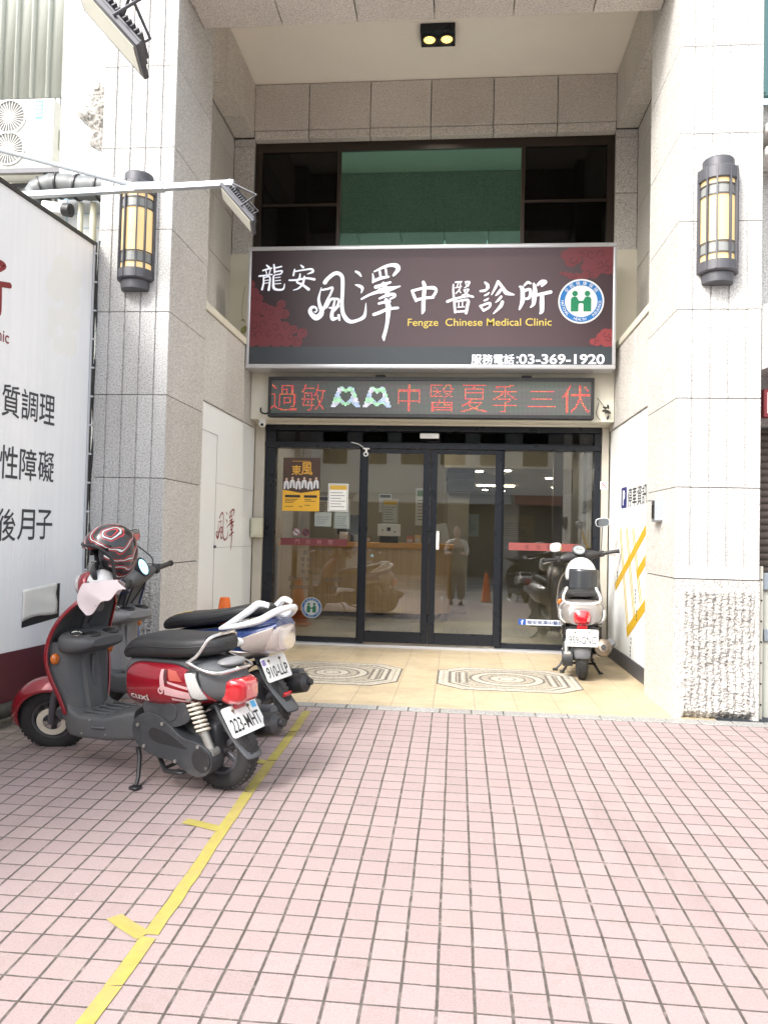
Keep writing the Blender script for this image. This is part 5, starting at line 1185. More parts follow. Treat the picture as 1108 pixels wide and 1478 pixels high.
m = MB(); m.box(.549, 1.285, GY-.001, GY, 1.055, 1.135); m.build('red_band', smat('faded_red_film_two', (.23, .055, .05), .5), t)
m = MB()
for i, ch in enumerate('主治醫師'): text(m, ch, (.74+.115*i, GY, 1.095), (1, 0, 0), (0, 0, 1), h=.050, lift=.0022)
m.build('lettering', smat('dark_red_film', (.08, .018, .018), .5), t)
t = thing('page_sticker', 'white strip sticker with blue f mark low on the right door glass behind the scooter', 'window sticker', (.9, GY, .28))
m = MB(); m.box(.665, 1.19, GY-.0012, GY, .279, .338); m.mi = 1; m.box(.665, .742, GY-.0022, GY-.0013, .279, .338); m.mi = 0; text(m, 'f', (.704, GY, .306), (1, 0, 0), (0, 0, 1), h=.05, bold=.04, lift=.0026)
m.build('strip', [smat('sticker_white', (.60, .64, .70), .5), smat('sticker_blue', (.02, .08, .34), .5)], t)
m = MB(); text(m, '龍安風澤中醫診所', (.965, GY, .3085), (1, 0, 0), (0, 0, 1), h=.040, w=.42, bold=.02, lift=.0022); m.build('lettering', smat('sticker_navy', (.02, .04, .16), .5), t)
# orange cone behind the scooters
t = thing('traffic_cone', 'orange traffic cone half hidden behind the blue scooter seat', 'traffic cone', (-2.0, 6.55, 0))
m = MB(); m.lathe([(.125, .03), (.120, .04), (.042, .60), (.036, .605), (.0001, .605)], (-2.0, 6.55, 0)); m.build('cone', M['orange'], t)
m = MB(); m.box(-2.15, -1.85, 6.40, 6.70, 0.001, .03, .008, 2); m.build('base', M['orange'], t)
# ------------------------------------------------------------------ scooters (x forward from the rear axle, y to the rider's left, z up)
def wheel(t, x, r, wd, MT, spokes=5, disc=False):
    m = MB(); m.M = MT
    k = wd/2
    prof = [(r-.082, -k*.70), (r-.075, -k*.86), (r-.045, -k), (r-.018, -k*.80), (r-.004, -k*.42), (r, 0), (r-.004, k*.42), (r-.018, k*.80), (r-.045, k), (r-.075, k*.86), (r-.082, k*.70), (r-.082, -k*.70)]
    m.lathe(prof, (x, 0, r), (0, 1, 0), 44, caps=False)
    for i in range(44):                                          # tread grooves as raised blocks
        a = 2*pi*i/44
        for sy in (-1, 1):
            m2 = Matrix.Translation((x, 0, r)) @ Matrix.Rotation(a+sy*.03, 4, 'Y'); m.M = MT @ m2
            m.box(-.008, .008, min(sy*k*.12, sy*k*.62), max(sy*k*.12, sy*k*.62), r-.012, r-.0026)
    m.M = MT
    w_ = m.build('wheel', M['tyre'], t, local=True)
    m = MB(); m.M = MT; ri = r-.080
    m.lathe([(ri, -k*.72), (ri+.004, -k*.78), (ri-.012, -k*.66), (ri-.018, 0), (ri-.012, k*.66), (ri+.004, k*.78), (ri, k*.72)], (x, 0, r), (0, 1, 0), 36, caps=False)
    m.cyl((x, -k*.8, r), (x, k*.8, r), .034, .034, 18)
    for i in range(spokes):
        a = 2*pi*i/spokes+.4; m.M = MT @ Matrix.Translation((x, 0, r)) @ Matrix.Rotation(a, 4, 'Y'); m.box(-.014, .014, -.012, .012, .02, ri-.005, .004, 1)
    m.build('rim', M['dark_steel'], w_, local=True)
    if disc:
        m = MB(); m.M = MT; m.lathe([(.050, .052), (.082, .052), (.082, .056), (.050, .056), (.050, .052)], (x, 0, r), (0, 1, 0), 32, caps=False); m.build('brake_disc', M['spring'], w_, local=True)
        m = MB(); m.M = MT; m.obox((x-.06, .058, r+.055), (.06, .035, .07), Matrix.Rotation(.6, 4, 'Y'), .008, 1); m.build('brake_caliper', M['dark_steel'], w_, local=True)
    return w_
def loft_x(m, st, n=28, p=2.8):
    """stations (x, half width, z bottom, z top)"""
    R = []
    for x_, hw, zb, zt in st: R.append(sring((x_, 0, (zb+zt)/2), hw, (zt-zb)/2, (0, 1, 0), (0, 0, 1), p, n))
    m.rings(R); return m
def smooth_st(st, k=5):
    n = len(st); out = []
    for i in range(n-1):
        for j in range(k):
            t = j/k; row = []
            for q in range(4):
                a, b_, c, d = (st[max(0, min(n-1, i+o))][q] for o in (-1, 0, 1, 2))
                row.append(0.5*((2*b_)+(c-a)*t+(2*a-5*b_+4*c-d)*t*t+(3*b_-a-3*c+d)*t**3))
            out.append(tuple(row))
    out.append(st[-1]); return out
def body_y(st, x, z, p=2.8):
    for a, b_ in zip(st, st[1:]):
        lo, hi = sorted((a[0], b_[0]))
        if lo-1e-6 <= x <= hi+1e-6:
            f = (x-a[0])/(b_[0]-a[0]) if b_[0] != a[0] else 0
            hw, zb, zt = (a[i]+(b_[i]-a[i])*f for i in (1, 2, 3)); c = (zb+zt)/2; h_ = (zt-zb)/2
            u_ = min(1, abs((z-c)/h_)); return hw*(1-u_**p)**(1/p)
    return 0.05
def skin(m, st, low, high, sgn, off, nx=26, nz=12, p=2.8):
    """a panel over the body side between two edge curves low(t), high(t) -> (x, z)"""
    V = []
    for j in range(nz+1):
        for i in range(nx+1):
            a = low(i/nx); b_ = high(i/nx); f = j/nz
            x_ = a[0]+(b_[0]-a[0])*f; z_ = a[1]+(b_[1]-a[1])*f
            V.append((x_, sgn*(max(.05, body_y(st, x_, z_, p))+off), z_))
    m.add(V, [((j*(nx+1)+i, j*(nx+1)+i+1, (j+1)*(nx+1)+i+1, (j+1)*(nx+1)+i) if sgn > 0 else (j*(nx+1)+i+1, j*(nx+1)+i, (j+1)*(nx+1)+i, (j+1)*(nx+1)+i+1)) for j in range(nz) for i in range(nx)])
def curve(pts):
    P = [Vector((p[0], p[1], 0)) for p in pts]; Q, _ = catmull(P, 8)
    def f(t):
        s_ = t*(len(Q)-1); i = min(len(Q)-2, int(s_)); v = Q[i].lerp(Q[i+1], s_-i); return (v.x, v.y)
    return f
def number_plate(t, txt, top, bot, half, blue=False, faint=False):
    a = Vector(top); b_ = Vector(bot); v = (a-b_).normalized(); u = Vector((0, -1, 0)); n = u.cross(v); c = (a+b_)/2; H = (a-b_).length/2
    m = MB(); m.prism([rrect(-half, -H, half, H, .016)], c+n*.003, u, v, .003)
    pl = m.build('number_plate', M['plate'], t, local=True)
    m = MB(); text(m, txt, c-v*H*.26+n*.003, u, v, h=H*.92, w=half*1.70, bold=.016 if faint else .012, lift=.0012)
    m.build('plate_lettering', smat('worn_plate_ink', (.03, .033, .032), .5) if faint else M['black'], pl, local=True)
    m = MB()
    for s_ in (-.45, .45): m.cyl(c+v*H*.66+u*half*s_+n*.002, c+v*H*.66+u*half*s_+n*.010, .009, .007, 10)
    for s_ in (-.43, .47): m.box(0, 0, 0, 0, 0, 0) if 0 else None
    m.build('plate_bolts', M['brown_metal'], pl, local=True)
    m = MB()
    for s_, l_ in ((.45, .030), (-.42, .016)):
        q = c+v*H*.60+u*half*s_+n*.0035; m.add([q-u*.004, q+u*.004, q+u*.002-v*l_, q-u*.002-v*l_], [(0, 3, 2, 1)])
    m.build('rust_streaks', smat('rust_streak', (.23, .13, .07), .8), pl, local=True)
    if blue:
        m = MB(); m.prism([rrect(-.017, -.017, .017, .017, .005)], c+v*H*.62+u*half*(.80 if blue == 'r' else -.84)+n*.0042, u, v, .001); m.build('tax_sticker', smat('sticker_sky_blue' if blue == 'r' else 'sticker_violet', (.10, .42, .75) if blue == 'r' else (.22, .18, .42), .4), pl, local=True)
    return pl
def scooter(name, label, pos, head, lean, o):
    t = thing(name, label, 'scooter', pos, (0, 0, 0), 'parked motor scooters')
    R = Matrix.Rotation(head, 4, 'Z') @ Matrix.Rotation(-radians(lean), 4, 'X'); t.rotation_euler = R.to_euler()
    dx = o.get('dx', 0.0); WB = 1.19+dx; r = .195
    hx = o.get('hx', 0)+dx
    ax = Vector((1.02+hx, 0, .55)); ad = Vector((-.45, 0, .89)).normalized()
    ST = Matrix.Translation(ax) @ Matrix.Rotation(radians(o['steer']), 4, ad) @ Matrix.Translation(-ax)
    I = ident(); P = o['paint']; B = lambda mb, nm, mt, par=None, **k: mb.build(nm, mt, par or t, local=True, **k)
    wheel(t, 0, r, .098, I, 5); wheel(t, WB, r, .09, ST, 5, True)
    # engine, belt cover, silencer, shocks, stands
    m = MB(); m.box(-.03, .40+dx, -.07, .085, .15, .34, .03, 2); m.cyl((0, -.10, r), (0, .12, r), .03, .03, 14); m.tube([(.40+dx, .0, .22), (.62+dx, .02, .20), (.80+dx, .03, .17)], .02, 8); B(m, 'engine', M['engine'])
    hull = closed2([(.44, .285), (.40, .345), (.31, .37), (.22, .335), (.12, .275), (.03, .262), (-.045, .225), (-.06, .165), (-.015, .110), (.07, .105), (.18, .150), (.30, .160), (.41, .205)], 4)
    m = MB(); m.prism([hull], (0, .165, 0), (-1, 0, 0), (0, 0, 1), .085) if 0 else m.prism([[(-p[0], p[1]) for p in hull]], (0, .160, 0), (-1, 0, 0), (0, 0, 1), .085)
    cv = B(m, 'belt_cover', M['engine'], bevel=.014)
    m = MB(); inner = closed2([(.30, .30), (.20, .285), (.11, .245), (.10, .225), (.19, .228), (.29, .235), (.33, .265)], 4)
    m.prism([[(-p[0], p[1]) for p in inner]], (0, .1635, 0), (-1, 0, 0), (0, 0, 1), .006)
    m.prism([circ(0, .185, .055, 24)], (0, .166, 0), (-1, 0, 0), (0, 0, 1), .01); B(m, 'belt_cover_rib', M['black_plastic'], cv, bevel=.003)
    m = MB()
    for x_, z_ in ((.40, .30), (.24, .325), (.02, .245), (-.03, .15), (.16, .155), (.36, .20)): m.cyl((x_, .158, z_), (x_, .166, z_), .009, .009, 8)
    B(m, 'cover_bolts', M['alloy'], cv)
    m = MB(); m.prism([[(-p[0], p[1]) for p in closed2([(.38, .40), (.30, .455), (.16, .455), (.08, .41), (.09, .35), (.20, .31), (.33, .335)], 4)]], (0, .150, 0), (-1, 0, 0), (0, 0, 1), .075)
    m.prism([circ(-.20, .385, .045, 20)], (0, .154, 0), (-1, 0, 0), (0, 0, 1), .01); B(m, 'air_filter_box', M['engine'], bevel=.012)
    m = MB(); m.tube([(.32, -.11, .17), (.18, -.15, .19), (.05, -.165, .235)], [.022, .022, .03], 10, 4); m.tube([(.20, -.165, .225), (.17, -.165, .228), (-.02, -.165, .265), (-.20, -.165, .300), (-.225, -.165, .305)], [k_*o.get('exk', 1) for k_ in (.035, .055, .062, .058, .030)], 18)
    ex = B(m, 'silencer', M['brown_metal'] if o.get('brown') else M['black_plastic'])
    m = MB(); m.cyl((-.222, -.165, .305), (-.245, -.165, .31), .020, .020, 12); B(m, 'tail_pipe', M['black'], ex)
    m = MB(); m.tube([(.10, -.222, .30), (0, -.232, .31), (-.14, -.228, .34)], [.02, .045, .03], 12); B(m, 'heat_shield', M['grey_plastic'], ex)
    for sy in (1, -1):
        a = Vector((.085, sy*.135, .47)); b_ = Vector((-.035, sy*.125, .215)); d = (b_-a)
        m = MB(); hp = []
        for i in range(76):
            f = i/75; ang = f*7*2*pi; c = a+d*(.12+.52*f); u = d.cross(Vector((0, 1, 0))).normalized(); hp.append(c+u*(.030*cos(ang))+Vector((0, 1, 0))*(.030*sin(ang)))
        m.tube(hp, .0062, 6); sp_ = B(m, 'shock_spring', o.get('springmat', M['spring']))
        m = MB(); m.cyl(a, a+d*.66, .012, .012, 10); m.cyl(a+d*.62, b_, .022, .020, 14); m.cyl(b_+Vector((0, .02, 0)), b_-Vector((0, .03, 0)), .024, .024, 14); m.cyl(a+Vector((0, .02, 0)), a-Vector((0, .03, 0)), .020, .020, 12); m.obox(b_+Vector((.03, -sy*.03, -.01)), (.10, .03, .05), None, .01, 1); B(m, 'damper_rod', M['alloy'], sp_)
    m = MB(); m.tube([(.46+dx, .10, .155), (.42+dx, .13, .13), (.375+dx, .185, .05), (.36+dx, .215, .020)], [.014, .012, .010, .010], 8); m.obox((.355+dx, .225, .016), (.05, .045, .016), None, .004, 1); B(m, 'side_stand', M['black_plastic'])
    m = MB()
    for sy in (1, -1): m.tube([(.36+dx, sy*.07, .14), (.25, sy*.13, .085 if o.get('center') is None else .06), (.13 if o.get('center') is None else .26, sy*.16, .105 if o.get('center') is None else .008)], .012, 8)
    m.tube([(.27, -.125, .09), (.27, .125, .09)], .009, 8); m.obox((.13 if o.get('center') is None else .26, .165, .11 if o.get('center') is None else .014), (.06, .04, .012), None, .003, 1); m.obox((.26 if o.get('center') else .13, -.165, .11 if o.get('center') is None else .014), (.06, .04, .012), None, .003, 1); B(m, 'centre_stand', M['black_plastic'])
    # mudguard over the rear wheel and plate carrier
    m = MB(); Rg = []
    for q in range(11):
        a = radians(44+q*5.6); rr_ = r+.045+.002*q; x_ = rr_*cos(a); z_ = r+rr_*sin(a)
        if o.get('tailz') and q > 6: z_ += 0
        Rg.append([(x_, y_, z_-.012*(abs(y_)/.065)**2*1.6) for y_ in (-.068, -.05, -.02, .02, .05, .068)])
    m.rings(Rg, close=False); B(m, 'inner_mudguard', M['black_plastic'], solid=.006)
    tz = o.get('tz', .43); mt = o['mud']
    m = MB(); Rg = []
    for (x_, z_, hw) in mt: Rg.append([(x_+.018*(abs(f)**2), f*hw, z_) for f in (-1, -.85, -.4, 0, .4, .85, 1)])
    m.rings(Rg, close=False); mg = B(m, 'rear_mudguard', M['grey_plastic'], solid=.014, sub=1)
    if o.get('reflector'):
        m = MB(); x_, z_ = o['reflector']; m.obox((x_, 0, z_), (.02, .075, .028), Matrix.Rotation(radians(-25), 4, 'Y'), .005, 1); B(m, 'reflector', M['red_lens'], mg)
    number_plate(t, o['plate'], *o['plate_at'], blue=o.get('sticker'), faint=o.get('faint', False))
    # tail body
    st = smooth_st(o['body']); m = MB(); loft_x(m, st); B(m, 'rear_body', o['bodymat'])
    lowc, highc = curve(o['panel_low']), curve(o['panel_high'])
    for sy in (1, -1):
        m = MB(); skin(m, st, lowc, highc, sy, .010); pn = B(m, 'side_panel', P, solid=.012, bevel=.004)
        if o.get('decal'): o['decal'](B, pn, st, sy)
        if o.get('side_lens'):
            la, lb = o['side_lens']; m = MB(); skin(m, st, curve(la), curve(lb), sy, .020, 8, 8); B(m, 'indicator', o.get('lensmat', M['clear_lens']), solid=.014, bevel=.003)
            if o.get('lens_rim'):
                m = MB(); ex_ = lambda c, s_: [(p[0]+s_*.008*(1 if i else -1)*0, p[1]+s_*.010) for i, p in enumerate(c)]
                skin(m, st, curve([(p[0]+.007, p[1]-.010) for p in la]), curve([(p[0]-.004, p[1]+.010) for p in lb]), sy, .0145, 8, 8); B(m, 'indicator_rim', M['black_plastic'], solid=.008)
    m = MB()
    for sy in (1, -1):
        for cf in (lowc, highc):
            m.tube([(cf(i/20)[0], sy*(max(.05, body_y(st, *cf(i/20)))+.004), cf(i/20)[1]) for i in range(21)], .0045, 6)
    B(m, 'panel_gap', M['black'])
    m = MB()
    for sy in (1, -1):
        for x_, z_ in ((.63, .215), (.80, .20), (.74, .275)): m.cyl((x_+dx*.5, sy*.140, z_), (x_+dx*.5, sy*.158, z_), .006, .005, 8)
    B(m, 'screws', M['alloy'])
    if o.get('tail'): o['tail'](B, t, st)
    # seat
    ss = smooth_st(o['seat'], 6); m = MB(); loft_x(m, ss, 32, 3.4); sx = B(m, 'seat', M['seat'])
    m = MB()
    for sy in (1, -1):
        L_ = [(a[0], sy*(body_y(ss, a[0], a[2]+(a[3]-a[2])*.55, 3.4)+.0005), a[2]+(a[3]-a[2])*.55) for a in ss[3:-3]]
        m.tube(L_, .0028, 5)
    B(m, 'seat_piping', M['black'], sx)
    o['rail'](B, t)
    # floor, leg shield, front cover
    fh = o.get('floor_z', .30); F0 = .50+dx*.6
    m = MB(); R_ = []
    for x_, hw, zb, zt in ((F0-.05, .135, .20, .36), (F0+.05, .145, .185, fh+.03), (F0+.14, .155, .175, fh), (.84+hx, .155, .165, fh-.01), (.90+hx, .150, .165, fh+.01), (.95+hx, .13, .18, fh+.08)): R_.append(sring((x_, 0, (zb+zt)/2), hw, (zt-zb)/2, (0, 1, 0), (0, 0, 1), 7.0, 36))
    m.rings(R_); fl = B(m, 'floor_board', o.get('floormat', M['grey_plastic']))
    m = MB()
    for k in range(5): m.box(F0+.17, .84+hx, -.11+k*.05, -.095+k*.05, fh-.006, fh+.004, .002, 1)
    m.obox((F0+.18, .158, fh-.055), (.10, .012, .014), Matrix.Rotation(.08, 4, 'Y'), .005, 1); B(m, 'floor_ribs', M['grey_plastic'], fl)
    sh = o.get('shield', [(.28, .140, .935), (.38, .170, .950), (.48, .198, .978), (.58, .210, .995), (.68, .202, .980), (.77, .184, .935), (.84, .152, .880), (.892, .105, .835)])
    P_, _ = catmull([Vector(a) for a in sh], 5); bul = [.10 if p.x < .7 else .10-.22*(p.x-.7) for p in P_]
    def arc(z_, w_, xe, bul, n=14, po=2.2): return [(xe+hx+bul*(1-abs(f)**po), f*w_, z_) for f in [-1+2*i/n for i in range(n+1)]]
    m = MB(); m.rings([arc(p.x, p.y, p.z, b_) for p, b_ in zip(P_, bul)], close=False); B(m, 'front_cover', P, solid=-.012)
    m = MB(); m.rings([arc(p.x, p.y-.004, p.z-.003, .045+.01*sin(i*.3), 14, 2.6)[::-1] for i, p in enumerate(P_)], close=False); lg = B(m, 'leg_shield', o.get('shieldmat', M['grey_plastic']), solid=.010)
    m = MB(); m.tube([(p.z+hx-.002, p.y, p.x) for p in P_], .008, 8); m.tube([(p.z+hx-.002, -p.y, p.x) for p in P_], .008, 8); m.tube([(P_[-1].z+hx+bul[-1]*(1-abs(f)**2.2), f*P_[-1].y, P_[-1].x) for f in [-1+.1*i for i in range(21)]], .008, 8); B(m, 'shield_edge', P, lg)
    # glove tray with open pockets
    m = MB(); R_ = []
    for x_, hw, zb, zt in ((.955, .170, .59, .715), (.91, .175, .590, .712), (.85, .165, .600, .702), (.80, .135, .620, .690), (.770, .10, .640, .680)): R_.append(sring((x_+hx, 0, (zb+zt)/2), hw, (zt-zb)/2, (0, 1, 0), (0, 0, 1), 3.5, 24))
    m.rings(R_); tr = B(m, 'glove_tray', o.get('shieldmat', M['grey_plastic']))
    m = MB()
    for y_ in (.05, -.075): m.ell((.845+hx, y_, .692), (.055, .048, .018))
    B(m, 'tray_pocket', M['black'], tr)
    m = MB(); m.lathe([(.028, 0), (.033, .004), (.033, .008), (.027, .008), (.025, .003)], (.865+hx, .125, .704), (-.25, .1, 1), 22, caps=False); B(m, 'lock_ring', M['chrome'], tr)
    m = MB(); m.rings([[(x_+hx+bz, y_, z_) for x_, y_ in ((.99, -.185*w_), (.945, -.165*w_), (.915, -.12*w_), (.905, -.055), (.885, -.045), (.885, .045), (.905, .055), (.915, .12*w_), (.945, .165*w_), (.99, .185*w_))] for z_, w_, bz in ((.24, .72, -.035), (.32, .78, -.03), (.42, .9, -.01), (.52, 1.0, .005), (.66, 1.0, .01))]); m.box(.872+hx, .886+hx, -.012, .012, .36, .58, .004, 1); B(m, 'centre_spine', o.get('shieldmat', M['grey_plastic']), lg)
    for sy in (1, -1):
        m = MB(); m.ell((.962+hx, sy*.182, .575), (.020, .026, .030)); B(m, 'front_indicator', M['amber'])
    # fork, mudguard, headset
    m = MB(); m.M = ST
    for sy in (1, -1): m.tube([(WB, sy*.068, r), (WB-.04, sy*.068, r+.15), (1.08+hx, sy*.045, .50)], [.019, .021, .02], 12)
    m.cyl((1.07+hx, 0, .45), (.86+hx, 0, .90), .022, .022, 12); B(m, 'front_fork', M['dark_steel'])
    m = MB(); m.M = ST; Rg = []
    for q in range(17):
        a = radians(-2+q*9.2); rr_ = r+.030+.020*sin(pi*q/16); hw = .058+.020*sin(pi*q/16)
        Rg.append([(WB+(rr_-.05*(abs(f)**3))*cos(a), f*hw, r+(rr_-.05*(abs(f)**3))*sin(a)) for f in (-1, -.9, -.6, -.2, .2, .6, .9, 1)])
    m.rings(Rg, close=False); B(m, 'front_mudguard', P, solid=.006)
    hz = o.get('hz', .97)
    m = MB(); m.M = ST; R_ = []
    for y_, xx, rx, rz in ((-.20, .78, .018, .018), (-.16, .79, .034, .034), (-.10, .81, .060, .055), (0, .825, .078, .070), (.10, .81, .060, .055), (.16, .79, .034, .034), (.20, .78, .018, .018)): R_.append([(xx+hx+rx*cos(2*pi*j/18), y_, hz+rz*sin(2*pi*j/18)) for j in range(18)])
    m.rings(R_); hd = B(m, 'handlebar_cover', o.get('headmat', M['grey_plastic']), sub=1)
    m = MB(); m.M = ST; m.ell((.885+hx, 0, hz-.01), (.055, .085, .075)); m.ell((.895+hx, 0, hz-.07), (.05, .10, .05)); hf = B(m, 'headlight_nacelle', P)
    m = MB(); m.M = ST; m.ell((.915+hx, 0, hz-.005), (.042, .06, .055)); B(m, 'headlight', M['clear_lens'], hf)
    m = MB(); m.M = ST @ Matrix.Translation((.775+hx, 0, hz+.058)) @ Matrix.Rotation(radians(o.get('dialtilt', -48)), 4, 'Y'); m.lathe([(.062, -.02), (.066, .012), (.054, .0145), (.052, .009)], (0, 0, 0), (0, 0, 1), 28, caps=False); dl_ = B(m, 'dial_rim', M['black_plastic'], hd)
    m = MB(); m.M = ST @ Matrix.Translation((.775+hx, 0, hz+.058)) @ Matrix.Rotation(radians(o.get('dialtilt', -48)), 4, 'Y'); m.lathe([(.053, .012), (.0001, .0135)], (0, 0, 0), (0, 0, 1), 28)
    m.mi = 1; m.box(-.002, .002, -.03, .0, .0138, .0145); m.cyl((.01, .015, .0135), (.01, .015, .0150), .006, .006, 10); B(m, 'dial', [o.get('dialmat', smat('grey_dial', (.25, .27, .28), .2)), M['black']], hd)
    for sy in (1, -1):
        m = MB(); m.M = ST; m.tube([(.785+hx, sy*.18, hz), (.755+hx, sy*.26, hz+.005), (.735+hx, sy*.36, hz+.005)], .0175, 12); m.cyl((.735+hx, sy*.355, hz+.005), (.733+hx, sy*.368, hz+.005), .021, .021, 12)
        gp = B(m, 'grip', M['black_plastic'])
        m = MB(); m.M = ST; m.box(.755+hx, .805+hx, min(sy*.19, sy*.235), max(sy*.19, sy*.235), hz-.03, hz+.03, .008, 1); B(m, 'switch_block', M['black_plastic'], gp)
        m = MB(); m.M = ST; m.tube([(.80+hx, sy*.20, hz-.005), (.82+hx, sy*.27, hz-.015), (.795+hx, sy*.355, hz-.025)], [.007, .006, .008], 8, 4); B(m, 'brake_lever', M['alloy'], gp)
        mp = Vector(o.get('mir', (.78, .30, 1.19))); mp = Vector((mp.x+hx, sy*(mp.y-(o.get('mirin', 0) if sy > 0 else 0)), mp.z+(hz-.97)+(o.get('mirdz', (0, 0))[0 if sy > 0 else 1])))
        m = MB(); m.M = ST; m.tube([(.80+hx, sy*.215, hz+.02), (.815+hx, sy*.235, hz+.08), mp+Vector((.025, 0, -.035))], .005, 8, 4); ms = B(m, 'mirror', M['black_plastic'])
        rt = Matrix.Rotation(sy*radians(o.get('mirrot', 10)), 4, 'Z')
        m = MB(); m.M = ST @ Matrix.Translation(mp) @ rt; R_ = [[(x_, a*.066*k_, b_*.044*k_) for a, b_ in [(math.copysign(abs(cos(2*pi*j/20))**.7, cos(2*pi*j/20)), math.copysign(abs(sin(2*pi*j/20))**.7, sin(2*pi*j/20))) for j in range(20)]] for x_, k_ in ((-.008, .93), (.0, 1), (.014, .9), (.026, .5))]
        m.rings(R_); B(m, 'mirror_shell', o.get('mirmat', M['black_plastic']), ms)
        m = MB(); m.M = ST @ Matrix.Translation(mp) @ rt; m.rings([[(-.0085, a*.060, b_*.039) for a, b_ in [(math.copysign(abs(cos(2*pi*j/20))**.7, cos(2*pi*j/20)), math.copysign(abs(sin(2*pi*j/20))**.7, sin(2*pi*j/20))) for j in range(20)]], [(-.0095, a*.059, b_*.038) for a, b_ in [(math.copysign(abs(cos(2*pi*j/20))**.7, cos(2*pi*j/20)), math.copysign(abs(sin(2*pi*j/20))**.7, sin(2*pi*j/20))) for j in range(20)]]]); B(m, 'mirror_glass', o.get('mirglass', M['mirror_glass']), ms)
    m = MB(); m.M = ST
    for y0, z0, x1 in ((.12, -.02, 1.0), (-.12, -.02, 1.0), (.05, -.03, .98)): m.tube([(.80+hx, y0*1.5, hz+z0), (.84+hx, y0*1.1, hz-.10), (.90+hx, y0*.5, hz-.2)], .006, 6, 4)
    B(m, 'cables', M['black_plastic'])
    return t, ST
def tubes(pts, r, mt, nm='grab_rail'):
    def f(B, t):
        m = MB()
        for p in pts: m.tube(p, r, 12, 6)
        B(m, nm, mt)
    return f
mir2 = lambda P: P+[(p[0], -p[1], p[2]) for p in P[-2::-1]]
# --- red scooter in front
def red_decal(B, pn, st, sy):
    q = lambda x_, z_, o_: (x_, sy*(body_y(st, x_, z_)+o_), z_)
    def patch(poly, mt, nm, o_=.0122):
        m = MB(); A, B_, C_, D_ = (Vector(p) for p in poly); n = 7
        V = [q(*((A.lerp(B_, i/n)).lerp(D_.lerp(C_, i/n), j/n)), o_) for j in range(n+1) for i in range(n+1)]
        m.add(V, [(j*(n+1)+i, j*(n+1)+i+1, (j+1)*(n+1)+i+1, (j+1)*(n+1)+i) for j in range(n) for i in range(n)]); return B(m, nm, mt, pn)
    D1, D2, D3 = smat('decal_pale_stripe', (.50, .30, .31), .4), smat('decal_orange_red', (.36, .07, .05), .4), smat('decal_dark', (.07, .012, .015), .4)
    patch([(.205, .595), (.15, .590), (.105, .545), (.18, .545)], D2, 'decal')
    patch([(.245, .590), (.228, .592), (.205, .50), (.235, .49)], D1, 'decal')
    patch([(.215, .545), (.215, .535), (.06, .505), (.055, .518)], D1, 'decal', .0130)
    patch([(.21, .515), (.21, .475), (.02, .455), (.04, .490)], D1, 'decal', .0128)
    patch([(.17, .462), (.17, .450), (.05, .440), (.06, .450)], D1, 'decal')
    patch([(.225, .59), (.205, .592), (.19, .53), (.21, .53)], D3, 'decal', .0134)
    if sy > 0:
        m = MB(); vs, fs = glyphs('cuxi', .02); x1 = max(v.x for v in vs); y1 = max(v.y for v in vs)
        m.add([q(.455-v.x/x1*.135, .430+v.y/y1*.030, .0150) for v in vs], fs); B(m, 'lettering', smat('silver_lettering', (.62, .60, .58), .3, .4), pn)
        m = MB(); m.rings([[q(.232+rr_*cos(a), .492+rr_*sin(a), .0145) for a in [2*pi*i/16 for i in range(17)]] for rr_ in (.017, .009)], close=False); B(m, 'round_badge', D1, pn)
def red_tail(B, t, st):
    m = MB(); R_ = []
    for x_, hw, zb, zt in ((-.055, .082, .435, .565), (-.09, .088, .430, .570), (-.135, .080, .437, .562), (-.165, .062, .450, .548), (-.175, .040, .468, .530)): R_.append(sring((x_, 0, (zb+zt)/2), hw, (zt-zb)/2, (0, 1, 0), (0, 0, 1), 4.2, 28))
    m.rings(R_); B(m, 'tail_light', M['red_lens'])
    m = MB(); m.obox((-.10, 0, .425), (.02, .085, .05), Matrix.Rotation(radians(-25), 4, 'Y'), .006, 1); B(m, 'rear_reflector', M['red_lens'])
    m = MB(); m.ell((-.055, 0, .628), (.055, .085, .022)); B(m, 'tail_cap', M['light_grey_plastic'])
red = dict(paint=M['red_paint'], bodymat=M['grey_plastic'], steer=36, plate='223-MHT', plate_at=((-.085, 0, .425), (-.168, 0, .298), .128), sticker='r',
    body=[(.55, .095, .42, .60), (.50, .130, .38, .625), (.38, .158, .375, .63), (.22, .168, .385, .635), (.08, .155, .41, .645), (-.02, .125, .435, .64), (-.09, .085, .45, .61), (-.13, .05, .47, .57)],
    panel_low=[(.505, .378), (.38, .372), (.20, .384), (.05, .418), (-.035, .448)], panel_high=[(.495, .555), (.44, .600), (.30, .612), (.16, .614), (.075, .598)],
    side_lens=([(.055, .470), (.025, .462), (-.012, .466)], [(.095, .585), (.070, .590), (.040, .586)]), lens_rim=True,
    decal=red_decal, tail=red_tail, mud=[(.02, .46, .060), (-.005, .445, .064), (-.045, .37, .066), (-.110, .285, .068), (-.175, .225, .068), (-.215, .185, .060)], mirdz=(-.03, .02), mir=(.78, .24, 1.12), mirin=.07,
    seat=[(.565, .075, .612, .635), (.545, .105, .600, .672), (.47, .125, .607, .722), (.36, .133, .618, .742), (.22, .142, .630, .745), (.10, .140, .645, .752), (.02, .118, .658, .757), (-.025, .085, .672, .745), (-.045, .05, .69, .725)],
    rail=tubes([mir2([(.10, .145, .632), (.05, .130, .668), (.005, .100, .742), (-.012, .05, .760), (-.014, 0, .760)]), mir2([(.10, .145, .632), (.0, .150, .606), (-.07, .128, .596), (-.115, .06, .604), (-.122, 0, .606)])], .0095, M['chrome']))
HD = atan2(.371, -.929)
pos_r = Vector((-1.107+.929*.0, 3.696, gz(3.696)))
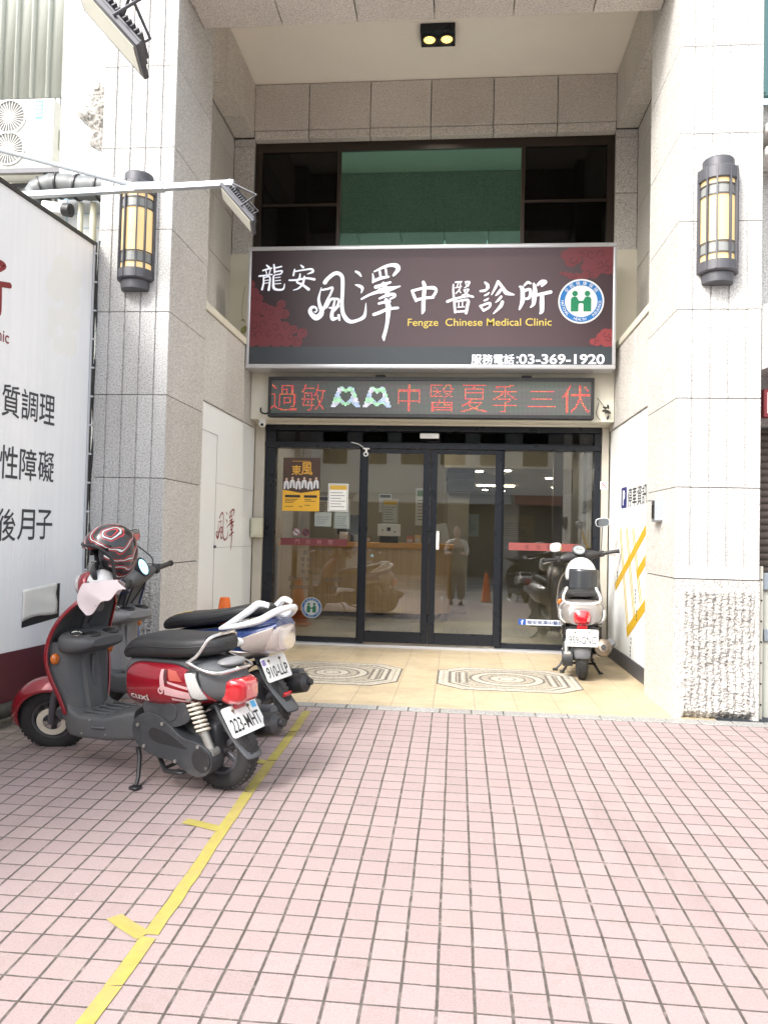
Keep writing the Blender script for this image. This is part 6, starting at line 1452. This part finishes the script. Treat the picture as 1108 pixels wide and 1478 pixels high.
red_s, red_ST = scooter('motor_scooter', 'red scooter with dark grey leg shield in front of the banner, nearest the camera', pos_r, HD, 3, red)
# --- blue scooter behind it
def blue_tail(B, t, st):
    for sy in (1, -1):
        m = MB(); skin(m, st, curve([(.02, .535), (-.05, .508), (-.125, .512)]), curve([(.06, .585), (-.05, .632), (-.155, .672)]), sy, .018, 14, 8); tl = B(m, 'tail_light', M['smoke_lens'], solid=.02, bevel=.004)
        m = MB(); m.ell((.045, sy*(body_y(st, .045, .575)+.010), .578), (.040, .014, .028)); B(m, 'indicator', M['clear_lens'], tl)
        m = MB(); skin(m, st, curve([(.32, .475), (.16, .468), (-.08, .490)]), curve([(.30, .520), (.12, .522), (-.10, .510)]), sy, .016, 14, 6); B(m, 'silver_trim', M['silver_paint'], solid=.012)
    m = MB(); R_ = []
    for x_, hw, zb, zt in ((-.10, .135, .505, .668), (-.140, .128, .510, .674), (-.165, .110, .520, .672), (-.178, .08, .54, .66)): R_.append(sring((x_, 0, (zb+zt)/2), hw, (zt-zb)/2, (0, 1, 0), (0, 0, 1), 3.6, 24))
    m.rings(R_); B(m, 'centre_tail_light', M['smoke_lens'])
    ss = smooth_st(blue['seat'], 6); m = MB()
    for a_, b_, c_ in ((.60, .55, .05), (.565, .52, .0)):
        m.add([(x_, y_, ztop(ss, x_, y_)+.0018) for x_, y_ in ((a_, c_+.06), (a_, c_+.02), (b_, c_), (b_-.02, c_+.055))], [(0, 1, 2, 3)])
    B(m, 'seat_sticker', smat('yellow_sticker', (.70, .48, .08), .5), t)
def ztop(st, x, y, p=3.4):
    for a, b_ in zip(st, st[1:]):
        if min(a[0], b_[0]) <= x <= max(a[0], b_[0]):
            f = (x-a[0])/(b_[0]-a[0]); hw, zb, zt = (a[i]+(b_[i]-a[i])*f for i in (1, 2, 3)); return (zb+zt)/2+(zt-zb)/2*(1-min(1, abs(y)/hw)**p)**(1/p)
    return .7
def blue_rail(B, t):
    m = MB()
    for sy in (1, -1):
        path, rr = catmull([(.20, sy*.150, .640), (.12, sy*.158, .680), (.00, sy*.150, .755), (-.06, sy*.135, .800), (-.12, sy*.118, .792)], 6, [.012, .017, .022, .020, .016]); m.tube(path, rr, 12)
        path, rr = catmull([(.20, sy*.150, .640), (.06, sy*.168, .668), (-.08, sy*.160, .708), (-.16, sy*.10, .760), (-.18, 0, .772)], 6, [.012, .018, .022, .020, .018]); m.tube(path, rr, 12)
    B(m, 'grab_rail', M['white_paint'])
blue = dict(paint=M['blue_paint'], bodymat=M['blue_paint'], steer=20, plate='910-LLP', plate_at=((-.065, 0, .478), (-.130, 0, .345), .128), sticker='l', dx=.13, hx=.05, hz=.905, dialtilt=-68, mir=(.92, .22, 1.20), shieldmat=M['light_grey_plastic'],
    headmat=M['grey_plastic'], dialmat=lit('lit_cyan_dial', (.30, .78, 1), .75, (.35, .7, .9)), mirdz=(0, 0),
    body=[(.66, .085, .42, .58), (.58, .130, .40, .60), (.42, .165, .39, .625), (.22, .180, .41, .655), (.05, .172, .455, .690), (-.05, .150, .49, .705), (-.11, .125, .515, .712), (-.155, .10, .60, .712)],
    panel_low=[(.60, .41), (.45, .40), (.25, .42), (.12, .46)], panel_high=[(.58, .575), (.42, .61), (.22, .64), (.10, .66)], tail=blue_tail,
    mud=[(.05, .52, .060), (.0, .50, .064), (-.035, .41, .070), (-.095, .32, .074), (-.185, .235, .074), (-.245, .170, .064)], reflector=(-.178, .262),
    seat=[(.685, .075, .600, .622), (.66, .110, .590, .662), (.57, .130, .605, .700), (.42, .142, .625, .718), (.25, .148, .655, .745), (.10, .140, .690, .778), (.0, .115, .715, .788), (-.05, .075, .735, .772)], rail=blue_rail)
HB = atan2(.34, -.94)
blue_s, blue_ST = scooter('motor_scooter', 'dark blue scooter with white grab rail parked behind the red one', (-1.135, 4.545, gz(4.545)), HB, 2, blue)
# --- silver scooter by the right wall
def grey_tail(B, t, st):
    m = MB(); R_ = []
    for x_, hw, zb, zt in ((-.08, .076, .468, .602), (-.13, .074, .470, .600), (-.165, .064, .476, .590), (-.186, .038, .495, .56)): R_.append(sring((x_, 0, (zb+zt)/2), hw, (zt-zb)/2, (0, 1, 0), (0, 0, 1), 3.0, 24))
    m.rings(R_); B(m, 'tail_light', M['red_lens'])
    m = MB(); m.obox((-.142, 0, .448), (.03, .085, .045), None, .008, 1); B(m, 'rear_reflector', M['red_lens'])
def grey_rail(B, t):
    m = MB(); loft_x(m, [(.30, .12, .30, .44), (.10, .145, .33, .455), (-.06, .145, .35, .458), (-.125, .135, .37, .462)]); B(m, 'under_tail', M['black_plastic'])
    m = MB(); m.tube(mir2([(.10, .120, .765), (.04, .150, .700), (-.03, .145, .660), (-.09, .10, .645), (-.11, 0, .640)]), .0105, 12, 6); B(m, 'grab_rail', M['white_paint'])
grey = dict(paint=M['silver_paint'], bodymat=M['silver_paint'], steer=17, exk=1.18, springmat=M['black_plastic'], mirin=.06, plate='959-GNC', plate_at=((-.195, 0, .440), (-.215, 0, .302), .128), faint=True, brown=True, center=True,
    body=[(.55, .09, .42, .60), (.50, .140, .39, .63), (.38, .175, .39, .66), (.20, .186, .41, .675), (.05, .182, .445, .674), (-.05, .170, .455, .665), (-.11, .148, .460, .645), (-.145, .115, .468, .61)],
    panel_low=[(.50, .40), (.36, .395), (.18, .41), (.04, .44)], panel_high=[(.48, .60), (.36, .645), (.20, .655), (.06, .65)], side_lens=([(.03, .475), (-.03, .470), (-.085, .475)], [(.03, .59), (-.03, .595), (-.075, .585)]),
    tail=grey_tail, mud=[(-.05, .47, .10), (-.10, .455, .10), (-.15, .42, .085), (-.175, .32, .078), (-.195, .26, .075), (-.215, .195, .064)],
    seat=[(.58, .075, .645, .665), (.56, .105, .64, .70), (.47, .125, .645, .735), (.36, .133, .655, .745), (.20, .140, .67, .752), (.08, .130, .682, .752), (.02, .105, .69, .742), (-.01, .07, .70, .73)], rail=grey_rail, headmat=M['black_plastic'], shieldmat=M['grey_plastic'],
    mirmat=M['white_paint'], mir=(.80, .27, 1.235), mirdz=(-.15, .03), mirrot=20, hz=1.02)
pos_g = Vector((1.085, 6.66, .001)); HG = pi/2-.135
grey_s, grey_ST = scooter('motor_scooter', 'silver grey scooter with round red tail light by the right wall, seen from behind', pos_g, HG, 1.0, grey)
# ------------------------------------------------------------------ helmets and cloth
def world_of(t, p): return wm(t) @ Vector(p)
def full_helmet():
    c = world_of(red_s, (.665, .085, 1.135)); t = thing('full_face_helmet', 'black full face helmet with red and white graphics hung on the red scooter handlebar', 'helmet', tuple(c))
    # local frame: f = front opening, looks left and down towards the viewer
    f = Vector((-.70, -.66, -.18)).normalized(); up = (Vector((.12, -.05, 1))-f*f.dot(Vector((.12, -.12, 1)))).normalized(); s_ = up.cross(f)
    R = Matrix((f, s_, up)).transposed().to_4x4(); T = Matrix.Translation(c) @ R
    m = MB(); m.M = T; nu, nv = 40, 24; V = []; fs = []
    for i in range(nv+1):
        ph = -1.12+(pi/2+1.12)*i/nv
        for j in range(nu):
            th = 2*pi*j/nu; rr = cos(ph)**.85 if cos(ph) > 0 else 0
            x_ = .143*rr*cos(th); y_ = .120*rr*sin(th); z_ = .152*sin(ph)
            if x_ > 0 and z_ < .02: x_ *= 1.06
            V.append((x_, y_, z_))
    for i in range(nv):
        for j in range(nu):
            k = (j+1) % nu; q = [i*nu+j, i*nu+k, (i+1)*nu+k, (i+1)*nu+j]
            cx = sum(V[p][0] for p in q)/4; cy = sum(V[p][1] for p in q)/4; cz = sum(V[p][2] for p in q)/4
            if cx > .022 and abs(cy) < .110 and cz < .055-.25*max(0, .08-cx): continue          # open face
            fs.append(tuple(q))
    m.add(V, fs)
    def hm():
        mm, tt, b = nodes('helmet_graphics'); co = obj_co(tt)
        wv = N(tt, 'ShaderNodeTexWave'); wv.inputs['Scale'].default_value = 7.5; wv.inputs['Distortion'].default_value = 6.5; wv.inputs['Detail'].default_value = 1.5; wv.inputs['Detail Scale'].default_value = 1.3
        mp = N(tt, 'ShaderNodeMapping'); mp.inputs['Rotation'].default_value = (.4, .7, .9); tt.links.new(co, mp.inputs[0]); tt.links.new(mp.outputs[0], wv.inputs['Vector'])
        c_ = ramp(tt, wv.outputs['Fac'], [(0, (.012, .012, .014)), (.55, (.014, .014, .016)), (.56, (.40, .012, .018)), (.76, (.45, .015, .02)), (.79, (.012, .012, .014)), (.92, (.012, .012, .014)), (.965, (.50, .50, .51)), (1, (.55, .55, .55))])
        for e in tt.nodes:
            if e.bl_idname == 'ShaderNodeValToRGB': e.color_ramp.interpolation = 'CONSTANT'
        tt.links.new(c_, b.inputs['Base Color']); b.inputs['Roughness'].default_value = .3; b.inputs['Coat Weight'].default_value = .6; return mm
    sh_ = m.build('shell', [hm(), M['black']], t, solid=.012); sh_.modifiers['Solidify'].material_offset = 1; sh_.modifiers['Solidify'].material_offset_rim = 1
    m = MB(); m.M = T; m.ell((-.035, 0, -.005), (.088, .098, .112)); m.build('lining', M['black'], t)
    m = MB(); m.M = T; m.tube([(.02, -.112, -.118), (.025, -.118, -.06), (.035, -.118, .0), (.085, -.088, .056), (.132, 0, .066), (.085, .088, .056), (.035, .118, .0), (.025, .118, -.06), (.02, .112, -.118)], .008, 8, 5); m.build('port_trim', M['black_plastic'], t)
    m = MB(); m.M = T; m.tube([(.09, .05, -.10), (.10, .03, -.145), (.085, 0, -.16), (.08, -.03, -.14), (.08, -.05, -.10)], .006, 6, 4); m.build('chin_strap', smat('red_strap', (.35, .02, .03), .6), t)
    return t
full_helmet()
def half_helmet(c, mats, label, f, tilt_up, scale=1.0, visor=None):
    t = thing('half_helmet', label, 'helmet', tuple(c)); f = Vector(f).normalized(); u_ = Vector(tilt_up); up = (u_-f*f.dot(u_)).normalized(); s_ = up.cross(f)
    T = Matrix.Translation(c) @ Matrix((f, s_, up)).transposed().to_4x4()
    m = MB(); m.M = T; R_ = []
    for i in range(15):
        ph = -.35+(pi/2+.35)*i/14; R_.append([(.138*scale*cos(ph)*cos(2*pi*j/32), .116*scale*cos(ph)*sin(2*pi*j/32), .135*scale*sin(ph)) for j in range(32)])
    m.rings(R_, cap0=False); m.build('shell', mats[0], t, solid=.012)
    m = MB(); m.M = T; m.ell((0, 0, -.005), (.120*scale, .10*scale, .11*scale)); m.build('lining', M['black'], t)
    if visor:
        m = MB(); m.M = T; Vv = []
        for j in range(9):
            for i in range(17):
                th = radians(-62+124*i/16); zz = .045-.185*j/8; rr = .152*scale; Vv.append((rr*cos(th)+.004, rr*.86*sin(th), zz))
        m.add(Vv, [(j*17+i, j*17+i+1, (j+1)*17+i+1, (j+1)*17+i) for j in range(8) for i in range(16)]); m.build('visor', visor, t, solid=.003)
    if len(mats) > 1:
        m = MB(); m.M = T; m.lathe([(.140*scale, -.046), (.1425*scale, -.03), (.141*scale, -.004)], (0, 0, 0), (0, 0, 1), 32); v2 = m.v; m.v = [tuple(T @ Vector((q.x, q.y*.845, q.z))) for q in [T.inverted() @ Vector(p) for p in v2]]; m.build('edge_band', mats[1], t)
    return t
gf = Vector((-.12, -.99, 0))
half_helmet(world_of(grey_s, (.36, .0, .868)), [M['white_paint']], 'white open face helmet with smoked visor resting on the silver scooter seat', (.16, -1, .06), (0, .25, 1), 1.15, smat('smoked_visor', (.035, .038, .043), .22, var=.05))
half_helmet(world_of(red_s, (.67, .135, .985)), [smat('helmet_red_white', (.62, .62, .62), .3, coat=.5), smat('helmet_red', (.30, .02, .025), .35)], 'small white helmet with red rim lying in front of the red scooter handlebar', (-.8, -.6, .1), (.1, 0, 1), .52)
# pale cloth over the left grip
cc = red_s.matrix_basis if 0 else None
g0 = wm(red_s) @ (red_ST @ Vector((.745, .26, .985)))
m = MB(); V = []; nx, ny = 22, 20
for j in range(ny+1):
    for i in range(nx+1):
        u_ = i/nx*2-1; v_ = j/ny*2-1
        ridge = abs(v_*.9+u_*.25); drop = .105*max(0, ridge-.10)**1.05
        x_ = u_*.098+.02*sin(v_*4); y_ = v_*.075*(1+.25*u_)+.01*sin(u_*5+v_)
        z_ = .022-drop*(1.1-.35*u_)+.012*sin(u_*7+v_*3)*ridge
        V.append((x_, y_, z_))
T = Matrix.Translation(g0+Vector((.010, -.040, .060))) @ Matrix.Rotation(radians(28), 4, 'Z') @ Matrix.Rotation(radians(-8), 4, 'Y')
m.M = T; m.add(V, [(j*(nx+1)+i, j*(nx+1)+i+1, (j+1)*(nx+1)+i+1, (j+1)*(nx+1)+i) for j in range(ny) for i in range(nx)])
o = m.build('cloth', smat('pale_pink_cloth', (.47, .405, .415), .85, var=.06, bmp=.15, bsc=300), None, solid=.004, sub=1); tag(o, 'pale pink cloth draped over the left grip of the red scooter', 'cloth')
# ------------------------------------------------------------------ the person who stands before the doors (seen only as a mirror image in the glass)
def person(x, y, z0):
    t = thing('person', 'person in olive brown overalls and white sleeves facing the doors with raised hands', 'person', (x, y, z0))
    def skinned(name, mat, V, Ed, Rr, root):
        me = bpy.data.meshes.new(name); me.from_pydata(V, Ed, []); me.materials.append(mat)
        o = bpy.data.objects.new(name, me); COL.objects.link(o); o.parent = t
        m = o.modifiers.new('Skin', 'SKIN'); sv = me.skin_vertices[0] if me.skin_vertices else None
        for i, r in enumerate(Rr): me.skin_vertices[0].data[i].radius = (r, r)
        me.skin_vertices[0].data[root].use_root = True
        s_ = o.modifiers.new('Subdivision', 'SUBSURF'); s_.levels = 2; s_.render_levels = 2
        for p in me.polygons: p.use_smooth = True
        return o
    # faces +y; origin between the feet
    V = [(0, 0, .88), (0, .0, 1.05), (0, -.01, 1.22), (0, -.01, 1.34), (0, 0, 1.42), (0, .01, 1.50)]
    E_ = [(0, 1), (1, 2), (2, 3), (3, 4), (4, 5)]; R_ = [.13, .125, .14, .10, .05, .05]
    for s in (-1, 1):
        k = len(V)
        V += [(s*.09, 0, .80), (s*.10, .01, .46), (s*.10, -.01, .09), (s*.11, .10, .035)]; E_ += [(0, k), (k, k+1), (k+1, k+2), (k+2, k+3)]; R_ += [.095, .062, .042, .035]
        k = len(V)
        V += [(s*.17, -.01, 1.33), (s*.23, .02, 1.09), (s*.10, .22, 1.12), (s*.065, .26, 1.14)]; E_ += [(3, k), (k, k+1), (k+1, k+2), (k+2, k+3)]; R_ += [.06, .045, .034, .030]
        for q, (dx_, dz_, ln) in enumerate(((-.030, .045, .075), (-.012, .052, .082), (.008, .05, .078), (.026, .042, .064), (-.035, .005, .055))):
            a = len(V); V += [(s*.065-s*dx_*.5, .265, 1.145+dz_*.4), (s*.05-s*dx_*.3-s*.015, .285, 1.145+dz_*.4+ln*.55)]; E_ += [(k+3, a), (a, a+1)]; R_ += [.010, .008]
    skinned('body', smat('person_skin', (.50, .34, .26), .55), V, E_, R_, 0)
    m = MB(); m.ell((0, .01, 1.565), (.075, .092, .115), None, 24, 16); m.ell((0, .108, 1.555), (.012, .018, .02)); m.ell((-.078, .0, 1.56), (.012, .02, .028)); m.ell((.078, .0, 1.56), (.012, .02, .028)); m.build('head', smat('person_face', (.48, .33, .26), .5), t, local=True)
    m = MB(); m.ell((0, -.018, 1.592), (.086, .094, .112), None, 24, 14); m.ell((0, -.05, 1.47), (.075, .05, .10)); m.build('hair', smat('dark_brown_hair', (.06, .035, .025), .5), t, local=True)
    m = MB()
    for sx in (-.03, .03): m.ell((sx, .096, 1.575), (.010, .006, .006))
    m.box(-.02, .02, .096, .101, 1.512, 1.518); m.build('face_features', M['black'], t, local=True)
    Vo = [(0, 0, .86), (0, 0, 1.04), (0, -.01, 1.22), (0, -.01, 1.30)]; Eo = [(0, 1), (1, 2), (2, 3)]; Ro = [.155, .150, .150, .11]
    for s in (-1, 1):
        k = len(Vo); Vo += [(s*.095, 0, .78), (s*.105, .005, .46), (s*.11, -.01, .10)]; Eo += [(0, k), (k, k+1), (k+1, k+2)]; Ro += [.118, .105, .098]
    skinned('overalls', smat('olive_brown_cotton', (.17, .115, .055), .85, var=.1, sc=10), Vo, Eo, Ro, 0)
    Vs = [(0, -.01, 1.24), (0, -.01, 1.35)]; Es = [(0, 1)]; Rs = [.135, .095]
    for s in (-1, 1):
        k = len(Vs); Vs += [(s*.17, -.01, 1.335), (s*.228, .02, 1.11), (s*.17, .12, 1.10)]; Es += [(1, k), (k, k+1), (k+1, k+2)]; Rs += [.075, .066, .055]
    skinned('white_shirt', smat('white_cotton', (.72, .70, .68), .8, var=.05), Vs, Es, Rs, 0)
    m = MB()
    for s in (-1, 1): m.ell((s*.11, .05, .045), (.045, .12, .045))
    m.build('shoes', smat('brown_shoes', (.06, .045, .035), .6), t, local=True)
    m = MB(); m.box(-.075, .075, .293, .301, 1.13, 1.21, .004, 1); o = m.build('phone', M['black_plastic'], None); o.location = (x, y, z0); tag(o, 'black phone held up in both hands by the person in overalls', 'phone')
    return t
person(.02, -.42, gz(-.42))
# parked scooters and a cone across the street, mirrored in the glass
def copy_tree(o, parent=None):
    c = o.copy(); COL.objects.link(c)
    if parent: c.parent = parent
    for ch in [q for q in o.children]: copy_tree(ch, c)
    return c
for x_, y_, a, src, lab in ((1.75, -3.05, -.25, grey_s, 'silver scooter parked at the kerb, left of the red one there'), (2.55, -3.1, -.2, red_s, 'red scooter parked at the kerb, right of the silver one there'), (-3.2, -11.5, .1, blue_s, 'dark blue scooter parked alone on the far side of the road')):
    c = copy_tree(src); c.location = (x_, y_, gz(y_) if y_ > -3.5 else -.565); c.rotation_euler = (0, 0, -pi/2+a); c['label'] = lab
t = thing('traffic_cone', 'orange traffic cone standing at the kerb behind the person', 'traffic cone', (.75, -2.6, gz(-2.6)))
m = MB(); z0 = gz(-2.6); m.lathe([(.125, z0+.03), (.120, z0+.04), (.042, z0+.70), (.036, z0+.705), (.0001, z0+.705)], (.75, -2.6, 0)); m.build('cone', M['orange'], t)
m = MB(); m.box(.6, .9, -2.75, -2.45, z0+.004, z0+.03, .008, 2); m.build('base', M['black_plastic'], t)
